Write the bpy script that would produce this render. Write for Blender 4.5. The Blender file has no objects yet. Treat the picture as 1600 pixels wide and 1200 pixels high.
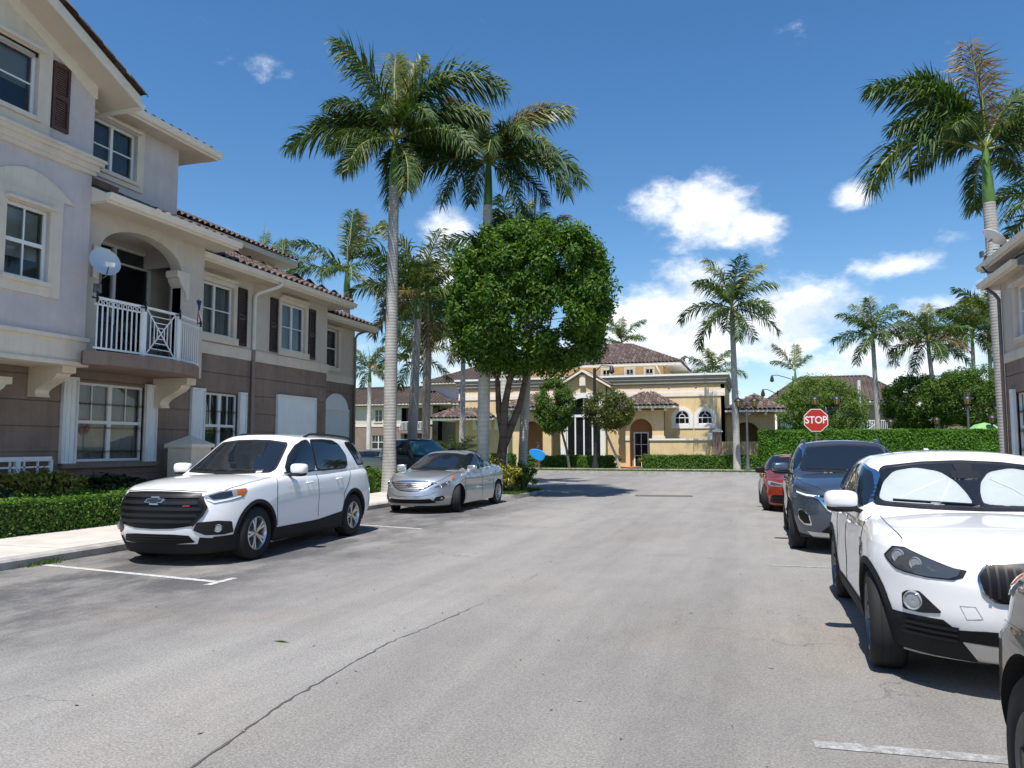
import bpy, bmesh, math, random
from mathutils import Vector, Matrix, geometry
from mathutils.bvhtree import BVHTree

R = math.radians
scene = bpy.context.scene
col = scene.collection
random.seed(7)

# ------------------------------------------------------------------ camera, light, exposure
CAM_H = 1.65
YAW = math.atan(385 / 1200)            # the road runs along +Y, the camera looks a little left of it
PITCH = math.atan(0.08)
cam_d = bpy.data.cameras.new('camera')
cam_d.sensor_width = 36.0
cam_d.lens = 36.0 * 1200 / 1600
cam_d.clip_end = 2000
cam_d.clip_start = 0.05
cam = bpy.data.objects.new('camera', cam_d)
cam.location = (0, 0, CAM_H)
cam.rotation_euler = (math.pi / 2 + PITCH, 0, YAW)
col.objects.link(cam)
scene.camera = cam

SUN_DIR = Vector((-0.008, -0.435, 1.0)).normalized()      # towards the sun
sun_d = bpy.data.lights.new('sun', 'SUN')
sun_d.energy = 4.2
sun_d.angle = R(0.5)
sun_d.color = (1.0, 0.955, 0.89)
sun = bpy.data.objects.new('sun', sun_d)
sun.rotation_euler = SUN_DIR.to_track_quat('Z', 'Y').to_euler()
col.objects.link(sun)

scene.view_settings.view_transform = 'Standard'
scene.view_settings.look = 'None'
scene.view_settings.gamma = 1.0
scene.view_settings.exposure = 0.62
scene.view_settings.use_curve_mapping = False

world = bpy.data.worlds.new('World')
scene.world = world
world.use_nodes = True


def make_sky():
    nt = world.node_tree
    nt.nodes.clear()
    N, L = nt.nodes.new, nt.links.new
    out = N('ShaderNodeOutputWorld')
    sky = N('ShaderNodeTexSky')
    sky.sky_type = 'NISHITA'
    sky.sun_disc = False
    sky.sun_elevation = math.asin(SUN_DIR.z)
    sky.sun_rotation = math.atan2(SUN_DIR.x, SUN_DIR.y)
    sky.air_density = 1.0
    sky.dust_density = 0.3
    sky.ozone_density = 2.5
    hsv = N('ShaderNodeHueSaturation')
    hsv.inputs['Saturation'].default_value = 1.26
    hsv.inputs['Value'].default_value = 1.16
    L(sky.outputs['Color'], hsv.inputs['Color'])
    bg = N('ShaderNodeBackground')
    bg.inputs['Strength'].default_value = 0.085
    L(hsv.outputs['Color'], bg.inputs['Color'])
    tc = N('ShaderNodeTexCoord')
    sep = N('ShaderNodeSeparateXYZ')
    L(tc.outputs['Generated'], sep.inputs[0])

    def math_n(op, a, b=None, c=None):
        n = N('ShaderNodeMath')
        n.operation = op
        for i, v in enumerate((a, b, c)):
            if v is None:
                continue
            if isinstance(v, (int, float)):
                n.inputs[i].default_value = v
            else:
                L(v, n.inputs[i])
        return n.outputs[0]
    az = math_n('MULTIPLY', math_n('ARCTAN2', sep.outputs[0], sep.outputs[1]), 180 / math.pi)
    el = math_n('MULTIPLY', math_n('ARCSINE', sep.outputs[2]), 180 / math.pi)
    comb = N('ShaderNodeCombineXYZ')
    L(az, comb.inputs[0])
    L(el, comb.inputs[1])
    # fair weather cumulus: azimuth, elevation, half width, half height (degrees), strength
    clouds = [(-3.6, 16.7, 4.4, 2.9, 1.0), (-0.3, 15.3, 3.2, 1.8, .9), (-6.5, 17.4, 3.0, 2.2, .9), (-1.5, 17.5, 2.6, 1.2, .6),
              (6.6, 17.0, 1.9, 1.5, .95), (7.1, 16.6, 1.4, 1.0, .5), (9.6, 12.2, 3.6, 1.3, .75), (12.3, 13.2, 2.2, .9, .5),
              (-22.8, 15.8, 2.8, 2.4, .95), (-23.5, 13.0, 3.5, 2.4, .95), (-36.0, 26.0, 3.4, 1.6, .30), (-34.0, 24.4, 2.6, 1.2, .28),
              (-6, 7.8, 8, 4.6, 1.15), (2.5, 8.2, 6.5, 3.6, 1.1), (8, 5.5, 9, 3.8, 1.1), (-3.8, 11.5, 3.4, 2.4, .95),
              (15.5, 9.3, 2.4, 2.0, .85), (11.5, 8.8, 3.6, 1.3, .75), (-22, 6.5, 8, 4.5, .8), (-39, 14.0, 2.6, 2.4, .62),
              (-14, 6, 6, 3.5, .8), (3.2, 27.5, 2.6, 1.2, .36), (-30, 5, 6, 4, .7), (20, 6, 8, 4, .8),
              (60, 16, 14, 6, .9), (95, 24, 9, 4, .8), (130, 14, 16, 6, .9), (175, 22, 10, 4, .8), (-150, 15, 14, 6, .9), (-110, 26, 9, 4, .8), (-75, 13, 12, 6, .9)]
    total = None
    for (a, e, ra, re, amp) in clouds:
        s = N('ShaderNodeVectorMath'); s.operation = 'SUBTRACT'
        L(comb.outputs[0], s.inputs[0]); s.inputs[1].default_value = (a, e, 0)
        m = N('ShaderNodeVectorMath'); m.operation = 'MULTIPLY'
        L(s.outputs[0], m.inputs[0]); m.inputs[1].default_value = (1 / ra, 1 / re, 0)
        ln = N('ShaderNodeVectorMath'); ln.operation = 'LENGTH'
        L(m.outputs[0], ln.inputs[0])
        mr = N('ShaderNodeMapRange'); mr.interpolation_type = 'SMOOTHSTEP'
        mr.inputs[1].default_value = 0.0; mr.inputs[2].default_value = 1.5
        mr.inputs[3].default_value = amp; mr.inputs[4].default_value = 0.0
        L(ln.outputs['Value'], mr.inputs[0])
        total = mr.outputs[0] if total is None else math_n('MAXIMUM', total, mr.outputs[0])

    def noise(scale, detail, rough, w, up=0.0):
        mp = N('ShaderNodeMapping')
        mp.inputs['Scale'].default_value = (1, 1, 1.7)
        mp.inputs['Location'].default_value = (w, w * .7, up)
        L(tc.outputs['Generated'], mp.inputs[0])
        n = N('ShaderNodeTexNoise')
        n.inputs['Scale'].default_value = scale
        n.inputs['Detail'].default_value = detail
        n.inputs['Roughness'].default_value = rough
        L(mp.outputs[0], n.inputs['Vector'])
        return n.outputs['Fac']
    n1 = noise(9, 9, .62, 3.1)
    n2 = noise(30, 6, .6, 1.3)
    nn = math_n('ADD', math_n('MULTIPLY', math_n('SUBTRACT', n1, .5), 1.7), math_n('MULTIPLY', math_n('SUBTRACT', n2, .5), .7))
    # thin general haze of small clouds low over the horizon, all the way round
    low = N('ShaderNodeMapRange'); low.interpolation_type = 'SMOOTHSTEP'
    low.inputs[1].default_value = 0; low.inputs[2].default_value = 15
    low.inputs[3].default_value = .55; low.inputs[4].default_value = .0
    L(el, low.inputs[0])
    base = math_n('MAXIMUM', total, low.outputs[0])
    val = math_n('ADD', base, nn)
    mk = N('ShaderNodeMapRange'); mk.interpolation_type = 'SMOOTHSTEP'
    mk.inputs[1].default_value = .30; mk.inputs[2].default_value = .98
    mk.inputs[3].default_value = 0; mk.inputs[4].default_value = .93
    L(val, mk.inputs[0])
    # cloud colour: white tops, greyer where thick
    cr = N('ShaderNodeMapRange')
    cr.inputs[1].default_value = -.10; cr.inputs[2].default_value = .07
    n1u = noise(9, 9, .62, 3.1, .045)          # how much cloud lies just above: undersides are greyer
    L(math_n('SUBTRACT', n1, n1u), cr.inputs[0])
    mixc = N('ShaderNodeMix'); mixc.data_type = 'RGBA'
    mixc.inputs['A'].default_value = (.62, .68, .76, 1)
    mixc.inputs['B'].default_value = (.90, .92, .95, 1)
    L(cr.outputs[0], mixc.inputs['Factor'])
    bg2 = N('ShaderNodeBackground')
    bg2.inputs['Strength'].default_value = .92
    L(mixc.outputs['Result'], bg2.inputs['Color'])
    mx = N('ShaderNodeMixShader')
    L(mk.outputs[0], mx.inputs[0])
    L(bg.outputs[0], mx.inputs[1])
    L(bg2.outputs[0], mx.inputs[2])
    L(mx.outputs[0], out.inputs['Surface'])


make_sky()

# ------------------------------------------------------------------ materials
MATS = {}


def nodes_of(name):
    m = bpy.data.materials.new(name)
    m.use_nodes = True
    nt = m.node_tree
    return m, nt, nt.nodes['Principled BSDF'], nt.nodes['Material Output']


def setin(b, **kw):
    for k, v in kw.items():
        b.inputs[k.replace('_', ' ')].default_value = v


def rgba(c):
    return (c[0], c[1], c[2], 1.0)


def ramp(nt, fac, stops):
    r = nt.nodes.new('ShaderNodeValToRGB')
    el = r.color_ramp.elements
    while len(el) < len(stops):
        el.new(.5)
    for e, (p, c) in zip(el, stops):
        e.position = p
        e.color = rgba(c) if len(c) == 3 else c
    nt.links.new(fac, r.inputs[0])
    return r.outputs[0]


def tex_noise(nt, scale, detail=4, rough=.55, vec=None, dist=0.0):
    n = nt.nodes.new('ShaderNodeTexNoise')
    n.inputs['Scale'].default_value = scale
    n.inputs['Detail'].default_value = detail
    n.inputs['Roughness'].default_value = rough
    n.inputs['Distortion'].default_value = dist
    if vec is None:
        tc = nt.nodes.new('ShaderNodeTexCoord')
        vec = tc.outputs['Object']
    nt.links.new(vec, n.inputs['Vector'])
    return n.outputs['Fac']


def mapped(nt, scale, rot=(0, 0, 0)):
    tc = nt.nodes.new('ShaderNodeTexCoord')
    mp = nt.nodes.new('ShaderNodeMapping')
    mp.inputs['Scale'].default_value = scale
    mp.inputs['Rotation'].default_value = rot
    nt.links.new(tc.outputs['Object'], mp.inputs[0])
    return mp.outputs[0]


def mixrgb(nt, fac, a, b, mode='MIX'):
    n = nt.nodes.new('ShaderNodeMix')
    n.data_type = 'RGBA'
    n.blend_type = mode
    for s, v in (('Factor', fac), ('A', a), ('B', b)):
        if isinstance(v, (int, float)):
            n.inputs[s].default_value = v
        elif isinstance(v, tuple):
            n.inputs[s].default_value = rgba(v)
        else:
            nt.links.new(v, n.inputs[s])
    return n.outputs['Result']


def bump(nt, b, height, strength=.3, dist=.01):
    n = nt.nodes.new('ShaderNodeBump')
    n.inputs['Strength'].default_value = strength
    n.inputs['Distance'].default_value = dist
    nt.links.new(height, n.inputs['Height'])
    nt.links.new(n.outputs[0], b.inputs['Normal'])


def M_plain(name, c, rough=.6, metal=0.0, spec=.5, coat=0.0, var=0.0, vscale=3.0, bmp=0.0, bscale=60.0):
    m, nt, b, o = nodes_of(name)
    setin(b, Base_Color=rgba(c), Roughness=rough, Metallic=metal, Specular_IOR_Level=spec, Coat_Weight=coat)
    if coat:
        setin(b, Coat_Roughness=.03)
    if var:
        f = tex_noise(nt, vscale, 6, .65)
        lo = tuple(x * (1 - var) for x in c)
        hi = tuple(min(1, x * (1 + var)) for x in c)
        nt.links.new(ramp(nt, f, [(.3, lo), (.7, hi)]), b.inputs['Base Color'])
    if bmp:
        bump(nt, b, tex_noise(nt, bscale, 3, .6), bmp, .01)
    MATS[name] = m
    return m


def M_stucco(name, c, var=.07, streak=.12):
    m, nt, b, o = nodes_of(name)
    setin(b, Roughness=.88, Specular_IOR_Level=.25)
    f = tex_noise(nt, 1.3, 6, .7)
    lo = tuple(x * (1 - var) for x in c)
    hi = tuple(min(1, x * (1 + var)) for x in c)
    cc = ramp(nt, f, [(.3, lo), (.7, hi)])
    st = tex_noise(nt, 1.0, 5, .7, mapped(nt, (5, 5, .35)))
    dirt = ramp(nt, st, [(.45, (1, 1, 1)), (.75, (1 - streak, 1 - streak, 1 - streak * 1.1))])
    nt.links.new(mixrgb(nt, 1.0, cc, dirt, 'MULTIPLY'), b.inputs['Base Color'])
    bump(nt, b, tex_noise(nt, 70, 4, .7), .35, .008)
    MATS[name] = m
    return m


def M_leaf(name, cols, trans=.3, rough=.42, spec=.4, nscale=.6):
    """leaves: colour differs from leaf to leaf, some light comes through"""
    m, nt, b, o = nodes_of(name)
    setin(b, Roughness=rough, Specular_IOR_Level=spec)
    g = nt.nodes.new('ShaderNodeNewGeometry')
    n = tex_noise(nt, nscale, 3, .6)
    add = nt.nodes.new('ShaderNodeMath'); add.operation = 'MULTIPLY_ADD'
    nt.links.new(n, add.inputs[0]); add.inputs[1].default_value = .7; add.inputs[2].default_value = -.35
    a2 = nt.nodes.new('ShaderNodeMath'); a2.operation = 'ADD'
    nt.links.new(g.outputs['Random Per Island'], a2.inputs[0]); nt.links.new(add.outputs[0], a2.inputs[1])
    stops = [(i / (len(cols) - 1), c) for i, c in enumerate(cols)]
    cc = ramp(nt, a2.outputs[0], stops)
    nt.links.new(cc, b.inputs['Base Color'])
    t = nt.nodes.new('ShaderNodeBsdfTranslucent')
    br = mixrgb(nt, 1.0, cc, (1.25, 1.35, .55), 'MULTIPLY')
    nt.links.new(br, t.inputs['Color'])
    mx = nt.nodes.new('ShaderNodeMixShader')
    mx.inputs[0].default_value = trans
    nt.links.new(b.outputs[0], mx.inputs[1]); nt.links.new(t.outputs[0], mx.inputs[2])
    nt.links.new(mx.outputs[0], o.inputs['Surface'])
    MATS[name] = m
    return m


def M_asphalt():
    m, nt, b, o = nodes_of('asphalt')
    setin(b, Roughness=.9, Specular_IOR_Level=.25)
    big = tex_noise(nt, .22, 7, .66, mapped(nt, (2.2, .45, 1)))
    mid = tex_noise(nt, 1.1, 7, .7, mapped(nt, (1.4, .8, 1)))
    fine = tex_noise(nt, 60, 4, .85)
    vor = nt.nodes.new('ShaderNodeTexVoronoi')
    vor.inputs['Scale'].default_value = 75
    tc = nt.nodes.new('ShaderNodeTexCoord')
    nt.links.new(tc.outputs['Object'], vor.inputs['Vector'])
    c0 = ramp(nt, big, [(.28, (.235, .225, .212)), (.5, (.295, .283, .266)), (.72, (.335, .322, .30))])
    c1 = ramp(nt, mid, [(.25, (.87, .87, .875)), (.55, (1, 1, 1)), (.8, (1.05, 1.045, 1.03))])
    c2 = ramp(nt, fine, [(.3, (.5, .5, .5)), (.5, (.95, .95, .95)), (.7, (1.5, 1.48, 1.45))])
    c3 = ramp(nt, vor.outputs['Distance'], [(.0, (1.2, 1.2, 1.2)), (.75, (.78, .78, .78))])
    x = mixrgb(nt, 1.0, c0, c1, 'MULTIPLY')
    x = mixrgb(nt, .75, x, c2, 'MULTIPLY')
    x = mixrgb(nt, .8, x, c3, 'MULTIPLY')
    # stalls along the kerbs: the binder is darker and stained by years of parked cars
    sep = nt.nodes.new('ShaderNodeSeparateXYZ')
    nt.links.new(tc.outputs['Object'], sep.inputs[0])
    wob = tex_noise(nt, .55, 5, .7)
    def rng(src, a, bb, lo, hi):
        r = nt.nodes.new('ShaderNodeMapRange'); r.interpolation_type = 'SMOOTHSTEP'
        r.inputs[1].default_value = a; r.inputs[2].default_value = bb
        r.inputs[3].default_value = lo; r.inputs[4].default_value = hi
        nt.links.new(src, r.inputs[0])
        return r.outputs[0]
    def mth(op, a, bb):
        n = nt.nodes.new('ShaderNodeMath'); n.operation = op
        for i, v in enumerate((a, bb)):
            if isinstance(v, (int, float)):
                n.inputs[i].default_value = v
            else:
                nt.links.new(v, n.inputs[i])
        return n.outputs[0]
    xs = mth('ADD', sep.outputs[0], mth('MULTIPLY', mth('SUBTRACT', wob, .5), 3.2))
    left = rng(xs, -7.2, -4.2, 1.0, 0.0)
    right = rng(xs, .4, 3.2, 0.0, .75)
    near = rng(sep.outputs[1], 14, 30, 1.0, .35)
    st = mth('MULTIPLY', mth('MAXIMUM', left, right), near)
    blot = rng(tex_noise(nt, .8, 6, .72, mapped(nt, (1, .55, 1), (0, 0, .5))), .36, .60, .22, 1.0)
    st = mth('MULTIPLY', st, blot)
    x = mixrgb(nt, st, x, mixrgb(nt, 1.0, x, (.36, .37, .40), 'MULTIPLY'))
    # older strip right of the long joint is a shade rougher
    seam = rng(sep.outputs[0], -2.95, -2.75, 0.0, 1.0)
    nearr = rng(sep.outputs[1], 5.5, 13, 1.0, 0.0)
    x = mixrgb(nt, mth('MULTIPLY', seam, nearr), x, mixrgb(nt, 1.0, x, (.86, .855, .84), 'MULTIPLY'))
    oil = rng(tex_noise(nt, .33, 3, .5, mapped(nt, (1, 1, 1), (0, 0, .3))), .66, .74, 0, .35)
    x = mixrgb(nt, oil, x, (.12, .12, .12))
    trk = rng(tex_noise(nt, .5, 6, .7, mapped(nt, (3.2, .10, 1))), .40, .66, 0, .5)
    x = mixrgb(nt, trk, x, mixrgb(nt, 1.0, x, (.80, .80, .80), 'MULTIPLY'))
    blotch = rng(tex_noise(nt, 1.7, 7, .75, mapped(nt, (1.2, .8, 1), (0, 0, .8))), .55, .75, 0, .55)
    x = mixrgb(nt, blotch, x, mixrgb(nt, 1.0, x, (.76, .765, .775), 'MULTIPLY'))
    warm = rng(tex_noise(nt, .4, 4, .6, mapped(nt, (1, 1, 1), (.2, 0, .4))), .5, .75, 0, .7)
    x = mixrgb(nt, warm, x, mixrgb(nt, 1.0, x, (1.05, .99, .93), 'MULTIPLY'))
    cz = nt.nodes.new('ShaderNodeTexVoronoi'); cz.feature = 'DISTANCE_TO_EDGE'; cz.inputs['Scale'].default_value = .55
    wv = nt.nodes.new('ShaderNodeVectorMath'); wv.operation = 'ADD'
    nz = nt.nodes.new('ShaderNodeTexNoise'); nz.inputs['Scale'].default_value = 2.2; nz.inputs['Detail'].default_value = 5
    nt.links.new(tc.outputs['Object'], nz.inputs['Vector']); nt.links.new(tc.outputs['Object'], wv.inputs[0]); nt.links.new(nz.outputs['Color'], wv.inputs[1]); nt.links.new(wv.outputs[0], cz.inputs['Vector'])
    hair = mth('MULTIPLY', rng(cz.outputs['Distance'], .002, .010, .55, 0), rng(tex_noise(nt, .23, 3, .6), .52, .62, 0, 1))
    x = mixrgb(nt, hair, x, (.07, .07, .07))
    nt.links.new(x, b.inputs['Base Color'])
    hs = mth('ADD', fine, mth('MULTIPLY', vor.outputs['Distance'], -.8))
    bump(nt, b, hs, .55, .006)
    MATS['asphalt'] = m


def M_paintline(name, c, wear=.5):
    m, nt, b, o = nodes_of(name)
    setin(b, Roughness=.75)
    f = tex_noise(nt, 14, 7, .75)
    f2 = tex_noise(nt, 90, 3, .7)
    cc = ramp(nt, f, [(wear - .12, (.24, .23, .215)), (wear + .14, c)])
    sp = ramp(nt, f2, [(.35, (.5, .5, .5)), (.55, (1, 1, 1))])
    nt.links.new(mixrgb(nt, .7, cc, sp, 'MULTIPLY'), b.inputs['Base Color'])
    MATS[name] = m


def M_tile():
    m, nt, b, o = nodes_of('roof_tile')
    setin(b, Roughness=.8, Specular_IOR_Level=.3)
    g = nt.nodes.new('ShaderNodeNewGeometry')
    oi = nt.nodes.new('ShaderNodeObjectInfo')
    a = nt.nodes.new('ShaderNodeMath'); a.operation = 'ADD'
    nt.links.new(g.outputs['Random Per Island'], a.inputs[0]); nt.links.new(oi.outputs['Random'], a.inputs[1])
    fr = nt.nodes.new('ShaderNodeMath'); fr.operation = 'FRACT'
    nt.links.new(a.outputs[0], fr.inputs[0])
    c = ramp(nt, fr.outputs[0], [(0, (.088, .062, .055)), (.3, (.12, .085, .074)), (.6, (.15, .108, .094)), (.85, (.21, .165, .145)), (1, (.105, .078, .07))])
    n = tex_noise(nt, 5, 6, .7)
    d = ramp(nt, n, [(.3, (.6, .6, .62)), (.65, (1.1, 1.08, 1.05))])
    nt.links.new(mixrgb(nt, 1.0, c, d, 'MULTIPLY'), b.inputs['Base Color'])
    bump(nt, b, tex_noise(nt, 50, 3, .6), .3, .006)
    MATS['roof_tile'] = m


def M_glass(name, tint, rough=.02, refl=.10):
    """thin pane: mostly lets through what stands behind it, mirrors the sky at grazing angles"""
    m, nt, b, o = nodes_of(name)
    nt.nodes.remove(b)
    t = nt.nodes.new('ShaderNodeBsdfTransparent'); t.inputs[0].default_value = rgba(tint)
    g = nt.nodes.new('ShaderNodeBsdfGlossy'); g.inputs['Roughness'].default_value = rough
    lw = nt.nodes.new('ShaderNodeFresnel'); lw.inputs[0].default_value = 1.55
    a = nt.nodes.new('ShaderNodeMath'); a.operation = 'ADD'; a.use_clamp = True
    nt.links.new(lw.outputs[0], a.inputs[0]); a.inputs[1].default_value = refl
    mx = nt.nodes.new('ShaderNodeMixShader')
    nt.links.new(a.outputs[0], mx.inputs[0]); nt.links.new(t.outputs[0], mx.inputs[1]); nt.links.new(g.outputs[0], mx.inputs[2])
    nt.links.new(mx.outputs[0], o.inputs['Surface'])
    MATS[name] = m


def M_trunk(name, c, ring=7.0, var=.25, ringd=.22):
    m, nt, b, o = nodes_of(name)
    setin(b, Roughness=.9, Specular_IOR_Level=.2)
    w = nt.nodes.new('ShaderNodeTexWave')
    w.wave_type = 'BANDS'; w.bands_direction = 'Z'
    w.inputs['Scale'].default_value = ring; w.inputs['Distortion'].default_value = 1.6
    w.inputs['Detail'].default_value = 3; w.inputs['Detail Scale'].default_value = 1.2
    tc = nt.nodes.new('ShaderNodeTexCoord')
    nt.links.new(tc.outputs['Object'], w.inputs['Vector'])
    f = tex_noise(nt, 2.2, 7, .72, mapped(nt, (1, 1, .45)))
    lo = tuple(x * (1 - var) for x in c)
    hi = tuple(min(1, x * (1 + var)) for x in c)
    cc = ramp(nt, f, [(.3, lo), (.68, hi)])
    rr = ramp(nt, w.outputs['Fac'], [(.02, (1 - ringd,) * 3), (.22, (1, 1, 1))])
    nt.links.new(mixrgb(nt, 1.0, cc, rr, 'MULTIPLY'), b.inputs['Base Color'])
    bump(nt, b, w.outputs['Fac'], .4, .01)
    MATS[name] = m


def M_carpaint(name, c, metal=0.0, flake=0.0, rough=.35):
    m, nt, b, o = nodes_of(name)
    setin(b, Base_Color=rgba(c), Metallic=metal, Roughness=rough, Coat_Weight=1.0, Coat_Roughness=.025, Specular_IOR_Level=.5)
    if flake:
        f = tex_noise(nt, 600, 2, .5)
        lo = tuple(x * (1 - flake) for x in c); hi = tuple(min(1, x * (1 + flake)) for x in c)
        nt.links.new(ramp(nt, f, [(.35, lo), (.65, hi)]), b.inputs['Base Color'])
    # road film: the lower body is a touch dustier
    MATS[name] = m


M_asphalt(); M_tile()
M_plain('concrete', (.50, .465, .42), .88, var=.16, vscale=2.0, bmp=.25, bscale=70)
M_plain('curb_concrete', (.36, .345, .32), .9, var=.3, vscale=3.5, bmp=.35, bscale=50)
M_plain('curb_yellow', (.62, .40, .03), .7, var=.25, vscale=8, bmp=.2)
M_plain('soil', (.10, .075, .05), .95, var=.35, vscale=9, bmp=.8, bscale=30)
M_plain('lawn', (.075, .115, .03), .95, var=.4, vscale=1.5, bmp=.6, bscale=120)
M_plain('crack_dark', (.085, .08, .076), .95)
M_plain('patch_dark', (.105, .095, .092), .9, var=.2, vscale=20, bmp=.4, bscale=150)
M_paintline('line_white', (.66, .66, .64), .45)
M_paintline('line_worn', (.5, .5, .5), .54)
M_stucco('stucco_lilac', (.60, .535, .525), .09, .09)
M_stucco('stucco_cream', (.74, .645, .53), .08, .10)
M_stucco('stucco_greige', (.62, .545, .46), .09, .10)
M_stucco('stucco_brown', (.27, .20, .165), .16, .25)
M_stucco('stucco_yellow', (.72, .545, .31), .09, .18)
M_stucco('stucco_ochre', (.60, .41, .22))
M_stucco('stucco_rust', (.42, .20, .10))
M_plain('trim_cream', (.78, .69, .57), .7, var=.06, bmp=.1)
M_plain('trim_white', (.78, .77, .73), .6, var=.05)
M_plain('parapet_grey', (.34, .305, .25), .8, var=.1)
M_plain('soffit', (.58, .50, .41), .8, var=.05)
M_plain('gutter', (.80, .74, .65), .45, var=.05)
M_plain('shutter_brown', (.082, .036, .030), .55, var=.15, bmp=.1)
M_plain('shutter_dark', (.045, .03, .03), .55, var=.15)
M_plain('frame_white', (.80, .81, .80), .4)
M_plain('shutter_white', (.78, .80, .80), .45, var=.05)
M_plain('curtain', (.40, .40, .40), .9, var=.1)
M_plain('curtain_dark', (.10, .105, .11), .9, var=.2)
M_plain('blind', (.46, .47, .46), .8)
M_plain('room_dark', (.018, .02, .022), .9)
M_plain('downpipe_brown', (.26, .19, .165), .5)
M_plain('rail_white', (.82, .83, .82), .35)
M_plain('metal_black', (.015, .015, .016), .45)
M_plain('metal_grey', (.16, .165, .17), .45, .6, var=.15)
M_plain('pole_pale', (.62, .62, .60), .5, .0, var=.08)
M_plain('dish_grey', (.55, .60, .63), .4)
M_plain('dish_white', (.78, .80, .80), .4)
M_plain('lantern_glass', (.55, .36, .13), .25)
M_plain('sign_red', (.42, .02, .012), .4, var=.1, vscale=6)
M_plain('sign_white', (.80, .80, .78), .4)
M_plain('brick_paver', (.40, .14, .07), .85, var=.2)
M_glass('window_glass', (.80, .84, .84), .02, .02)
M_plain('glass_black', (.012, .013, .015), .04, spec=.6)
M_trunk('palm_trunk', (.40, .385, .36), 3.2, .28, .22)
M_trunk('palm_trunk_brown', (.30, .255, .21), 5.2, .25, .35)
M_trunk('palm_trunk_white', (.62, .60, .56), 2.0, .22, .14)
M_trunk('bark', (.125, .10, .082), .7, .4, .25)
M_trunk('bark_pale', (.36, .32, .28), 2.0, .3, .3)
M_plain('crownshaft', (.10, .19, .035), .35, spec=.5, var=.25, vscale=2)
M_plain('crownshaft_dark', (.055, .085, .03), .45, spec=.5, var=.3, vscale=2)
M_leaf('frond', [(.024, .060, .014), (.038, .085, .018), (.065, .115, .022), (.14, .17, .035)], .22, .52, .3)
M_leaf('frond_young', [(.11, .14, .03), (.17, .19, .045), (.23, .22, .07)], .35, .4)
M_leaf('frond_dry', [(.09, .07, .025), (.17, .12, .04), (.25, .17, .07)], .25, .5)
M_plain('rachis', (.22, .24, .06), .5)
M_leaf('ficus_leaf', [(.026, .070, .010), (.050, .125, .016), (.085, .18, .022), (.18, .26, .036)], .42, .52, .3, 1.1)
M_leaf('tree_leaf', [(.040, .095, .014), (.075, .15, .022), (.14, .20, .03)], .36, .55, .3)
M_leaf('tree_leaf_yellow', [(.045, .075, .016), (.085, .115, .022), (.16, .16, .03)], .30, .4)
M_leaf('bush_light', [(.085, .15, .028), (.13, .21, .038), (.18, .26, .055)], .38, .6, .3)
M_leaf('hedge_leaf', [(.034, .092, .012), (.062, .15, .018), (.10, .20, .026), (.16, .26, .04)], .32, .6, .25, 2.0)
M_leaf('hedge_bright', [(.045, .13, .012), (.08, .20, .018), (.125, .27, .026)], .34, .6, .25)
M_leaf('croton_leaf', [(.05, .09, .015), (.16, .18, .02), (.34, .30, .035), (.40, .36, .07)], .28, .4)
M_leaf('dark_leaf', [(.012, .03, .008), (.022, .05, .012), (.035, .07, .015)], .25, .4)
M_leaf('grass_blade', [(.05, .09, .015), (.08, .14, .025), (.12, .17, .035)], .3, .6)
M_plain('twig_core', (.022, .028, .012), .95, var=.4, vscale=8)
# cars
M_carpaint('paint_white', (.80, .80, .80), 0, 0, .3)
M_carpaint('paint_pearl', (.76, .755, .75), 0, .03, .3)
M_carpaint('paint_silver', (.50, .52, .54), .75, .08, .34)
M_carpaint('paint_slate', (.085, .105, .14), .7, .15, .34)
M_carpaint('paint_red', (.36, .028, .010), .45, .12, .32)
M_carpaint('paint_black', (.004, .004, .005), .0, 0, .3)
M_carpaint('paint_charcoal', (.075, .075, .078), .55, .1, .3)
M_carpaint('paint_grey', (.22, .21, .20), .6, .1, .34)
M_plain('car_glass', (.010, .014, .020), .02, spec=.75)
M_glass('car_pane', (.84, .86, .86), .015, .03)
M_plain('black_trim', (.013, .013, .014), .42, spec=.32)
M_plain('cladding', (.020, .020, .021), .7, spec=.2, var=.1)
M_plain('grille_black', (.005, .005, .006), .4, spec=.25)
M_plain('under_black', (.010, .010, .010), .9)
M_plain('rubber', (.020, .020, .021), .78, spec=.3, bmp=.2, bscale=60)
M_plain('alloy', (.62, .63, .64), .28, .9)
M_plain('alloy_dark', (.16, .165, .17), .35, .8)
M_plain('chrome', (.80, .81, .82), .08, 1.0)
M_plain('dark_chrome', (.30, .30, .31), .15, 1.0)
M_plain('lamp_clear', (.30, .32, .34), .06, .25, spec=.9)
M_plain('lamp_smoke', (.055, .06, .066), .05, spec=.9)
M_plain('lamp_black', (.02, .021, .023), .06, spec=.8)
M_plain('lamp_amber', (.40, .10, .015), .12, spec=.7)
M_plain('lamp_red', (.30, .012, .012), .10, spec=.7)
M_plain('led_white', (.80, .83, .86), .15, spec=.6)
M_plain('sunshade', (.55, .585, .60), .45, .0, var=.06, vscale=4)
M_plain('seat_dark', (.03, .03, .033), .8)
M_plain('seat_grey', (.14, .14, .14), .8)
M_plain('seam', (.02, .02, .021), .9)
M_plain('sticker_green', (.02, .30, .12), .5)
M_plain('sticker_white', (.7, .72, .72), .5)
M_plain('badge_red', (.25, .015, .015), .4)
M_plain('badge_blue', (.03, .12, .42), .3)
M_plain('board_blue', (.02, .27, .72), .5)
M_plain('skin', (.38, .22, .15), .6)
M_plain('cloth_navy', (.03, .035, .06), .9)
M_plain('cloth_white', (.7, .7, .7), .9)
M_plain('hair', (.02, .014, .01), .7)
M_plain('flag_blue', (.03, .035, .13), .8)
M_plain('flag_red', (.42, .03, .035), .8)
M_plain('umbrella_green', (.22, .42, .16), .8)
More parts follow.
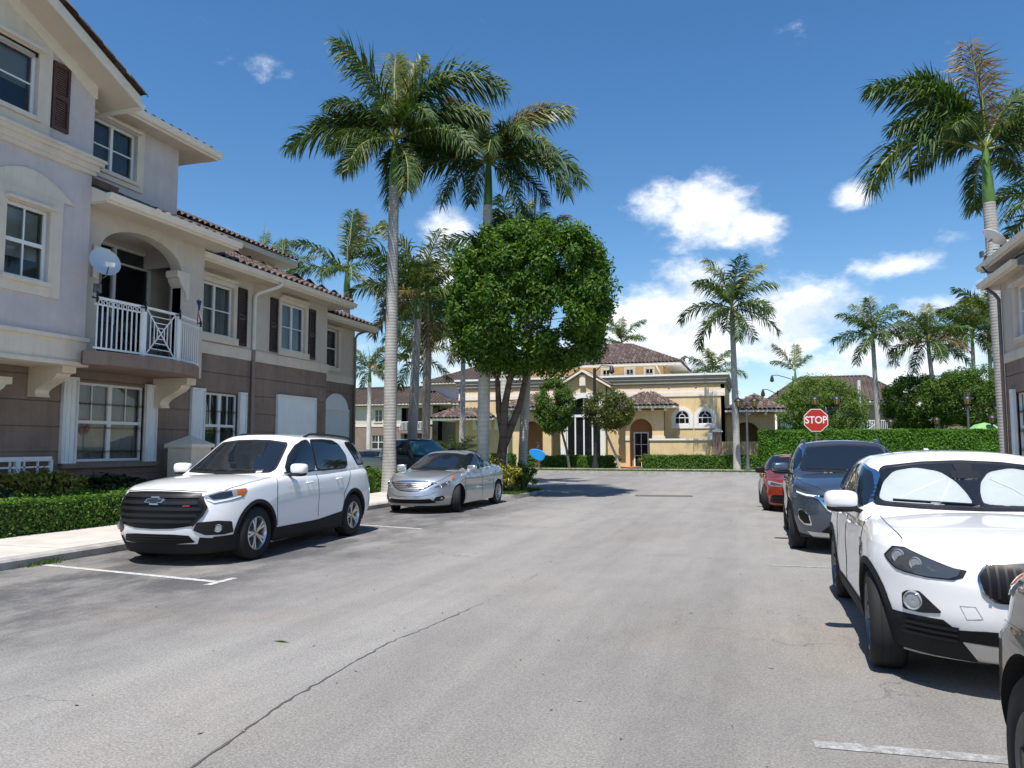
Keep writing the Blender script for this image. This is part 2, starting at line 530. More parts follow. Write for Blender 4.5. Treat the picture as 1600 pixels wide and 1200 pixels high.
M_plain('roof_far', (.085, .060, .050), .85, var=.35, vscale=.8, bmp=.5, bscale=6)


# ------------------------------------------------------------------ object helpers
def thing(name, label, cat, loc=(0, 0, 0), rz=0.0, group=None):
    o = bpy.data.objects.new(name, None)
    o.empty_display_size = .2
    col.objects.link(o)
    o.location = loc
    o.rotation_euler = (0, 0, rz)
    tag(o, label, cat, group)
    return o


def thing_at(name, label, cat, loc, group=None):
    o = thing(name, label, cat, loc, 0, group)
    ORG[o.name] = tuple(loc)
    return o


def tag(o, label=None, cat=None, group=None, kind=None):
    if label: o['label'] = label
    if cat: o['category'] = cat
    if group: o['group'] = group
    if kind: o['kind'] = kind
    return o


def children(o):
    return [c for c in col.objects if c.parent is o]


KIDS = {}
ORG = {}          # things whose parts are written in world coordinates: name -> base point


def link(o, parent=None):
    col.objects.link(o)
    if parent is not None:
        o.parent = parent
        KIDS.setdefault(parent.name, []).append(o)
    return o


def copy_tree(o, parent=None):
    c = o.copy()
    link(c, parent)
    for ch in KIDS.get(o.name, []):
        copy_tree(ch, c)
    return c


class MB:
    """collects faces and links them as one mesh object"""
    def __init__(self):
        self.v, self.f, self.m, self.s = [], [], [], []

    def add(self, vs, fs, mi=0, smooth=False):
        o = len(self.v)
        self.v.extend(vs)
        for f in fs:
            self.f.append([i + o for i in f])
            self.m.append(mi)
            self.s.append(smooth)

    def quad(self, a, b, c, d, mi=0):
        self.add([a, b, c, d], [(0, 1, 2, 3)], mi)

    def box(self, x0, x1, y0, y1, z0, z1, mi=0):
        self.add([(x0, y0, z0), (x1, y0, z0), (x1, y1, z0), (x0, y1, z0), (x0, y0, z1), (x1, y0, z1), (x1, y1, z1), (x0, y1, z1)],
                 [(0, 3, 2, 1), (4, 5, 6, 7), (0, 1, 5, 4), (1, 2, 6, 5), (2, 3, 7, 6), (3, 0, 4, 7)], mi)

    def fbox(self, fr, a0, a1, b0, b1, d0, d1, mi=0):
        P = [fr(a, b, d) for d in (d0, d1) for (a, b) in ((a0, b0), (a1, b0), (a1, b1), (a0, b1))]
        self.add(P, [(0, 3, 2, 1), (4, 5, 6, 7), (0, 1, 5, 4), (1, 2, 6, 5), (2, 3, 7, 6), (3, 0, 4, 7)], mi)

    def prism(self, pts, d, mi=0, smooth=False):
        """closed polygon of 3-D points swept by vector d"""
        n = len(pts)
        a = [tuple(p) for p in pts]
        b = [(p[0] + d[0], p[1] + d[1], p[2] + d[2]) for p in pts]
        self.add(a + b, [tuple(range(n))[::-1], tuple(range(n, 2 * n))] + [(i, (i + 1) % n, n + (i + 1) % n, n + i) for i in range(n)], mi, smooth)

    def tube(self, pts, rad, n=8, mi=0, cap=True, smooth=True):
        pts = [Vector(p) for p in pts]
        if not isinstance(rad, (list, tuple)):
            rad = [rad] * len(pts)
        vs, fs = [], []
        up = None
        for i, p in enumerate(pts):
            t = (pts[min(i + 1, len(pts) - 1)] - pts[max(i - 1, 0)])
            t = t.normalized() if t.length > 1e-9 else Vector((0, 0, 1))
            if up is None:
                up = Vector((0, 0, 1)) if abs(t.z) < .9 else Vector((1, 0, 0))
            s = t.cross(up).normalized()
            up = s.cross(t).normalized()
            for k in range(n):
                a = 2 * math.pi * k / n
                vs.append(tuple(p + (s * math.cos(a) + up * math.sin(a)) * rad[i]))
        for i in range(len(pts) - 1):
            for k in range(n):
                k2 = (k + 1) % n
                fs.append((i * n + k, i * n + k2, (i + 1) * n + k2, (i + 1) * n + k))
        self.add(vs, fs, mi, smooth)
        if cap:
            self.add([vs[k] for k in range(n)], [tuple(range(n))[::-1]], mi)
            self.add([vs[(len(pts) - 1) * n + k] for k in range(n)], [tuple(range(n))], mi)

    def lathe(self, prof, n=16, c=(0, 0, 0), axis='Z', mi=0, smooth=True, closed=False):
        vs, fs = [], []
        for (r, h) in prof:
            for k in range(n):
                a = 2 * math.pi * k / n
                x, y = r * math.cos(a), r * math.sin(a)
                p = (x, y, h) if axis == 'Z' else (x, h, y) if axis == 'Y' else (h, x, y)
                vs.append((p[0] + c[0], p[1] + c[1], p[2] + c[2]))
        m = len(prof)
        for i in range(m - 1 if not closed else m):
            for k in range(n):
                k2 = (k + 1) % n
                j = (i + 1) % m
                q = (i * n + k, i * n + k2, j * n + k2, j * n + k)
                fs.append(q if axis != 'Y' else q[::-1])
        self.add(vs, fs, mi, smooth)

    def bar(self, a, b, w, h=None, mi=0, up=(0, 0, 1)):
        a, b = Vector(a), Vector(b)
        h = h or w
        t = (b - a).normalized()
        u = Vector(up)
        if abs(t.dot(u)) > .98:
            u = Vector((1, 0, 0))
        s = t.cross(u).normalized()
        u = s.cross(t).normalized()
        P = []
        for p in (a, b):
            for (i, j) in ((-1, -1), (1, -1), (1, 1), (-1, 1)):
                P.append(tuple(p + s * (i * w / 2) + u * (j * h / 2)))
        self.add(P, [(0, 3, 2, 1), (4, 5, 6, 7), (0, 1, 5, 4), (1, 2, 6, 5), (2, 3, 7, 6), (3, 0, 4, 7)], mi)

    def mesh(self, name, mats, org=(0, 0, 0), sharp=None):
        me = bpy.data.meshes.new(name)
        if org != (0, 0, 0):
            vs = [(v[0] - org[0], v[1] - org[1], v[2] - org[2]) for v in self.v]
        else:
            vs = self.v
        me.from_pydata([tuple(v) for v in vs], [], self.f)
        if not isinstance(mats, (list, tuple)):
            mats = [mats]
        for m in mats:
            me.materials.append(MATS[m] if isinstance(m, str) else m)
        me.polygons.foreach_set('material_index', self.m)
        me.polygons.foreach_set('use_smooth', self.s)
        if sharp:
            me.set_sharp_from_angle(angle=R(sharp))
        me.update()
        return me

    def build(self, name, mats, parent=None, org=None, sharp=None, loc=None, kind=None):
        if org is None:
            org = ORG.get(parent.name, (0, 0, 0)) if parent is not None else (0, 0, 0)
        me = self.mesh(name, mats, org, sharp)
        o = bpy.data.objects.new(name, me)
        if org != (0, 0, 0): ORG[o.name] = org
        if loc: o.location = loc
        if kind: o['kind'] = kind
        return link(o, parent)


def place(name, me, parent, loc, rot=None, scale=None):
    o = bpy.data.objects.new(name, me)
    o.location = loc
    if rot is not None: o.rotation_euler = rot
    if scale is not None: o.scale = scale
    return link(o, parent)


def frame_of(origin, u, n):
    ox, oy, oz = origin

    def fr(a, b, d):
        return (ox + u[0] * a + n[0] * d, oy + u[1] * a + n[1] * d, oz + b)
    fr.u, fr.n, fr.o = u, n, origin
    return fr


def structure(name, mb, mats, **kw):
    o = mb.build(name, mats, **kw)
    o['kind'] = 'structure'
    return o

# ------------------------------------------------------------------ ground, road, kerbs
def ground():
    mb = MB(); mb.quad((-600, -300, -.02), (600, -300, -.02), (600, 900, -.02), (-600, 900, -.02))
    structure('ground', mb, 'lawn')
    mb = MB()
    xs = [-90, -40, -20, -10, 0, 10, 25, 90]; ys = [-25, -8, 5, 20, 35, 45.4]
    for i in range(len(xs) - 1):
        for j in range(len(ys) - 1):
            mb.quad((xs[i], ys[j], 0), (xs[i + 1], ys[j], 0), (xs[i + 1], ys[j + 1], 0), (xs[i], ys[j + 1], 0))
    structure('road', mb, 'asphalt')
    # long joint down the middle of the road, opened into a crack
    rnd = random.Random(3)
    pts = [(-2.72, 2.3), (-2.81, 3.43), (-2.93, 4.24), (-2.98, 5.16), (-2.99, 6.03), (-2.92, 6.45), (-2.87, 7.0), (-2.80, 7.82), (-2.74, 9.58), (-2.74, 13.3), (-2.85, 18), (-2.95, 24.1)]
    mb = MB()
    path = []
    for (a, b) in zip(pts[:-1], pts[1:]):
        n = max(2, int((b[1] - a[1]) / .07))
        for k in range(n):
            t = k / n
            path.append((a[0] + (b[0] - a[0]) * t + rnd.gauss(0, .007), a[1] + (b[1] - a[1]) * t))
    prev = None
    for (x, y) in path:
        near = max(.12, 1 - (y - 3) / 8)
        w = abs(rnd.gauss(.006, .004)) * near + .002
        if 5.3 < y < 6.9: w *= .8
        if rnd.random() < .04: w *= 2
        if y > 7.4:
            w *= .55
            if rnd.random() < .35: prev = None; continue
        cur = ((x - w, y, .004), (x + w, y, .004))
        if prev: mb.quad(prev[0], prev[1], cur[1], cur[0])
        prev = cur
    structure('road_crack', mb, 'crack_dark')
    mb = MB()
    for (x0, x1, y0, y1) in ((-3.95, -2.1, 25.3, 26.1),):
        a = R(6)
        c = ((x0 + x1) / 2, (y0 + y1) / 2)
        P = []
        for (x, y) in ((x0, y0), (x1, y0), (x1, y1), (x0, y1)):
            dx, dy = x - c[0], y - c[1]
            P.append((c[0] + dx * math.cos(a) - dy * math.sin(a), c[1] + dx * math.sin(a) + dy * math.cos(a), .004))
        mb.quad(*P)
    structure('road_patch', mb, 'patch_dark')
    # stall markings, one T per stall end
    def strip(name, x0, y0, x1, y1, w, m):
        mb = MB()
        d = Vector((x1 - x0, y1 - y0, 0)).normalized(); s = Vector((-d.y, d.x, 0)) * w / 2
        n = max(2, int(math.hypot(x1 - x0, y1 - y0) / .25))
        for k in range(n):
            p, q = Vector((x0 + (x1 - x0) * k / n, y0 + (y1 - y0) * k / n, .004)), Vector((x0 + (x1 - x0) * (k + 1) / n, y0 + (y1 - y0) * (k + 1) / n, .004))
            mb.quad(tuple(p - s), tuple(q - s), tuple(q + s), tuple(p + s))
        structure(name, mb, m)
    strip('parking_line', -9.45, 8.30, -6.33, 7.93, .10, 'line_white')
    strip('parking_line', -6.27, 7.70, -6.27, 8.22, .10, 'line_white')
    strip('parking_line', -9.45, 14.75, -6.4, 14.1, .10, 'line_white')
    strip('parking_line', .25, 4.70, 3.6, 4.95, .11, 'line_worn')
    strip('parking_line', .1, 11.35, 3.6, 11.5, .10, 'line_worn')
    strip('parking_line', -.1, 18.6, 3.6, 18.7, .10, 'line_worn')
    # left kerb, pavement, planting ground
    mb = MB()
    y = -20.0
    prof = [(-9.57, 0), (-9.56, .10), (-9.585, .13), (-9.62, .14), (-9.74, .14)]
    while y < 20.2:
        y1 = min(20.2, y + 3.0)
        for a, b in zip(prof[:-1], prof[1:]):
            mb.quad((a[0], y + .008, a[1]), (a[0], y1 - .008, a[1]), (b[0], y1 - .008, b[1]), (b[0], y + .008, b[1]))
        mb.quad((-9.57, y + .008, 0), (-9.74, y + .008, 0), (-9.74, y + .008, .14), (-9.57, y + .008, .14))
        y = y1
    structure('curb', mb, 'curb_concrete')
    mb = MB()
    for (a, b) in zip(prof[:-1], prof[1:]):
        mb.quad((a[0], 20.2, a[1]), (a[0], 22.85, a[1]), (b[0], 22.85, b[1]), (b[0], 20.2, b[1]))
    # painted kerb round the planted island
    mb.box(-9.74, -7.72, 22.85, 23.02, 0, .15)
    structure('curb', mb, 'curb_yellow')
    mb = MB()
    isl = [(-7.72, 22.85), (-7.4, 22.95), (-7.2, 23.3), (-7.13, 24.1), (-7.2, 25.2), (-7.5, 26.0), (-8.1, 26.4), (-15.2, 26.4)]
    for a, b in zip(isl[:-1], isl[1:]):
        d = Vector((b[0] - a[0], b[1] - a[1], 0)).normalized(); s = Vector((-d.y, d.x, 0)) * .15
        mb.add([(a[0], a[1], 0), (b[0], b[1], 0), (b[0], b[1], .12), (a[0], a[1], .12), (b[0] + s.x, b[1] + s.y, .12), (a[0] + s.x, a[1] + s.y, .12)], [(0, 1, 2, 3), (3, 2, 4, 5)])
    structure('curb', mb, 'curb_concrete')
    mb = MB()
    top = [(p[0] - .1, p[1], .115) for p in isl[:6]] + [(-8.1, 26.3, .115), (-15.2, 26.3, .115), (-15.2, 22.9, .115), (-9.7, 22.9, .115)]
    mb.add(top, [tuple(range(len(top)))])
    structure('island_ground', mb, 'lawn')
    # pavement: cast in panels with joints
    y = -20.0
    rnd = random.Random(5)
    k = 0
    root = None
    mbb = MB(); mbb.box(-11.78, -9.74, -20, 22.85, 0, .125)
    root = structure('pavement', mbb, 'curb_concrete')
    while y < 22.8:
        y1 = min(22.8, y + 1.52)
        mb = MB(); dz = rnd.uniform(-.002, .002)
        mb.box(-11.78, -9.745, y + .006, y1 - .006, .1255, .142 + dz)
        mb.build('paving_slab', 'concrete', root)
        y = y1
    mb = MB(); mb.quad((-30, -25, .11), (-11.78, -25, .11), (-11.78, 26.3, .11), (-30, 26.3, .11))
    structure('planting_bed', mb, 'soil')
    # right side
    mb = MB()
    mb.box(3.75, 3.92, -20, 25.5, 0, .14)
    structure('curb', mb, 'curb_concrete')
    mb = MB(); mb.box(3.92, 5.5, -20, 25.5, 0, .138)
    structure('pavement', mb, 'concrete')
    mb = MB(); mb.box(5.5, 40, -20, 27.5, 0, .12)
    structure('planting_bed', mb, 'lawn')
    # far side of the cross street: verge, pavement, garden
    mb = MB(); mb.box(-90, 90, 45.4, 45.6, 0, .13)
    structure('curb', mb, 'curb_concrete')
    mb = MB(); mb.box(-90, 90, 45.6, 48.7, 0, .125)
    structure('verge', mb, 'lawn')
    mb = MB(); mb.box(-90, 90, 48.7, 50.1, 0, .14)
    structure('pavement', mb, 'concrete')
    mb = MB(); mb.box(-90, 90, 50.1, 200, 0, .125)
    structure('garden_ground', mb, 'lawn')
    mb = MB(); mb.box(-9.4, -8.2, 50.1, 58, .12, .145)
    structure('path', mb, 'brick_paver')


def grass_patch(name, region, n, h, z, seed=1):
    rnd = random.Random(seed)
    mb = MB()
    for _ in range(n):
        x, y = region(rnd)
        a = rnd.uniform(0, 6.28); w = rnd.uniform(.004, .009) * (1 + h * 4); hh = h * rnd.uniform(.5, 1.3)
        dx, dy = math.cos(a) * w, math.sin(a) * w
        lx, ly = rnd.gauss(0, .4) * hh, rnd.gauss(0, .4) * hh
        mb.add([(x - dx, y - dy, z), (x + dx, y + dy, z), (x + lx, y + ly, z + hh)], [(0, 1, 2)])
    o = mb.build(name, 'grass_blade')
    tag(o, kind='stuff')


ground()

# ------------------------------------------------------------------ building pieces
def wall(mb, fr, a0, a1, b0, b1, holes=(), th=.25, mi=0, edges=True):
    hs = [(max(a0, h[0]), min(a1, h[1]), max(b0, h[2]), min(b1, h[3])) for h in holes]
    hs = [h for h in hs if h[1] - h[0] > 1e-4 and h[3] - h[2] > 1e-4]
    A = sorted({a0, a1, *[h[0] for h in hs], *[h[1] for h in hs]})
    B = sorted({b0, b1, *[h[2] for h in hs], *[h[3] for h in hs]})
    inside = lambda a, b: any(h[0] < a < h[1] and h[2] < b < h[3] for h in hs)
    for i in range(len(A) - 1):
        for j in range(len(B) - 1):
            if not inside((A[i] + A[i + 1]) / 2, (B[j] + B[j + 1]) / 2):
                mb.quad(fr(A[i], B[j], 0), fr(A[i + 1], B[j], 0), fr(A[i + 1], B[j + 1], 0), fr(A[i], B[j + 1], 0), mi)
    def edge(p, q):
        mb.quad(fr(p[0], p[1], 0), fr(q[0], q[1], 0), fr(q[0], q[1], -th), fr(p[0], p[1], -th), mi)
    for h in hs:
        if h[0] > a0: edge((h[0], h[2]), (h[0], h[3]))
        if h[1] < a1: edge((h[1], h[2]), (h[1], h[3]))
        if h[2] > b0: edge((h[0], h[2]), (h[1], h[2]))
        if h[3] < b1: edge((h[0], h[3]), (h[1], h[3]))
    if edges:
        for p, q in (((a0, b0), (a1, b0)), ((a0, b1), (a1, b1)), ((a0, b0), (a0, b1)), ((a1, b0), (a1, b1))):
            edge(p, q)


def courses(parent, fr, a0, a1, zs, holes, mat, name='wall_course', groove=.022, th=.25):
    """a rendered wall scored into courses, the joints cut back between them"""
    for b0, b1 in zip(zs[:-1], zs[1:]):
        mb = MB()
        wall(mb, fr, a0, a1, b0 + (groove / 2 if b0 != zs[0] else 0), b1 - (groove / 2 if b1 != zs[-1] else 0), holes, th)
        mb.build(name, mat, parent)
    mb = MB()
    f2 = lambda a, b, d: fr(a, b, d - .03)
    wall(mb, f2, a0 + .001, a1 - .001, zs[0], zs[-1] - .001, holes, th - .03)
    mb.build('wall_backing', mat, parent)


def window(fr, a0, a1, b0, b1, parent, style='slider', cover='curtain', glass='window_glass', frame='frame_white', depth=.09, cov_frac=1.0, cov2=None):
    """frame with its sashes, each pane a sheet of its own, something drawn behind the glass"""
    w = .055
    fm = MB()
    d0, d1 = -depth - .05, -depth + .02
    fm.fbox(fr, a0, a0 + w, b0, b1, d0, d1); fm.fbox(fr, a1 - w, a1, b0, b1, d0, d1)
    fm.fbox(fr, a0 + w, a1 - w, b0, b0 + w, d0, d1); fm.fbox(fr, a0 + w, a1 - w, b1 - w, b1, d0, d1)
    A0, A1, B0, B1 = a0 + w, a1 - w, b0 + w, b1 - w
    am, bm = (A0 + A1) / 2, (B0 + B1) / 2
    panes = []
    e = d1 - .008
    if style == 'slider':
        fm.fbox(fr, am - .035, am + .035, B0, B1, d0, e + .02)
        fm.fbox(fr, A0, am - .035, bm - .014, bm + .014, d0 + .02, e); fm.fbox(fr, am + .035, A1, bm - .014, bm + .014, d0 + .02, e)
        panes = [(A0, am - .03), (am + .03, A1)]
        panes = [(p, q, B0, B1) for p, q in panes]
    elif style == 'hung':
        fm.fbox(fr, A0, A1, bm - .035, bm + .035, d0, e + .015)
        fm.fbox(fr, am - .014, am + .014, B0, bm - .035, d0 + .02, e); fm.fbox(fr, am - .014, am + .014, bm + .035, B1, d0 + .02, e)
        panes = [(A0, A1, B0, bm - .03), (A0, A1, bm + .03, B1)]
    elif style == 'hung2':
        fm.fbox(fr, am - .05, am + .05, B0, B1, d0, e + .02)
        for (p, q) in ((A0, am - .05), (am + .05, A1)):
            fm.fbox(fr, p, q, bm - .035, bm + .035, d0, e + .01)
            m = (p + q) / 2
            fm.fbox(fr, m - .012, m + .012, bm + .035, B1, d0 + .02, e)
            panes += [(p, q, B0, bm - .03), (p, q, bm + .03, B1)]
    elif style == 'single':
        fm.fbox(fr, A0, A1, bm - .02, bm + .02, d0, e)
        panes = [(A0, A1, B0, B1)]
    elif style == 'grid':
        fm.fbox(fr, am - .02, am + .02, B0, B1, d0, e)
        fm.fbox(fr, A0, A1, bm - .02, bm + .02, d0, e)
        panes = [(A0, A1, B0, B1)]
    o = fm.build('window', frame, parent)
    for (p, q, r, s) in panes:
        pm = MB(); pm.quad(fr(p, r, -depth - .012), fr(q, r, -depth - .012), fr(q, s, -depth - .012), fr(p, s, -depth - .012))
        pm.build('pane', glass, o)
    cm = MB()
    D = -depth - .12
    cb = B0 + (B1 - B0) * (1 - cov_frac)
    if cover in ('curtain', 'curtain_dark'):
        n = max(10, int((A1 - A0) / .035))
        rr = random.Random(int(a0 * 31 + b0 * 7))
        ph = [rr.uniform(-.012, .012) for _ in range(n + 1)]
        dep = [D + .022 * math.sin(k * 1.9) + ph[k] for k in range(n + 1)]
        for k in range(n):
            p, q = a0 + (a1 - a0) * k / n, a0 + (a1 - a0) * (k + 1) / n
            cm.quad(fr(p, b0, dep[k]), fr(q, b0, dep[k + 1]), fr(q, b1, dep[k + 1]), fr(p, b1, dep[k]))
        cm.build('curtain', cover, o)
    elif cover == 'blind':
        n = int((B1 - cb) / .05)
        for k in range(n):
            z = cb + k * .05
            cm.quad(fr(A0, z, D - .012), fr(A1, z, D - .012), fr(A1, z + .046, D + .012), fr(A0, z + .046, D + .012))
        cm.build('blind', 'blind', o)
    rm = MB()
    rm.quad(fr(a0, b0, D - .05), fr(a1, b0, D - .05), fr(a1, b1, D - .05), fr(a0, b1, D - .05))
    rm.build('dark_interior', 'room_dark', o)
    return o


def surround(fr, a0, a1, b0, b1, parent, w=.2, mat='stucco_cream', proud=.045, sill=True, cap=True, name='window_surround'):
    mb = MB()
    mb.fbox(fr, a0 - w, a0, b0 - w, b1 + w, 0, proud); mb.fbox(fr, a1, a1 + w, b0 - w, b1 + w, 0, proud)
    mb.fbox(fr, a0, a1, b1, b1 + w, 0, proud); mb.fbox(fr, a0, a1, b0 - w, b0, 0, proud)
    if sill: mb.fbox(fr, a0 - .06, a1 + .06, b0 - .09, b0 - .002, proud, proud + .05)
    if cap: mb.fbox(fr, a0 - .05, a1 + .05, b1 + .01, b1 + .07, proud, proud + .11)
    return mb.build(name, mat, parent)


def tile_mesh(w=.28, ln=.42, h=.085, seg=7):
    vs, fs = [], []
    for j, (y, dz) in enumerate(((0, .03), (ln, 0.0))):
        for i in range(seg + 1):
            x = -w / 2 + w * i / seg
            t = (x + w * .12) / (w * .36)
            z = h * math.sqrt(max(0, 1 - t * t)) if abs(t) < 1 else 0
            vs.append((x, y, z + dz + .012))
    for i in range(seg):
        fs.append((i, i + 1, seg + 2 + i, seg + 1 + i))
    k = len(vs)
    for i in range(seg + 1):
        vs.append((vs[i][0], 0, vs[i][2] - .03))
    for i in range(seg):
        fs.append((k + i, k + i + 1, i + 1, i))
    return vs, fs


TILE = tile_mesh()
_tm = MB(); _tm.add(*TILE, 0, True)
TILE_ME = _tm.mesh('roof_tile', 'roof_tile', sharp=50)
_tm2 = MB(); _tm2.add(*tile_mesh(.42, .6, .12, 5), 0, True)


def tile_field(parent, O, u, v, width, height, lim=None, rows_single=1, seed=1, pitch=.28, run=.36, tile=None, base=None, mat='roof_tile'):
    """O: corner on the eave; u along the eave, v up the slope. Lowest rows tile by tile, the rest joined."""
    O, u, v = Vector(O), Vector(u).normalized(), Vector(v).normalized()
    n = u.cross(v).normalized()
    if n.z < 0:
        n = -n
    rnd = random.Random(seed)
    rest = MB()
    mt = Matrix((u, v, n)).transposed() if u.cross(v).dot(n) > 0 else Matrix((u, v, n)).transposed()
    base = base if base is not None else (ORG.get(parent.name, (0, 0, 0)))
    tv, tf = tile or TILE
    for r in range(int(height / run)):
        s = r * run
        lo, hi = (0, width) if lim is None else lim(s)
        k0, k1 = math.ceil((lo + pitch * .3) / pitch), math.floor((hi - pitch * .3) / pitch)
        for k in range(k0, k1 + 1):
            p = O + u * (k * pitch) + v * s + n * rnd.uniform(0, .008)
            tw = rnd.gauss(0, .012)
            if r < rows_single:
                M = mt.to_4x4()
                o = bpy.data.objects.new('roof_tile', TILE_ME)
                o.matrix_local = Matrix.Translation(p - Vector(base)) @ M @ Matrix.Rotation(tw, 4, 'Z')
                link(o, parent)
            else:
                vs = []
                for q in tv:
                    x, y = q[0] - tw * q[1], q[1]
                    vs.append(tuple(p + u * x + v * y + n * q[2]))
                rest.add(vs, tf, 0, True)
    if rest.f:
        return rest.build('roof_tile_courses', mat, parent, org=tuple(base), sharp=50, kind='stuff')


def gutter_run(mb, fr, a0, a1, b, d, size=.13):
    """K-style gutter along a facade: profile swept from a0 to a1, its top back edge at (b, d)"""
    prof = [(0, 0), (0, -.12), (.07, -.13), (.10, -.09), (.105, -.05), (.13, -.02), (.13, .0)]
    prof = [(p[0] * size / .13, p[1] * size / .13) for p in prof]
    P = [fr(a0, b + q[1], d + q[0]) for q in prof]; Q = [fr(a1, b + q[1], d + q[0]) for q in prof]
    n = len(P)
    mb.add(P + Q, [(i, (i + 1) % n, n + (i + 1) % n, n + i) for i in range(n)] + [tuple(range(n)), tuple(range(n, 2 * n))[::-1]])


def eave(parent, fr, a0, a1, b, dwall, dedge, end0=True, end1=True):
    mb = MB()
    mb.fbox(fr, a0, a1, b - .16, b - .14, dwall, dedge - .02)
    mb.build('soffit', 'soffit', parent)
    mb = MB()
    mb.fbox(fr, a0, a1, b - .17, b + .02, dedge - .02, dedge)
    mb.build('fascia', 'trim_cream', parent)
    mb = MB(); gutter_run(mb, fr, a0 - .02, a1 + .02, b + .015, dedge + .002)
    mb.build('gutter', 'gutter', parent)


def corbel(mb, fr, a0, a1, b0, b1, d0, d1, flip=False):
    """console bracket seen from its side: an S curve between wall and overhang, swept a0..a1"""
    n = 10
    prof = [(d0, b1), (d1, b1), (d1, b1 - (b1 - b0) * .22)]
    for k in range(n + 1):
        t = k / n
        dd = d1 - (d1 - d0) * .16 - (d1 - d0) * .62 * (.5 - .5 * math.cos(math.pi * t))
        bb = b1 - (b1 - b0) * (.25 + .62 * t)
        prof.append((dd, bb))
    prof += [(d0 + (d1 - d0) * .26, b0), (d0, b0)]
    P = [Vector(fr(a0, q[1], q[0])) for q in prof]; Q = [Vector(fr(a1, q[1], q[0])) for q in prof]
    mb.prism([tuple(p) for p in P], tuple(Q[0] - P[0]))


def shutter(fr, a0, a1, b0, b1, parent, mat='shutter_brown', d=0.0):
    mb = MB()
    w = .05
    mb.fbox(fr, a0, a0 + w, b0, b1, d, d + .05); mb.fbox(fr, a1 - w, a1, b0, b1, d, d + .05)
    bm = b0 + (b1 - b0) * .5
    for (p, q) in ((b0, b0 + .08), (bm - .05, bm + .05), (b1 - .08, b1)):
        mb.fbox(fr, a0 + w, a1 - w, p, q, d, d + .045)
    o = mb.build('shutter', mat, parent)
    sl = MB()
    z = b0 + .08
    while z < b1 - .1:
        if not (bm - .08 < z < bm + .04):
            sl.quad(fr(a0 + w, z, d + .035), fr(a1 - w, z, d + .035), fr(a1 - w, z + .045, d + .012), fr(a0 + w, z + .045, d + .012))
        z += .045
    sl.build('louvre_slats', mat, o, kind='stuff')
    return o


def storm_panel(fr, a0, a1, b0, b1, parent, d=.02, n=None, name='storm_shutter'):
    """folded or drawn white accordion storm shutter"""
    n = n or max(3, int((a1 - a0) / .11))
    mb = MB()
    for k in range(n):
        p, q = a0 + (a1 - a0) * k / n, a0 + (a1 - a0) * (k + 1) / n
        m = (p + q) / 2
        mb.quad(fr(p, b0, d), fr(m, b0, d + .035), fr(m, b1, d + .035), fr(p, b1, d))
        mb.quad(fr(m, b0, d + .035), fr(q, b0, d), fr(q, b1, d), fr(m, b1, d + .035))
    mb.fbox(fr, a0, a1, b1, b1 + .06, 0, d + .06); mb.fbox(fr, a0, a1, b0 - .05, b0, 0, d + .06)
    mb.fbox(fr, a0 - .02, a0, b0 - .05, b1 + .06, 0, d + .05); mb.fbox(fr, a1, a1 + .02, b0 - .05, b1 + .06, 0, d + .05)
    return mb.build(name, 'shutter_white', parent)


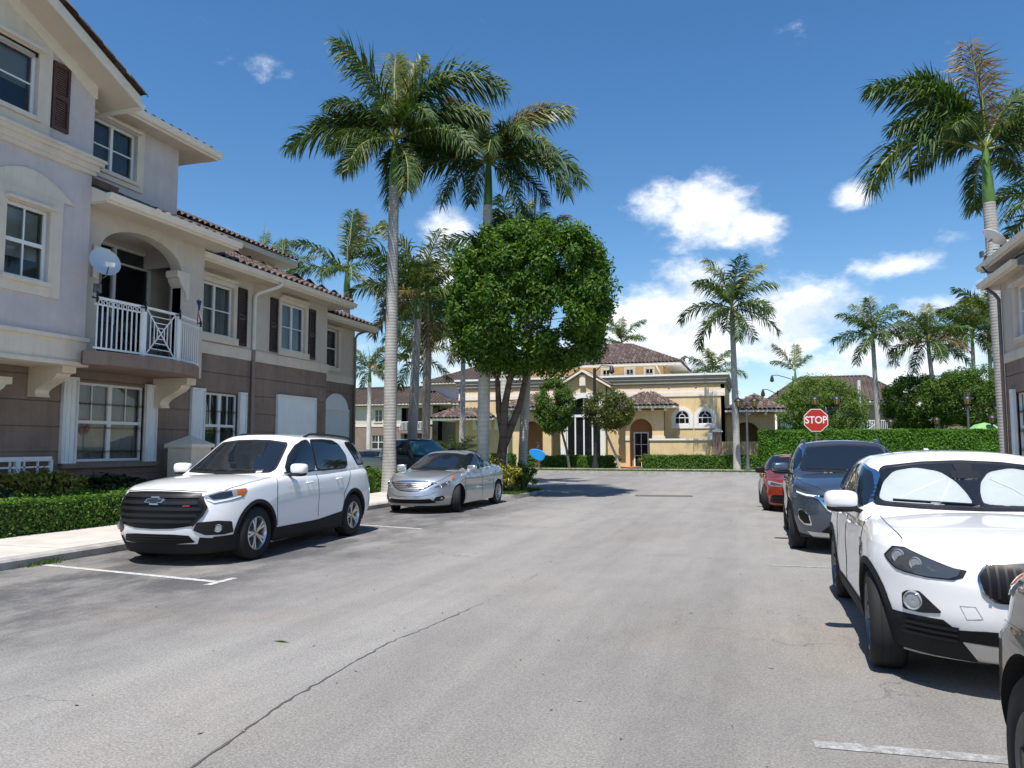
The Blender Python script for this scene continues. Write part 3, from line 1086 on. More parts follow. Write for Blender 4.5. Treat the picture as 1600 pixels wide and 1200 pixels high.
# ------------------------------------------------------------------ left apartment building
def left_building():
    base = (-13.9, 16.0, 0.0)
    B = thing_at('apartment_building', 'large lilac and brown apartment building with white balcony left of the road', 'building', base)
    u, n = (0, 1), (1, 0)
    main = frame_of((-13.9, 0, 0), u, n)
    gab = frame_of((-12.9, 0, 0), u, n)
    arc = frame_of((-13.1, 0, 0), u, n)
    rec = frame_of((-13.5, 0, 0), u, n)
    end = frame_of((-14.9, 0, 0), u, n)
    zc = [0, .48, 1.0, 1.52, 2.04, 2.56, 3.08, 3.6, 4.09]
    # ---- ground storey
    g_win = (12.78, 14.70, 1.30, 3.02)
    g_win2 = (16.75, 18.15, 1.30, 3.06)
    porch = (6.5, 11.0, .1, 3.3)
    courses(B, main, 5.2, 15.66, zc[:-2] + [3.5], [g_win, porch], 'stucco_brown')
    courses(B, main, 15.664, 22.75, zc, [g_win2, (20.0, 22.0, 1.3, 3.12)], 'stucco_brown')
    arch_h = (24.30, 25.86, 1.1, 3.0)
    courses(B, end, 22.75, 26.4, zc[:-1] + [4.0], [arch_h], 'stucco_brown')
    window(main, *g_win, B, 'hung2', 'curtain')
    window(main, *g_win2, B, 'hung2', 'curtain_dark')
    for (a0, a1, hz) in ((12.42, 12.76, g_win), (14.72, 15.04, g_win), (16.25, 16.72, g_win2), (18.17, 18.45, g_win2)):
        storm_panel(main, a0, a1, hz[2] - .02, hz[3] + .02, B, .03, 3 if a1 - a0 < .4 else 4)
    mb = MB(); mb.fbox(main, 12.4, 15.06, 1.17, 1.27, .002, .14); mb.build('window_sill', 'stucco_brown', B)
    storm_panel(main, 19.95, 22.05, 1.25, 3.14, B, .03)
    # arched niche of the end bay, white shutters drawn
    mb = MB()
    N = 14
    A0, A1, zs_, rise = 24.22, 25.94, 2.95, .62
    for k in range(N):
        t0, t1 = math.pi * k / N, math.pi * (k + 1) / N
        am, ra = (A0 + A1) / 2, (A1 - A0) / 2
        P = [end(am - ra * math.cos(t), zs_ + rise * math.sin(t), .03) for t in (t0, t1)] + [end(am - ra * math.cos(t), zs_, .03) for t in (t1, t0)]
        mb.quad(*P)
        mb.quad(end(am - ra * math.cos(t0), zs_ + rise * math.sin(t0), 0), end(am - ra * math.cos(t1), zs_ + rise * math.sin(t1), 0), P[1], P[0])
    mb.build('arch_head', 'shutter_white', B)
    storm_panel(end, A0 + .02, A1 - .02, 1.05, 2.93, B, .03)
    # ---- porch at the far left: recess, bracket, railing
    mb = MB()
    mb.fbox(main, 6.4, 11.1, 0, 3.4, -2.2, -2.1); mb.fbox(main, 11.0, 11.1, 0, 3.4, -2.1, -.25); mb.fbox(main, 6.4, 6.5, 0, 3.4, -2.1, -.25); mb.fbox(main, 6.4, 11.1, .0, .12, -2.1, -.02)
    mb.build('porch_wall', 'stucco_brown', B)
    mb = MB(); corbel(mb, frame_of((-13.7, 0, 0), (1, 0), (0, 1)), -.2, .15, 2.35, 2.95, 10.2, 11.0)
    mb.build('bracket', 'stucco_cream', B)
    rail = MB()
    for k in range(14):
        y = 8.2 + k * .3
        rail.bar((-13.75, y, .35), (-13.75, y, 1.36), .035)
    rail.bar((-13.75, 8.0, 1.38), (-13.75, 12.1, 1.38), .07, .09); rail.bar((-13.75, 8.0, 1.22), (-13.75, 12.1, 1.22), .035); rail.bar((-13.75, 8.0, .35), (-13.75, 12.1, .35), .05)
    rail.bar((-13.75, 11.35, .1), (-13.75, 11.35, 1.36), .09); rail.bar((-13.75, 12.1, .1), (-13.75, 12.1, 1.36), .06)
    rail.build('porch_railing', 'rail_white', B)
    # ---- jettied gable wing
    w3 = (8.90, 10.66, 7.84, 9.10)
    w2 = (10.16, 11.06, 4.74, 6.12)
    mb = MB(); wall(mb, gab, 5.2, 12.0, 3.76, 7.16, [w2]); wall(mb, gab, 5.2, 12.0, 7.50, 9.0, [w3])
    # triangle under the rake
    rk = lambda y: 9.02 + .46 * min(12.0 - y, y - 6.0) if 6 < y < 12 else 9.0
    ys = [6.0, w3[0], 9.0, w3[1], 12.0]
    for p, q in zip(ys[:-1], ys[1:]):
        bot = w3[3] if (p >= w3[0] - 1e-6 and q <= w3[1] + 1e-6) else 9.0
        bot = 9.0 if bot < 9.0 else bot
        mb.quad(gab(p, bot, 0), gab(q, bot, 0), gab(q, rk(q), 0), gab(p, rk(p), 0))
    mb.quad(gab(12.0, 3.24, 0), gab(12.0, 3.24, -1.2), gab(12.0, 9.05, -1.2), gab(12.0, 9.05, 0))
    mb.quad(gab(5.2, 3.24, 0), gab(5.2, 3.24, -3), gab(5.2, 9.3, -3), gab(5.2, 9.3, 0))
    mb.build('gable_wall', 'stucco_lilac', B)
    mb = MB()
    mb.fbox(gab, 5.2, 12.03, 3.30, 3.72, -.3, .02); mb.fbox(gab, 5.15, 12.06, 3.72, 3.80, -.3, .07); mb.fbox(gab, 5.15, 12.06, 3.22, 3.30, -.98, .06)
    mb.build('belt_beam', 'stucco_cream', B)
    mb = MB(); mb.fbox(gab, 5.2, 11.98, 3.40, 3.46, -1.0, -.3); mb.build('soffit', 'soffit', B)
    mb = MB()
    for (p, q, d) in ((7.16, 7.24, .06), (7.24, 7.36, .10), (7.36, 7.44, .16), (7.44, 7.50, .20)):
        mb.fbox(gab, 5.2, 12.0 + d, p, q, -.2, d)
    mb.build('ledge', 'stucco_cream', B)
    mb = MB(); corbel(mb, frame_of((-13.9, 0, 0), u, n), 11.62, 11.94, 2.62, 3.22, .002, .88); mb.build('bracket', 'stucco_cream', B)
    window(gab, *w3, B, 'slider', 'blind', cov_frac=.55)
    surround(gab, *w3, B, .28)
    window(gab, *w2, B, 'hung', 'blind', cov_frac=.72)
    surround(gab, *w2, B, .27)
    # low arched label moulds over the gable wing windows
    for (c0, hw, zb_, end_) in ((9.6, 1.3, 9.38, 10.9), (10.61, 1.0, 6.40, 11.62)):
        mb = MB()
        zt = lambda y: zb_ + .42 * math.cos((y - c0) / hw * math.pi / 2)
        for k in range(12):
            y0, y1 = c0 - hw + 2 * hw * k / 12, c0 - hw + 2 * hw * (k + 1) / 12
            P = [(y0, zb_ - .01), (y1, zb_ - .01), (y1, max(zb_ - .005, zt(y1))), (y0, max(zb_ - .005, zt(y0)))]
            mb.quad(*[gab(a, b, .03) for a, b in P]); mb.quad(gab(P[3][0], P[3][1], .03), gab(P[2][0], P[2][1], .03), gab(P[2][0], P[2][1], 0), gab(P[3][0], P[3][1], 0))
        mb.build('label_moulding', 'stucco_cream', B)
    shutter(gab, 10.98, 11.36, 7.78, 9.12, B)
    shutter(gab, 8.18, 8.58, 7.78, 9.12, B)
    # gable roof: frieze, soffit, bargeboard, tiles
    ov = .62
    for sgn in (1, -1):
        Y = lambda s: 9.0 + sgn * s           # s: distance from ridge along the facade
        zr = lambda s: 10.40 - .46 * s
        mb = MB()
        a, b = 0.0, 3.0
        mb.prism([gab(Y(a), zr(a) - .24, .002), gab(Y(b), zr(b) - .24, .002), gab(Y(b), zr(b) + .02, .002), gab(Y(a), zr(a) + .02, .002)], (.06, 0, 0))
        mb.build('frieze_board', 'trim_cream', B)
        mb = MB(); b2 = 3.55
        mb.quad(gab(Y(0), zr(0) + .02, -6), gab(Y(0), zr(0) + .02, ov), gab(Y(b2), zr(b2) + .02, ov), gab(Y(b2), zr(b2) + .02, -6))
        mb.build('soffit', 'soffit', B)
        mb = MB()
        mb.prism([gab(Y(0), zr(0) + .0, ov), gab(Y(b2), zr(b2), ov), gab(Y(b2), zr(b2) + .22, ov), gab(Y(0), zr(0) + .22, ov)], (.03, 0, 0))
        mb.quad(gab(Y(0), zr(0) + .22, ov), gab(Y(0), zr(0) + .22, -6), gab(Y(b2), zr(b2) + .22, -6), gab(Y(b2), zr(b2) + .22, ov))
        mb.build('bargeboard', 'trim_cream', B)
        # rake tiles: barrels running up the verge
        if sgn > 0:
            L = math.hypot(1, .46)
            k = 0
            rnd = random.Random(2)
            while k * .33 < 3.6:
                s = 3.6 - k * .33 / L
                if s < 0: break
                p = gab(Y(s), zr(s) + .23, ov + .0)
                o = bpy.data.objects.new('roof_tile', TILE_ME)
                v = Vector((0, -1, .46)).normalized(); uu = Vector((1, 0, 0)); nn = uu.cross(v)
                if nn.z < 0: nn = -nn; uu = -uu
                M = Matrix((uu, v, nn)).transposed().to_4x4()
                o.matrix_local = Matrix.Translation(Vector(p) - Vector(base) + Vector((-.04, 0, 0))) @ M @ Matrix.Scale(1.25, 4) @ Matrix.Rotation(rnd.gauss(0, .03), 4, 'Z')
                link(o, B)
                k += 1
            tile_field(B, gab(Y(3.6), zr(3.6) + .22, ov - .35), (-1, 0, 0), (0, -1, .46), 2.2, 3.9, None, 0, 4)
    mb = MB(); gutter_run(mb, frame_of((0, 12.55, 0), (1, 0), (0, 1)), -18, -12.24, 8.85, .0); mb.build('gutter', 'gutter', B)
    # ---- third storey set back over the balcony bay
    w3b = (12.45, 13.74, 7.66, 8.76)
    mb = MB(); wall(mb, rec, 12.0, 15.09, 6.9, 9.0, [w3b])
    mb.quad(rec(15.09, 6.0, 0), rec(15.09, 6.0, -6), rec(15.09, 9.0, -6), rec(15.09, 9.0, 0))
    mb.build('upper_wall', 'stucco_lilac', B)
    window(rec, *w3b, B, 'slider', 'curtain_dark')
    surround(rec, *w3b, B, .2)
    mb = MB(); mb.fbox(rec, 12.0, 15.11, 7.24, 7.30, 0, .03); mb.build('string_course', 'stucco_lilac', B)
    eave(B, rec, 12.0, 16.0, 9.10, 0, .45)
    f2 = frame_of((0, 15.09, 0), (-1, 0), (0, 1))
    mb = MB(); mb.box(-20, -13.502, 15.092, 15.98, 8.94, 8.96); mb.build('soffit', 'soffit', B)
    mb = MB(); gutter_run(mb, frame_of((0, 15.98, 0), (1, 0), (0, 1)), -20, -13.03, 9.115, 0); mb.build('gutter', 'gutter', B)
    sl = .38
    mb = MB(); mb.add([(-13.04, 12.0, 9.12), (-13.04, 16.0, 9.12), (-17.24, 11.8, 9.12 + 4.2 * sl), (-17.24, 8, 9.12 + 4.2 * sl), (-20, 16.0, 9.12), (-20, 11.8, 9.12 + 4.2 * sl)], [(0, 1, 2, 3), (1, 4, 5, 2)])
    mb.build('roof_deck', 'roof_tile', B)
    tile_field(B, (-13.12, 16.0, 9.12), (0, -1, 0), (-1, 0, sl), 3.9, 2.6, lambda s: (s * .9, 3.9), 1, 11)
    # ---- balcony bay with its arch
    A0, A1, spring, rise = 12.48, 14.87, 5.78, .60
    mb = MB()
    wall(mb, arc, 12.0, A0, 3.3, 6.62); wall(mb, arc, A1, 15.66, 3.3, 6.62)
    N = 20
    am, ra = (A0 + A1) / 2, (A1 - A0) / 2
    za = lambda t: spring + rise * math.sin(t)
    for k in range(N):
        t0, t1 = math.pi * k / N, math.pi * (k + 1) / N
        p, q = am - ra * math.cos(t0), am - ra * math.cos(t1)
        mb.quad(arc(p, za(t0), 0), arc(q, za(t1), 0), arc(q, 6.62, 0), arc(p, 6.62, 0))
        mb.quad(arc(p, za(t0), 0), arc(q, za(t1), 0), arc(q, za(t1), -.3), arc(p, za(t0), -.3))
    mb.quad(arc(A0, 3.3, 0), arc(A0, 3.3, -.3), arc(A0, spring, -.3), arc(A0, spring, 0)); mb.quad(arc(A1, 3.3, 0), arc(A1, 3.3, -.3), arc(A1, spring, -.3), arc(A1, spring, 0))
    mb.quad(arc(15.66, 3.3, 0), arc(15.66, 3.3, -.8), arc(15.66, 6.62, -.8), arc(15.66, 6.62, 0))
    mb.build('arch_wall', 'stucco_greige', B)
    for (lo, hi, s) in ((A0 - .22, A0 + .20, 1), (A1 - .20, A1 + .22, -1)):
        mb = MB()
        if s > 0: corbel(mb, frame_of((-13.1, 0, 0), (1, 0), (0, 1)), -.28, .06, 5.12, 5.80, lo, hi)
        else: corbel(mb, frame_of((-13.1, 0, 0), (1, 0), (0, -1)), -.28, .06, 5.12, 5.80, -hi, -lo)
        mb.build('arch_corbel', 'stucco_cream', B)
    # recess behind the arch: walls, ceiling, sliding door
    bk = frame_of((-14.4, 0, 0), u, n)
    door = (12.6, 15.28, 3.56, 6.38)
    mb = MB(); wall(mb, bk, 12.0, 16.36, 3.5, 6.6, [door])
    mb.fbox(bk, 12.0, 12.1, 3.5, 6.5, 0, 1.28); mb.fbox(bk, 16.26, 16.36, 3.5, 6.5, 0, .49); mb.fbox(bk, 15.68, 16.26, 3.5, 6.5, .45, .49); mb.fbox(bk, 12.1, 16.26, 6.46, 6.5, 0, .99)
    mb.build('balcony_recess', 'stucco_greige', B)
    dm = MB()
    for (p, q) in ((12.6, 12.66), (14.15 - .04, 14.15 + .04), (15.28 - .06, 15.28)):
        dm.fbox(bk, p, q, 3.56, 6.38, -.09, 0.01)
    for (p, q) in ((3.56, 3.64), (6.38 - .06, 6.38)):
        dm.fbox(bk, 12.66, 15.28 - .06, p, q, -.08, 0)
    dm.fbox(bk, 14.15 + .04, 15.28 - .06, 6.38 - .42, 6.38 - .38, -.07, -.01)
    d = dm.build('sliding_door', 'frame_white', B)
    for (p, q) in ((12.66, 14.15 - .04), (14.15 + .04, 15.28 - .06)):
        pm = MB(); pm.quad(bk(p, 3.64, -.05), bk(q, 3.64, -.05), bk(q, 6.38 - .06, -.05), bk(p, 6.38 - .06, -.05)); pm.build('pane', 'window_glass', d)
    pm = MB(); pm.quad(bk(12.6, 3.56, -.2), bk(15.28, 3.56, -.2), bk(15.28, 6.38, -.2), bk(12.6, 6.38, -.2)); pm.build('dark_interior', 'room_dark', d)
    pm = MB(); pm.quad(bk(14.15, 6.38 - .4, -.14), bk(15.28, 6.38 - .4, -.14), bk(15.28, 6.38, -.14), bk(14.15, 6.38, -.14)); pm.build('blind', 'curtain_dark', d)
    # slab with bowed edge
    edge = [(-13.1, 11.75), (-12.62, 11.72), (-12.40, 12.1), (-12.26, 12.9), (-12.24, 13.5), (-12.30, 14.1), (-12.50, 14.75), (-12.82, 15.25), (-13.1, 15.42)]
    poly = [(-14.9, 12.0)] + [(-13.0, 12.0)] + edge[1:] + [(-14.9, 15.42)]
    mb = MB(); mb.prism([(p[0], p[1], 3.26) for p in poly], (0, 0, .27)); mb.build('balcony_slab', 'stucco_brown', B)
    mb = MB()
    mb.fbox(main, 15.0, 15.3, 2.62, 3.25, .002, .95)
    mb = MB(); corbel(mb, main, 14.95, 15.25, 2.55, 3.255, .002, 1.0); mb.build('bracket', 'stucco_cream', B)
    eave(B, arc, 12.0, 16.15, 6.75, 0, .62)
    mb = MB(); mb.box(-14.0, -13.102, 15.662, 16.15, 6.585, 6.605); mb.build('soffit', 'soffit', B)
    mb = MB(); mb.add([(-12.5, 12.0, 6.76), (-12.5, 16.15, 6.76), (-13.5, 15.1, 7.20), (-13.5, 12.0, 7.20), (-14.2, 16.15, 6.76), (-14.2, 15.1, 7.2)], [(0, 1, 2, 3), (1, 4, 5, 2)]); mb.build('roof_deck', 'roof_tile', B)
    tile_field(B, (-12.58, 16.1, 6.76), (0, -1, 0), (-1, 0, .44), 4.1, 1.2, lambda s: (s * .95, 4.0), 2, 12)
    mb = MB(); mb.prism([(-13.1, 12.004, 6.58), (-12.5, 12.004, 6.58), (-12.5, 12.004, 6.77), (-13.1, 12.004, 7.03)], (0, .02, 0)); mb.build('eave_end', 'trim_cream', B)
    mb = MB(); mb.bar((-12.4, 12.1, 6.86), (-12.95, 12.1, 7.1), .2, .12); mb.build('ridge_cap', 'roof_tile', B)
    # ---- main wing upper storey
    w1, w2_ = (16.40, 17.82, 4.62, 6.02), (20.08, 21.40, 4.60, 6.06)
    mb = MB(); wall(mb, main, 15.66, 22.75, 4.36, 6.6, [w1, w2_]); mb.quad(main(22.75, 4.0, 0), main(22.75, 4.0, -1), main(22.75, 6.6, -1), main(22.75, 6.6, 0))
    mb.build('upper_wall', 'stucco_greige', B)
    mb = MB(); mb.fbox(main, 15.67, 22.79, 4.08, 4.34, -.2, .04); mb.fbox(main, 15.67, 22.8, 4.34, 4.38, -.2, .055); mb.build('belt_course', 'stucco_cream', B)
    window(main, *w1, B, 'slider', 'curtain'); window(main, *w2_, B, 'slider', 'curtain')
    for ww in (w1, w2_):
        mb = MB(); mb.fbox(main, ww[0] - .12, ww[0], ww[2], ww[3], 0, .04); mb.fbox(main, ww[1], ww[1] + .12, ww[2], ww[3], 0, .04); mb.fbox(main, ww[0] - .12, ww[1] + .12, ww[3], ww[3] + .12, 0, .05); mb.fbox(main, ww[0] - .18, ww[1] + .18, ww[2] - .2, ww[2], 0, .08)
        mb.fbox(main, ww[0] - .05, ww[1] + .05, ww[3] + .12, ww[3] + .2, 0, .13)
        mb.build('window_surround', 'stucco_cream', B)
    shutter(main, 18.02, 18.40, 4.46, 6.1, B, 'shutter_dark'); shutter(main, 19.52, 19.88, 4.46, 6.1, B, 'shutter_dark'); shutter(main, 21.60, 21.97, 4.46, 6.1, B, 'shutter_dark')
    eave(B, main, 15.66, 23.45, 6.52, 0, .62)
    mb = MB(); mb.box(-18, -13.902, 22.752, 23.4, 6.36, 6.38); mb.build('soffit', 'soffit', B)
    sl = .44
    mb = MB(); mb.add([(-13.24, 15.66, 6.54), (-13.24, 23.5, 6.54), (-17.2, 19.6, 6.54 + 3.96 * sl), (-17.2, 15.1, 6.54 + 3.96 * sl), (-21, 23.5, 6.54)], [(0, 1, 2, 3), (1, 4, 2)]); mb.build('roof_deck', 'roof_tile', B)
    tile_field(B, (-13.27, 23.5, 6.55), (0, -1, 0), (-1, 0, sl), 7.4, 4.2, lambda s: (s * .9, 7.35 if s < .6 else 8.2), 4, 13)
    tile_field(B, (-13.2, 23.5, 6.55), (-1, 0, 0), (0, -1, sl), 8, 3.6, lambda s: (s * .9, 7), 0, 14)
    # downpipe
    mb = MB(); mb.tube([(-13.22, 19.15, 6.38), (-13.3, 19.05, 6.28), (-13.75, 18.72, 6.05), (-13.82, 18.68, 5.95), (-13.82, 18.68, 4.4)], .055, 8); mb.build('downpipe', 'gutter', B)
    mb = MB(); mb.tube([(-13.82, 18.68, 4.4), (-13.82, 18.68, .15)], .055, 8); mb.build('downpipe', 'downpipe_brown', B)
    # ---- end bay
    we = (24.2, 25.16, 4.52, 5.92)
    mb = MB(); wall(mb, end, 22.75, 26.4, 4.25, 6.4, [we]); mb.quad(end(26.4, 0, 0), end(26.4, 0, -5), end(26.4, 6.4, -5), end(26.4, 6.4, 0)); mb.build('upper_wall', 'stucco_greige', B)
    mb = MB(); mb.fbox(end, 22.75, 26.44, 3.98, 4.25, -.2, .04); mb.build('belt_course', 'stucco_cream', B)
    window(end, *we, B, 'single', 'curtain_dark'); surround(end, *we, B, .14, sill=False)
    eave(B, end, 22.75, 26.95, 6.25, 0, .6)
    mb = MB(); mb.add([(-14.2, 22.7, 6.27), (-14.2, 27.0, 6.27), (-17.5, 24.6, 7.7), (-17.5, 22.7, 7.7), (-20, 27, 6.27)], [(0, 1, 2, 3), (1, 4, 2)]); mb.build('roof_deck', 'roof_tile', B)
    tile_field(B, (-14.27, 27.0, 6.28), (0, -1, 0), (-1, 0, .43), 4.3, 2.6, lambda s: (s * .9, 4.3), 2, 15)
    mb = MB(); mb.tube([(-14.3, 26.7, 6.2), (-14.75, 26.36, 5.95), (-14.83, 26.33, 5.8), (-14.83, 26.33, .2)], .045, 8); mb.build('downpipe', 'downpipe_brown', B)
    # higher roof behind: a hip end with pale fascia shows over the tiles
    mb = MB(); mb.add([(-18.0, 18.0, 9.2), (-18.0, 27.2, 9.2), (-21, 24, 10.6), (-21, 18, 10.6), (-26, 27.2, 9.2)], [(0, 1, 2, 3), (1, 4, 2)]); mb.build('roof_deck', 'roof_tile', B)
    tile_field(B, (-17.95, 27.1, 9.2), (0, -1, 0), (-1, 0, .45), 9, 3, lambda s: (s * .9, 9), 0, 16)
    mb = MB(); mb.box(-18.1, -18.0, 18, 27.2, 9.0, 9.2); mb.box(-26, -18.0, 27.1, 27.2, 9.0, 9.2); mb.box(-26, -18.1, 17, 27.1, 9.0, 9.03); mb.build('fascia', 'trim_cream', B)
    mb = MB(); mb.box(-26, -18.7, 16, 26.5, 6.0, 9.0); mb.build('rear_wall', 'stucco_greige', B)
    mb = MB(); mb.box(-26, -15.2, 5.2, 22.7, .1, 6.3); mb.box(-26, -15.8, 5.2, 15, 6.3, 9.0); mb.build('inner_core', 'room_dark', B)
    # ---- balcony railing
    P = [(-12.46, 11.80), (-12.38, 12.98), (-12.40, 14.02), (-12.72, 15.08)]
    zb, zt = 3.58, 4.58
    rm = MB()
    for (x, y) in P[1:3]:
        rm.box(x - .045, x + .045, y - .045, y + .045, 3.5, 4.56)
    RL = rm.build('balcony_railing', 'rail_white', B)
    for (p, q) in zip(P[:-1], P[1:]):
        bars = [(zt, .06, .05), (zb, .035, .04)] + ([(zt - .13, .03, .025)] if p != P[1] else [])
        for (z, w_, h_) in bars:
            mb = MB(); mb.bar((*p, z), (*q, z), w_, h_); mb.build('rail', 'rail_white', RL)
    bmb = MB(); bmb.box(-.011, .011, -.011, .011, 0, .85); BAL = bmb.mesh('baluster', 'rail_white')
    for (p, q, nb) in ((P[0], P[1], 10), (P[2], P[3], 10)):
        for k in range(nb):
            t = (k + .5) / nb
            place('baluster', BAL, RL, (p[0] + (q[0] - p[0]) * t - base[0], p[1] + (q[1] - p[1]) * t - base[1], zb))
    ring = MB()
    ring.lathe([(.050, -.008), (.050, .008), (.036, .008), (.036, -.008), (.050, -.008)], 12, axis='X'); RING = ring.mesh('rail_ring', 'rail_white')
    for k in range(9):
        t = (k + 1) / 10
        place('rail_ring', RING, RL, (P[0][0] + (P[1][0] - P[0][0]) * t - base[0], P[0][1] + (P[1][1] - P[0][1]) * t - base[1], zt - .075), (0, 0, 0))
    mb = MB()
    p, q = Vector((*P[1], 0)), Vector((*P[2], 0))
    pt = lambda s, z: tuple(p + (q - p) * s + Vector((0, 0, z)))
    lo, hi = zb, zt - .01
    for f in (0.08,):
        mb.bar(pt(f, lo), pt(1 - f, hi), .022); mb.bar(pt(f, hi), pt(1 - f, lo), .022)
    for f in (.08, .20, .31, .40):
        zl, zh = lo + (hi - lo) * (f - .08) / .84, hi - (hi - lo) * (f - .08) / .84
        if f > .08:
            mb.bar(pt(f, zh), pt(1 - f, zh), .018); mb.bar(pt(f, zl), pt(1 - f, zl), .018)
        mb.bar(pt(f, zl), pt(f, zh), .018); mb.bar(pt(1 - f, zl), pt(1 - f, zh), .018)
    mb.build('lattice_panel', 'rail_white', RL)
    for (x, y) in (P[0], P[1], P[2], P[3]):
        mb = MB(); mb.bar((x + .05, y, zt - .1), (x + .05, y, zt + .12), .03); mb.bar((x + .05, y + .03, zt - .02), (x + .05, y - .12, zt - .02), .03); mb.build('planter_hook', 'metal_black', RL)
    # hidden side: what the balcony keeps, a dark grill and a pale chair show through the bars
    return B


def flag():
    t = thing_at('small_flag', 'small furled flag in blue, red and white on the balcony railing', 'flag', (-12.62, 14.9, 4.58))
    mb = MB(); mb.tube([(-12.62, 14.9, 4.5), (-12.56, 14.86, 5.12)], .008, 6); mb.build('flagpole', 'metal_black', t)
    mb = MB(); mb2 = MB(); mb3 = MB()
    for k in range(8):
        t0, t1 = k / 8, (k + 1) / 8
        f = lambda t, s: (-12.57 + .03 * math.sin(6 * t + s * 3), 14.87 + .10 * s * (1 - .3 * t) + .05 * t, 5.08 - .48 * t)
        for j in range(4):
            s0, s1 = -.5 + j * .3, -.5 + (j + 1) * .3
            tgt = mb if t1 < .6 else (mb2 if j % 2 == 0 else mb3)
            tgt.quad(f(t0, s0), f(t0, s1), f(t1, s1), f(t1, s0))
    mb.build('canton', 'flag_blue', t); mb2.build('stripe', 'flag_red', t); mb3.build('stripe', 'cloth_white', t)


def dish(name, label, loc, rz, tilt, mat, r=.38, base_arm=None):
    t = thing(name, label, 'satellite dish', loc, rz)
    mb = MB()
    prof = [(.0, 0)] + [(r * k / 7, .55 * (r * k / 7) ** 2 / r * .6) for k in range(1, 8)]
    ring = [(a, b) for a, b in prof] + [(r * .99, prof[-1][1] - .012)] + [(a * .99, b - .012) for a, b in prof[::-1][1:]]
    mb.lathe(ring, 28)
    o = mb.build('reflector', mat, t, sharp=40)
    o.rotation_euler = (0, math.pi / 2 - tilt, 0)
    o.scale = (1.0, .86, 1)
    mb = MB(); mb.tube([(-.02, 0, 0), (-.12, 0, -.05), (-.16, 0, -.3), (-.3, 0, -.42)], .022, 8); mb.box(-.36, -.30, -.07, .07, -.52, -.34); mb.build('mast', 'metal_grey', t)
    mb = MB(); mb.tube([(.0, 0, -r * .8), (.2, 0, -r * .75), (.36, 0, -.08)], .014, 6); mb.build('feed_arm', 'metal_grey', t)
    mb = MB(); mb.box(.30, .42, -.09, .09, -.10, -.02); mb.lathe([(0, .29), (.04, .30), (.045, .36), (0, .37)], 10, (0, 0, -.06), 'X'); mb.build('feed_horn', 'dish_white', t, sharp=40)
    return t


left_building()
flag()


def balcony_things():
    t = thing_at('grill', 'dark covered grill standing behind the balcony bars', 'grill', (-13.5, 12.75, 3.53))
    mb = MB(); mb.box(-13.72, -13.2, 12.4, 13.1, 3.54, 4.25); mb.lathe([(.36, 4.25), (.33, 4.4), (.2, 4.5), (0, 4.53)], 12, (-13.46, 12.75, 0)); mb.build('cover', 'cloth_navy', t)
    for k, (y, lb) in enumerate(((13.75, 'folding chair with dark seat on the balcony, nearer the middle of the rail'), (14.75, 'folding chair leaning by the right arch pier of the balcony'))):
        t = thing_at('folding_chair', lb, 'chair', (-13.45, y, 3.53))
        mb = MB()
        for s in (-.2, .2):
            mb.tube([(-13.2, y + s, 3.54), (-13.7, y + s, 4.45)], .014, 6); mb.tube([(-13.7, y + s, 3.54), (-13.25, y + s, 3.98)], .014, 6)
        mb.build('frame', 'metal_grey', t)
        mb = MB(); mb.box(-13.66, -13.24, y - .2, y + .2, 3.96, 3.99); mb.build('seat', 'seat_dark', t)
        mb = MB(); mb.prism([(-13.56, y - .2, 4.2), (-13.56, y + .2, 4.2), (-13.69, y + .2, 4.44), (-13.69, y - .2, 4.44)], (.02, 0, 0)); mb.build('backrest', 'seat_dark', t)


balcony_things()
dish('satellite_dish', 'grey satellite dish bracketed to the lilac wall beside the balcony arch', (-12.50, 12.0, 5.28), R(-28), R(28), 'dish_grey', .34)


def gate_pillar():
    t = thing_at('pillar', 'cream garden pillar with pyramid cap against the brown wall behind the white car', 'pillar', (-13.1, 15.35, .1))
    x, y, w = -13.1, 15.35, .34
    mb = MB(); mb.box(x - w, x + w, y - w, y + w, .1, 1.6); mb.build('shaft', 'stucco_cream', t)
    mb = MB(); mb.box(x - w - .06, x + w + .06, y - w - .06, y + w + .06, 1.6, 1.68)
    e = w + .06
    mb.add([(x - e, y - e, 1.68), (x + e, y - e, 1.68), (x + e, y + e, 1.68), (x - e, y + e, 1.68), (x, y, 1.90)], [(0, 1, 4), (1, 2, 4), (2, 3, 4), (3, 0, 4)])
    mb.build('cap', 'trim_cream', t)


gate_pillar()

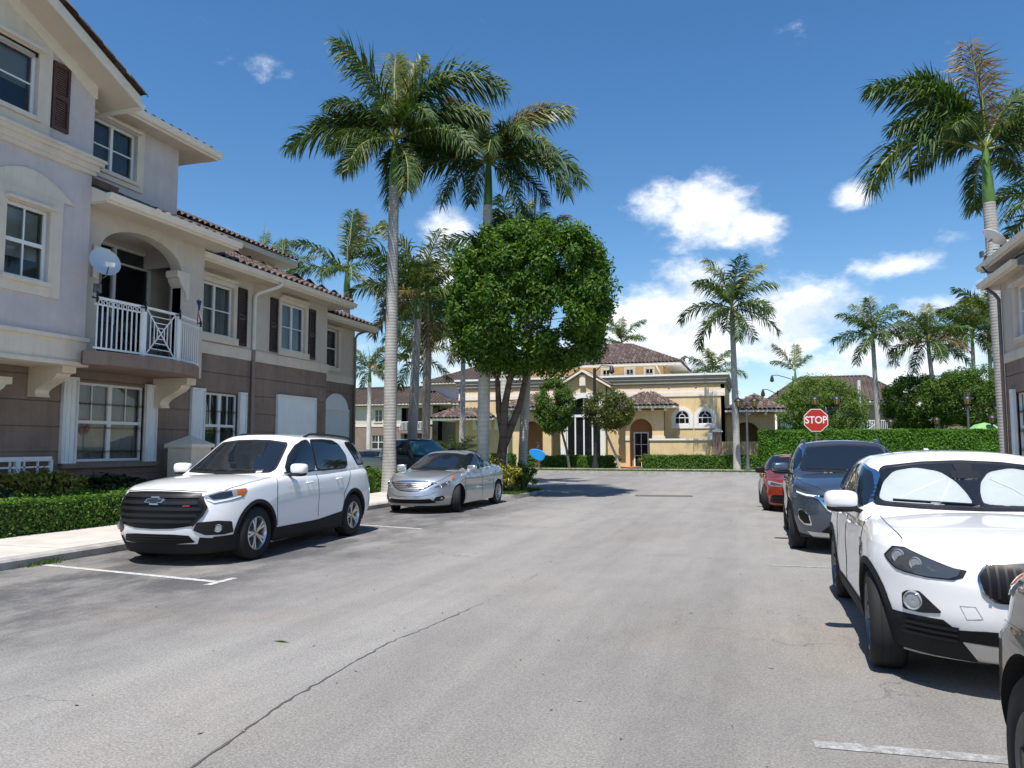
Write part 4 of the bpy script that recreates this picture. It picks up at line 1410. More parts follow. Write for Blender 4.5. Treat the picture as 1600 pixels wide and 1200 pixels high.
# ------------------------------------------------------------------ clubhouse across the cross street
def hip_roof(parent, x0, x1, y0, y1, z, sl, ridge=None, name='roof_deck', tiles=('front',), single=0, th=.16, pitch=.3, mat='roof_tile'):
    """hipped roof over a rectangle; the chosen slopes carry tile courses"""
    w, d = x1 - x0, y1 - y0
    h = min(w, d) / 2
    zt = z + h * sl
    if w >= d:
        a, b = (x0 + h, (y0 + y1) / 2), (x1 - h, (y0 + y1) / 2)
    else:
        a, b = ((x0 + x1) / 2, y0 + h), ((x0 + x1) / 2, y1 - h)
    V = [(x0, y0, z), (x1, y0, z), (x1, y1, z), (x0, y1, z), (a[0], a[1], zt), (b[0], b[1], zt)]
    mb = MB()
    if w >= d: F = [(0, 1, 5, 4), (1, 2, 5), (2, 3, 4, 5), (3, 0, 4)]
    else: F = [(0, 1, 4), (1, 2, 5, 4), (2, 3, 5), (3, 0, 4, 5)]
    mb.add(V, F)
    mb.add([(x0, y0, z - .02), (x1, y0, z - .02), (x1, y1, z - .02), (x0, y1, z - .02)], [(0, 3, 2, 1)])
    o = mb.build(name, mat, parent)
    fm = MB()
    fm.box(x0, x1, y0 - .0, y0 + .04, z - th, z - .021); fm.box(x0, x1, y1 - .04, y1, z - th, z - .021); fm.box(x0, x0 + .04, y0 + .04, y1 - .04, z - th, z - .021); fm.box(x1 - .04, x1, y0 + .04, y1 - .04, z - th, z - .021)
    fm.box(x0 + .04, x1 - .04, y0 + .04, y1 - .04, z - th, z - th + .02)
    fm.build('fascia', 'gutter', parent)
    run = .38
    if 'front' in tiles:
        tile_field(parent, (x0, y0 - .06, z + .01), (1, 0, 0), (0, 1, sl), w, math.hypot(h, h * sl), lambda s: (s / math.hypot(1, sl), w - s / math.hypot(1, sl)), single, 21, pitch, run, mat=mat)
    if 'left' in tiles:
        tile_field(parent, (x0 - .06, y0, z + .01), (0, 1, 0), (1, 0, sl), d, math.hypot(h, h * sl), lambda s: (s / math.hypot(1, sl), d - s / math.hypot(1, sl)), 0, 22, pitch, run, mat=mat)
    if 'right' in tiles:
        tile_field(parent, (x1 + .06, y0, z + .01), (0, 1, 0), (-1, 0, sl), d, math.hypot(h, h * sl), lambda s: (s / math.hypot(1, sl), d - s / math.hypot(1, sl)), 0, 23, pitch, run, mat=mat)
    # hip caps
    cm = MB()
    for p, q in ((V[0], V[4]), (V[1], V[5] if w >= d else V[4]), (V[4], V[5])):
        n = max(2, int((Vector(p) - Vector(q)).length / .4))
        for k in range(n):
            aa = Vector(p).lerp(Vector(q), k / n) + Vector((0, 0, .07)); bb = Vector(p).lerp(Vector(q), (k + 1.1) / n) + Vector((0, 0, .045))
            cm.tube([aa, bb], [.12, .10], 6)
    cm.build('ridge_caps', mat, parent, kind='stuff')
    return o


def arch_window(fr, ac, half, b0, spring, parent):
    """small round headed window with white tracery and a broad surround"""
    N = 14
    sm, fm, gm = MB(), MB(), MB()
    def arcpts(r, z0=spring):
        return [(ac - r * math.cos(math.pi * k / N), z0 + r * math.sin(math.pi * k / N)) for k in range(N + 1)]
    outer, inner = arcpts(half + .24), arcpts(half)
    for k in range(N):
        P = [outer[k], outer[k + 1], inner[k + 1], inner[k]]
        sm.quad(*[fr(a, b, .06) for a, b in P])
        sm.quad(fr(*outer[k], .06), fr(*outer[k + 1], .06), fr(*outer[k + 1], 0), fr(*outer[k], 0))
        sm.quad(fr(*inner[k], .06), fr(*inner[k + 1], .06), fr(*inner[k + 1], -.12), fr(*inner[k], -.12))
    sm.fbox(fr, ac - half - .24, ac - half, b0 - .3, spring, 0, .06); sm.fbox(fr, ac + half, ac + half + .24, b0 - .3, spring, 0, .06); sm.fbox(fr, ac - half, ac + half, b0 - .3, b0, 0, .06)
    sm.build('window_surround', 'trim_white', parent)
    i2 = arcpts(half - .06)
    for k in range(N):
        fm.prism([fr(*inner[k], .03), fr(*inner[k + 1], .03), fr(*i2[k + 1], .03), fr(*i2[k], .03)], tuple(-.05 * q for q in (*fr.n, 0)))
    for (p, q, r, s) in ((ac - half, ac - half + .06, b0, spring), (ac + half - .06, ac + half, b0, spring), (ac - half, ac + half, b0, b0 + .06), (ac - half, ac + half, spring - .03, spring + .03)):
        fm.fbox(fr, p, q, r, s, -.02, .035)
    i3 = [(ac - .2 * math.cos(math.pi * k / 8), spring + .05 + .2 * math.sin(math.pi * k / 8)) for k in range(9)]
    for p, q in zip(i3[:-1], i3[1:]):
        fm.bar(fr(*p, .01), fr(*q, .01), .04)
    fm.fbox(fr, ac - .22, ac - .18, b0, spring + .05, -.01, .03); fm.fbox(fr, ac + .18, ac + .22, b0, spring + .05, -.01, .03)
    fm.fbox(fr, ac - .02, ac + .02, spring + .25, spring + half, -.01, .03)
    w = fm.build('arched_window', 'frame_white', parent)
    poly = [(ac - half, b0), (ac + half, b0)] + arcpts(half)[::-1]
    gm.add([fr(a, b, .004) for a, b in poly], [tuple(range(len(poly)))])
    gm.build('pane', 'glass_black', w)
    return w


def arch_opening_wall(mb, fr, a0, a1, b0, b1, ac, half, spring, th=.3):
    wall(mb, fr, a0, ac - half, b0, b1, th=th); wall(mb, fr, ac + half, a1, b0, b1, th=th)
    N = 16
    for k in range(N):
        t0, t1 = math.pi * k / N, math.pi * (k + 1) / N
        p, q = ac - half * math.cos(t0), ac - half * math.cos(t1)
        z0, z1 = spring + half * math.sin(t0), spring + half * math.sin(t1)
        mb.quad(fr(p, z0, 0), fr(q, z1, 0), fr(q, b1, 0), fr(p, b1, 0)); mb.quad(fr(p, z0, 0), fr(q, z1, 0), fr(q, z1, -th), fr(p, z0, -th))


def clubhouse():
    base = (-12.3, 56, .12)
    B = thing_at('clubhouse', 'yellow clubhouse with tall arched entrance window and flat parapet facing the road', 'building', base)
    u, n = (1, 0), (0, -1)
    F = frame_of((0, 56, 0), u, n)
    zg = .12
    mb = MB(); wall(mb, F, -22.3, -14.0, zg, 5.15); wall(mb, F, -10.6, -2.25, zg, 5.15)
    wall(mb, F, -22.3, -2.25, 5.68, 6.0); 
    sd = frame_of((-2.25, 0, 0), (0, 1), (1, 0)); wall(mb, sd, 56, 66, zg, 6.0); sd2 = frame_of((-22.3, 0, 0), (0, 1), (-1, 0)); wall(mb, sd2, 56, 66, zg, 6.0)
    mb.build('wall', 'stucco_yellow', B)
    mb = MB(); mb.fbox(F, -22.35, -2.2, 5.15, 5.45, -.2, .06); mb.fbox(F, -22.35, -2.2, 5.45, 5.68, -.2, .025); mb.build('belt_course', 'trim_cream', B)
    mb = MB()
    for (p, q, d) in ((6.0, 6.1, .06), (6.1, 6.35, .14), (6.35, 6.62, .22)):
        mb.box(-22.3 - d, -2.25 + d, 56 - d, 66, p, q)
    mb.build('parapet', 'parapet_grey', B)
    mb = MB(); mb.box(-22.62, -1.93, 55.68, 66, 6.62, 6.76); mb.build('parapet_cap', 'trim_white', B)
    vm = MB(); vm.lathe([(.0, 0), (.08, 0), (.10, .03), (.10, .05)], 10, axis='Y')
    VM = vm.mesh('wall_vent', 'parapet_grey')
    for x in (-20.5, -18.0, -15.5, -8.1, -6.1, -4.2):
        place('wall_vent', VM, B, (x - base[0], -.04, 5.84 - base[2]))
    # centre block: gable with tile verge, arched glazing
    C = frame_of((0, 55.6, 0), u, n)
    mb = MB()
    ah, asp = 1.30, 3.86
    arch_opening_wall(mb, C, -14.0, -10.6, zg, 6.0, -12.3, ah, asp, .35)
    mb.add([C(-14.0, 6.0, 0), C(-10.6, 6.0, 0), C(-12.3, 7.0, 0)], [(0, 1, 2)])
    mb.box(-14.0, -13.98, 55.6, 57, zg, 6.2); mb.box(-10.62, -10.6, 55.6, 57, zg, 6.2)
    mb.build('entrance_wall', 'stucco_yellow', B)
    mb = MB()
    N = 18
    for k in range(N):
        t0, t1 = math.pi * k / N, math.pi * (k + 1) / N
        for r0, r1 in ((ah, ah + .42),):
            P = [C(-12.3 - r * math.cos(t), asp + r * math.sin(t), .07) for r, t in ((r0, t0), (r1, t0), (r1, t1), (r0, t1))]
            mb.quad(*P); mb.quad(P[1], P[2], C(-12.3 - r1 * math.cos(t1), asp + r1 * math.sin(t1), 0), C(-12.3 - r1 * math.cos(t0), asp + r1 * math.sin(t0), 0))
            mb.quad(P[0], P[3], C(-12.3 - r0 * math.cos(t1), asp + r0 * math.sin(t1), -.2), C(-12.3 - r0 * math.cos(t0), asp + r0 * math.sin(t0), -.2))
    mb.fbox(C, -12.3 - ah - .42, -12.3 - ah, zg, asp, 0, .07); mb.fbox(C, -12.3 + ah, -12.3 + ah + .3, zg, asp, 0, .07)
    mb.build('arch_surround', 'trim_white', B)
    fm = MB()
    for x in (-13.57, -12.95, -12.3, -11.66, -11.03):
        fm.fbox(C, x - .05, x + .05, zg, asp - .1, -.22, -.12)
    fm.fbox(C, -13.6, -11.0, asp - .12, asp + .06, -.24, -.10); fm.fbox(C, -12.34, -12.26, asp + .06, asp + ah, -.22, -.12)
    w = fm.build('entrance_window', 'frame_white', B)
    for (p, q) in ((-13.57, -12.95), (-12.95, -12.3), (-12.3, -11.66), (-11.66, -11.03)):
        gm = MB(); gm.quad(C(p, zg, -.19), C(q, zg, -.19), C(q, asp - .1, -.19), C(p, asp - .1, -.19)); gm.build('pane', 'glass_black', w)
    gm = MB(); poly = [C(-12.3 - ah * math.cos(math.pi * k / N), asp + ah * math.sin(math.pi * k / N), -.19) for k in range(N + 1)]; gm.add(poly, [tuple(range(len(poly)))]); gm.build('pane', 'glass_black', w)
    # gable roof of the centre block
    for s in (-1, 1):
        mb = MB()
        P = [(-12.3, 7.06), (-12.3 + s * 2.1, 5.84), (-12.3 + s * 2.1, 5.98), (-12.3, 7.22)]
        mb.prism([C(a, b, .45) for a, b in P], (0, 2.5, 0)); mb.build('bargeboard', 'trim_cream', B)
        tile_field(B, (-12.3 + s * 2.16, 55.1, 6.0), (0, 1, 0), (-s, 0, .585), 1.6, 2.5, None, 0, 31 + s)
    mb = MB(); mb.fbox(C, -12.52, -12.08, 6.05, 6.85, .0, .3); mb.build('ridge_bracket', 'trim_cream', B)
    # right hand porch: hipped tile roof on an arched wall
    Pf = frame_of((0, 55.0, 0), u, n)
    mb = MB(); arch_opening_wall(mb, Pf, -9.1, -6.35, zg, 4.15, -8.0, .80, 2.75); mb.box(-6.37, -6.35, 55.0, 56, zg, 4.15); mb.build('porch_wall', 'stucco_yellow', B)
    mb = MB(); mb.fbox(Pf, -7.2, -6.3, 2.0, 2.3, 0, .06); mb.fbox(Pf, -9.1, -8.8, 2.0, 2.3, 0, .06); mb.build('impost_band', 'trim_cream', B)
    Dn = frame_of((0, 55.95, 0), u, n)
    mb = MB(); mb.fbox(Dn, -9.0, -7.0, zg, 3.9, 0, .03); mb.build('porch_back_wall', 'stucco_rust', B)
    fm = MB(); fm.fbox(Dn, -8.66, -8.56, zg, 2.62, .03, .09); fm.fbox(Dn, -7.66, -7.56, zg, 2.62, .03, .09); fm.fbox(Dn, -8.56, -7.66, 2.52, 2.62, .03, .09); fm.fbox(Dn, -8.13, -8.09, zg, 2.52, .03, .085)
    for z in (.9, 1.7): fm.fbox(Dn, -8.56, -7.66, z, z + .04, .03, .08)
    d = fm.build('door', 'frame_white', B)
    gm = MB(); gm.fbox(Dn, -8.56, -7.66, zg, 2.52, .031, .045); gm.build('pane', 'glass_black', d)
    hip_roof(B, -9.7, -5.5, 54.3, 58.5, 4.45, .56, tiles=('front', 'left', 'right'))
    for x in (-8.9, -8.0, -7.1, -6.2):
        mb = MB(); mb.box(x - .09, x + .09, 54.4, 55.0, 4.08, 4.28); mb.build('rafter_tail', 'trim_cream', B)
    for wx in (-5.19, -3.6):
        arch_window(F, wx, .52, 3.16, 3.62, B)
    # left porch and windows, partly behind the trunks
    mb = MB(); arch_opening_wall(mb, Pf, -17.6, -14.6, zg, 4.15, -16.1, .85, 2.6); mb.build('porch_wall', 'stucco_yellow', B)
    mb = MB(); mb.fbox(Dn, -17.2, -14.9, zg, 3.9, 0, .03); mb.build('porch_back_wall', 'stucco_rust', B)
    hip_roof(B, -18.2, -14.2, 54.3, 58.4, 4.45, .56, tiles=('front', 'left'))
    arch_window(F, -18.6, .52, 3.16, 3.62, B); arch_window(F, -20.4, .52, 3.16, 3.62, B)
    # side wings with loggia arches
    W = frame_of((0, 57.0, 0), u, n)
    mb = MB(); arch_opening_wall(mb, W, -2.2, 1.1, zg, 3.95, -.85, .95, 2.35); mb.build('wing_wall', 'stucco_ochre', B)
    mb = MB(); mb.box(-2.2, 1.1, 60.0, 60.1, zg, 3.95); mb.box(1.0, 1.1, 57.3, 60, zg, 3.95); mb.build('wing_back_wall', 'stucco_ochre', B)
    hip_roof(B, -2.24, 1.75, 56.1, 61.4, 4.15, .55, tiles=('front', 'right'))
    for x in (-1.7, -.6, .5):
        mb = MB(); mb.box(x - .09, x + .09, 56.3, 57.0, 3.78, 3.98); mb.build('rafter_tail', 'trim_cream', B)
    mb = MB(); wall(mb, W, -23.0, -20.4, zg, 3.7); mb.build('wing_wall', 'stucco_ochre', B)
    hip_roof(B, -24.3, -19.0, 54.6, 59.5, 3.75, .5, tiles=('front', 'left'))
    # low garden wall and its pier
    mb = MB(); mb.box(-7.2, -2.9, 53.6, 53.85, zg, 2.0); mb.build('garden_wall', 'stucco_yellow', B)
    mb = MB(); mb.box(-7.25, -2.9, 53.52, 53.93, 2.0, 2.12); mb.build('garden_wall_cap', 'trim_white', B)
    mb = MB(); mb.box(-2.95, -2.4, 53.45, 54.0, zg, 2.55); mb.build('gate_pier', 'stucco_brown', B)
    mb = MB(); mb.box(-3.03, -2.32, 53.37, 54.08, 2.55, 2.63); mb.add([(-3.0, 53.4, 2.63), (-2.35, 53.4, 2.63), (-2.35, 54.05, 2.63), (-3.0, 54.05, 2.63), (-2.675, 53.72, 2.86)], [(0, 1, 4), (1, 2, 4), (2, 3, 4), (3, 0, 4)]); mb.build('gate_pier_cap', 'trim_cream', B)
    mb = MB(); mb.box(-3.3, -2.98, 53.40, 53.44, 2.06, 2.5); mb.build('notice_board', 'sign_white', B)
    mb = MB(); mb.box(-2.4, .0, 53.6, 53.8, zg, 1.9); mb.build('garden_wall', 'stucco_ochre', B)
    # raised centre storey with small square windows
    T = frame_of((0, 61, 0), u, n)
    up = [(-11.9, -11.3, 6.9, 7.75), (-10.0, -9.4, 6.9, 7.75), (-8.45, -7.85, 6.9, 7.75)]
    mb = MB(); wall(mb, T, -18.0, -7.0, 6.0, 8.0, up); mb.box(-7.02, -7.0, 61, 70, 6.0, 8.0); mb.build('upper_wall', 'stucco_ochre', B)
    for w4 in up:
        window(T, *w4, B, 'grid', None, 'glass_black'); surround(T, *w4, B, .14, 'trim_cream', sill=False, cap=False)
    hip_roof(B, -18.9, -5.6, 59.9, 69, 8.08, .45, tiles=('front', 'right'))
    mb = MB(); mb.tube([(-7.5, 60.0, 7.9), (-7.3, 60.8, 7.4), (-7.25, 60.95, 6.8)], .06, 8); mb.build('downpipe', 'gutter', B)
    mb = MB(); mb.lathe([(.05, 8.0), (.14, 8.05), (.14, 8.5), (.0, 8.6)], 10, (-5.3, 62, 0)); mb.build('roof_vent', 'trim_white', B)
    mb = MB(); mb.box(-22.2, -2.3, 57.2, 66, zg + .1, 5.9); mb.box(-17.9, -7.1, 61.3, 69, 5.9, 8.0); mb.build('inner_core', 'room_dark', B)
    return B


clubhouse()


# ------------------------------------------------------------------ right hand building, only its far end shows
def right_building():
    base = (6.75, 20, 0)
    B = thing_at('apartment_building', 'two storey beige and brown apartment building at the right edge of the view', 'building', base)
    u, n = (0, 1), (-1, 0)
    m = frame_of((6.75, 0, 0), u, n)
    m2 = frame_of((6.1, 0, 0), u, n)
    zc = [.1, .48, 1.0, 1.52, 2.04, 2.56, 3.08, 3.6, 3.98]
    gw = (22.9, 24.3, 1.2, 3.1)
    courses(B, m, 16, 25.15, zc, [gw], 'stucco_brown')
    window(m, *gw, B, 'hung2', 'curtain_dark')
    storm_panel(m, 24.3, 24.55, 1.2, 3.14, B, .03, 3)
    uw = (22.6, 23.9, 4.55, 5.95)
    mb = MB(); wall(mb, m, 16, 25.15, 4.25, 6.9, [uw]); mb.build('upper_wall', 'stucco_greige', B)
    window(m, *uw, B, 'slider', 'curtain'); surround(m, *uw, B, .14)
    mb = MB(); mb.fbox(m, 16, 25.19, 3.98, 4.25, -.2, .04); mb.build('belt_course', 'stucco_cream', B)
    mb = MB(); mb.box(6.75, 16, 25.14, 25.16, 0, 6.9); mb.build('end_wall', 'stucco_brown', B)
    eave(B, m, 22.6, 26.0, 6.44, 0, .30)
    mb = MB(); mb.box(6.752, 16, 25.162, 26.0, 6.28, 6.30); mb.box(6.752, 16, 25.162, 25.9, 6.80, 6.82); mb.build('soffit', 'soffit', B)
    eave(B, m, 11, 25.93, 6.96, 0, .30)
    mb = MB(); mb.add([(6.47, 11, 6.98), (6.47, 25.95, 6.98), (10.5, 21.9, 8.75), (10.5, 11, 8.75), (14, 25.95, 6.98)], [(0, 1, 2, 3), (1, 4, 2)]); mb.build('roof_deck', 'roof_tile', B)
    tile_field(B, (6.62, 25.9, 7.02), (0, -1, 0), (1, 0, .44), 9, 2.5, lambda s: (s * .9, 9), 0, 41)
    mb = MB(); mb.tube([(6.5, 25.7, 6.3), (6.6, 25.2, 6.02), (6.68, 25.12, 5.85), (6.68, 25.12, 4.25)], .05, 8); mb.build('downpipe', 'metal_grey', B)
    mb = MB(); mb.tube([(6.68, 25.12, 4.25), (6.68, 25.12, .15)], .05, 8); mb.build('downpipe', 'downpipe_brown', B)
    mb = MB(); mb.tube([(6.45, 25.3, 7.2), (6.36, 25.3, 6.85), (6.40, 25.0, 6.62), (6.5, 24.2, 6.5), (6.6, 23.0, 6.62), (6.74, 22.0, 6.6)], .03, 6); mb.build('cable', 'metal_black', B)
    mb = MB(); mb.box(6.95, 16, 12, 25, .1, 6.6); mb.build('inner_core', 'room_dark', B)


right_building()
dish('satellite_dish', 'white satellite dish standing on the right building eave', (6.62, 25.2, 7.62), R(15), R(52), 'dish_white', .36)


# ------------------------------------------------------------------ far apartment blocks
def far_left_block():
    base = (-44, 84, 0)
    B = thing_at('apartment_building', 'distant tan apartment block with brown hipped roofs seen between the left palm trunks', 'building', base)
    F = frame_of((0, 84, 0), (1, 0), (0, -1))
    wins = [(-49.0, -48.0, 4.4, 6.0), (-46.6, -45.4, 4.4, 6.0), (-45.2, -43.6, 4.5, 6.05)]
    wins = [(-48.3, -47.2, 4.5, 6.0), (-44.5, -43.5, 4.5, 6.0)]
    gw = [(-44.9, -43.1, 1.2, 2.9)]
    rec = (-41.0, -37.2, 3.4, 6.15)
    mb = MB(); wall(mb, F, -54, -36.9, 4.15, 6.4, wins + [rec]); mb.build('upper_wall', 'stucco_greige', B)
    mb = MB(); wall(mb, F, -54, -36.9, 0, 3.9, gw + [(-41.0, -37.2, 3.4, 3.9), (-40.6, -37.6, .1, 3.0)]); mb.build('wall', 'stucco_brown', B)
    mb = MB(); mb.fbox(F, -54, -41.0, 3.9, 4.15, -.2, .05); mb.build('belt_course', 'stucco_cream', B)
    for w in wins: window(F, *w, B, 'slider', None, 'glass_black'); surround(F, *w, B, .12)
    for w in gw: window(F, *w, B, 'hung2', None, 'glass_black'); storm_panel(F, w[0] - .4, w[0], w[2], w[3], B)
    mb = MB(); mb.fbox(F, -41.2, -37.0, 0, 6.3, -2.0, -1.9); mb.fbox(F, -41.0, -37.2, 3.1, 3.4, -1.9, .3); mb.build('balcony_recess', 'stucco_brown', B)
    mb = MB()
    for k in range(22):
        x = -41 + k * 3.8 / 21
        mb.fbox(F, x - .025, x + .025, 3.45, 4.45, .2, .25)
    mb.fbox(F, -41, -37.2, 4.42, 4.5, .19, .26); mb.bar(F(-39.9, 3.5, .22), F(-38.4, 4.4, .22), .06); mb.bar(F(-39.9, 4.4, .22), F(-38.4, 3.5, .22), .06)
    mb.build('balcony_railing', 'rail_white', B)
    mb = MB(); mb.fbox(F, -37.7, -37.2, 3.4, 6.2, -.1, .25); mb.build('column', 'trim_cream', B)
    mb = MB(); mb.fbox(F, -36.9, -33.2, 0, 6.2, -3.2, -3.0); mb.fbox(F, -33.4, -33.2, 0, 6.2, -3, 0); mb.build('passage_wall', 'stucco_brown', B)
    hip_roof(B, -55, -34.2, 83.2, 94.5, 6.65, .42, tiles=('front',), pitch=.45, mat='roof_far')
    F2 = frame_of((0, 87, 0), (1, 0), (0, -1))
    w3 = [(-34.0, -33.0, 7.6, 8.8)]
    mb = MB(); wall(mb, F2, -38.5, -24, 6.0, 9.1, w3); mb.build('upper_wall', 'stucco_lilac', B)
    for w in w3: window(F2, *w, B, 'slider', None, 'glass_black'); surround(F2, *w, B, .15)
    hip_roof(B, -39.3, -23, 86, 97, 9.25, .44, tiles=('front', 'left'), pitch=.45, mat='roof_far')
    hip_roof(B, -35.6, -25, 83.6, 87.2, 6.6, .4, tiles=('front',), pitch=.45, mat='roof_far')
    mb = MB(); mb.box(-54, -24, 88.2, 96, 0, 9.0); mb.box(-54, -37.3, 86.2, 88, 0, 6.4); mb.build('inner_core', 'room_dark', B)


far_left_block()


def far_right_block():
    base = (14, 95, 0)
    B = thing_at('apartment_building', 'distant white and tan apartment block with dark roof behind the tall clipped hedge', 'building', base)
    F = frame_of((0, 95, 0), (1, 0), (0, -1))
    ws = [(16.0, 17.4, 4.5, 6.0), (19.6, 21.2, 4.5, 6.0), (22.8, 24.4, 4.5, 6.0), (26.2, 27.8, 4.5, 6.0)]
    rec = (10.8, 13.9, 3.4, 6.2)
    mb = MB(); wall(mb, F, 8.5, 30, 4.15, 6.4, ws + [rec]); mb.build('upper_wall', 'trim_white', B)
    mb = MB(); wall(mb, F, 8.5, 30, 0, 4.15, [(10.8, 13.9, 3.4, 4.15)]); mb.build('wall', 'stucco_brown', B)
    for w in ws: window(F, *w, B, 'slider', None, 'glass_black'); surround(F, *w, B, .14, sill=True)
    mb = MB(); mb.fbox(F, 10.6, 14.1, 0, 6.3, -2.0, -1.9); mb.fbox(F, 10.8, 13.9, 3.1, 3.4, -1.9, .1); mb.build('balcony_recess', 'stucco_greige', B)
    mb = MB()
    for k in range(18):
        x = 10.8 + k * 3.1 / 17
        mb.fbox(F, x - .025, x + .025, 3.45, 4.45, .0, .05)
    mb.fbox(F, 10.8, 13.9, 4.42, 4.5, -.01, .06); mb.bar(F(11.8, 3.5, .03), F(13, 4.4, .03), .06); mb.bar(F(11.8, 4.4, .03), F(13, 3.5, .03), .06)
    mb.build('balcony_railing', 'rail_white', B)
    hip_roof(B, 0.5, 16.6, 94.2, 103, 6.62, .72, tiles=('front', 'right'), pitch=.45, mat='roof_far')
    hip_roof(B, 14.4, 31, 95.4, 104, 6.6, .5, tiles=('front',), pitch=.45, mat='roof_far')
    mb = MB(); mb.box(8.6, 30, 97.1, 103, 0, 6.4); mb.build('inner_core', 'room_dark', B)
    B2 = thing_at('garage', 'pale lilac low building glimpsed left of the stop sign', 'building', (3.5, 96, 0))
    G = frame_of((0, 96, 0), (1, 0), (0, -1))
    mb = MB(); wall(mb, G, 2.2, 8.4, 0, 6.0, [(2.9, 4.1, .1, 4.6)]); mb.box(2.2, 2.4, 96, 102, 0, 6); mb.build('wall', 'stucco_lilac', B2)
    storm_panel(G, 2.9, 4.1, .15, 4.55, B2, -.1, name='panelled_door')
    hip_roof(B2, 1.8, 8.6, 95.4, 102, 6.1, .4, tiles=('front',), pitch=.45, mat='roof_far')


far_right_block()


# ------------------------------------------------------------------ street furniture
def lantern(parent, x, y, z, s=1.0):
    """post-top lantern: tapering amber glass, ribbed cage, wide domed hood"""
    mb = MB(); mb.lathe([(.045 * s, 0), (.05 * s, .08 * s), (.12 * s, .14 * s), (.13 * s, .17 * s)], 8, (x, y, z)); mb.lathe([(.0, .72 * s), (.05 * s, .70 * s), (.16 * s, .63 * s), (.29 * s, .52 * s), (.30 * s, .47 * s), (.20 * s, .47 * s)], 16, (x, y, z))
    mb.lathe([(.0, .80 * s), (.03 * s, .77 * s), (.02 * s, .70 * s)], 8, (x, y, z))
    for k in range(6):
        a = k * math.pi / 3
        mb.bar((x + .125 * s * math.cos(a), y + .125 * s * math.sin(a), z + .16 * s), (x + .215 * s * math.cos(a), y + .215 * s * math.sin(a), z + .48 * s), .022 * s)
    o = mb.build('lantern', 'metal_black', parent, sharp=40)
    g = MB(); g.lathe([(.11 * s, .17 * s), (.20 * s, .475 * s)], 12, (x, y, z)); g.build('lantern_glass', 'lantern_glass', o)


def lamp_post(x, y, h, arm, label, group=None, s=1.05):
    t = thing_at('lamp_post', label, 'lamp post', (x, y, .12), group)
    mb = MB()
    mb.lathe([(.16, .12), (.16, .3), (.11, .4), (.09, .9), (.075, 1.0), (.06, h - .1), (.075, h), (.0, h + .12)], 12, (x, y, 0))
    mb.build('post', 'metal_grey', t, sharp=40)
    if arm:
        mb = MB(); mb.bar((x - arm, y, h - .12), (x + arm, y, h - .12), .05, .06)
        for sx in (-1, 1):
            mb.tube([(x, y, h - .45), (x + sx * arm * .4, y, h - .3), (x + sx * arm * .7, y, h - .12)], .02, 6)
            mb.tube([(x + sx * arm, y, h - .14), (x + sx * arm, y, h + .1)], .03, 6)
        mb.build('cross_arm', 'metal_black', t)
        lantern(t, x - arm, y, h + .08, s); lantern(t, x + arm, y, h + .08, s)
    else:
        lantern(t, x, y, h, s)
    return t


lamp_post(-.68, 49.0, 3.75, .47, 'double lantern lamp post beside the mid palm, in front of the clubhouse wing')
lamp_post(4.04, 51.0 + .9, 3.95, .64, 'double lantern lamp post above the hedge just right of the stop sign')
lamp_post(12.05, 52.6, 3.95, 0, 'single lantern lamp post above the hedge beside the round fig trees')
lamp_post(14.3, 56.5, 2.9, 0, 'small single lantern lamp post at the hedge end by the right building')
lamp_post(8.9, 60, 2.8, 0, 'small lantern post in front of the far white balcony block')
lamp_post(12.4, 63, 3.0, 0, 'small lantern post standing in front of the round fig trees')


def curved_lamp(x, y, h, label, reach):
    t = thing_at('street_lamp', label, 'street lamp', (x, y, .12))
    mb = MB(); mb.tube([(x, y, .12), (x, y, h * .85), (x, y, h)], [.12, .08, .06], 10); mb.build('pole', 'metal_black', t)
    mb = MB(); mb.tube([(x, y, h - .35), (x - reach * .35, y, h - .1), (x - reach * .75, y, h + .16), (x - reach, y, h + .13)], .04, 6); mb.build('arm', 'metal_black', t)
    mb = MB(); mb.lathe([(.02, .2), (.10, .05), (.16, -.12), (.2, -.42), (.13, -.5), (.0, -.56)], 10, (x - reach, y, h)); mb.build('lamp_head', 'metal_black', t, sharp=40)


curved_lamp(1.75, 75, 6.7, 'tall black street lamp with curved arm and hanging bell lamp left of the feathery bush', 1.3)
curved_lamp(3.4, 82, 8.6, 'tall street lamp whose bell lamp hangs at the top left of the feathery bush', 2.0)


def pale_pole():
    t = thing_at('utility_pole', 'pale grey slim pole rising behind the clipped hedge', 'pole', (7.55, 65.4, .1))
    mb = MB(); mb.tube([(7.55, 65.4, .1), (7.55, 65.4, 6.75)], [.17, .13], 12); mb.build('pole', 'pole_pale', t)
    mb = MB(); mb.box(7.35, 7.8, 65.3, 65.5, 6.75, 6.85); mb.build('luminaire', 'metal_grey', t)
    t = thing_at('street_lamp', 'black lamp column with dark shaft in front of the clubhouse entrance, under the fig tree', 'street lamp', (-10.35, 50.3, .12))
    mb = MB(); mb.lathe([(.24, .12), (.24, .35), (.17, .5), (.14, 1.1), (.12, 1.2), (.10, 6.8)], 12, (-10.35, 50.3, 0)); mb.build('pole', 'metal_black', t, sharp=40)
    mb = MB(); mb.tube([(-10.35, 50.3, 6.5), (-9.9, 50.3, 6.95), (-9.2, 50.3, 6.9)], .04, 6); mb.lathe([(.02, .1), (.12, 0), (.2, -.35), (.0, -.5)], 10, (-9.2, 50.3, 6.85)); mb.build('arm', 'metal_black', t, sharp=40)


pale_pole()


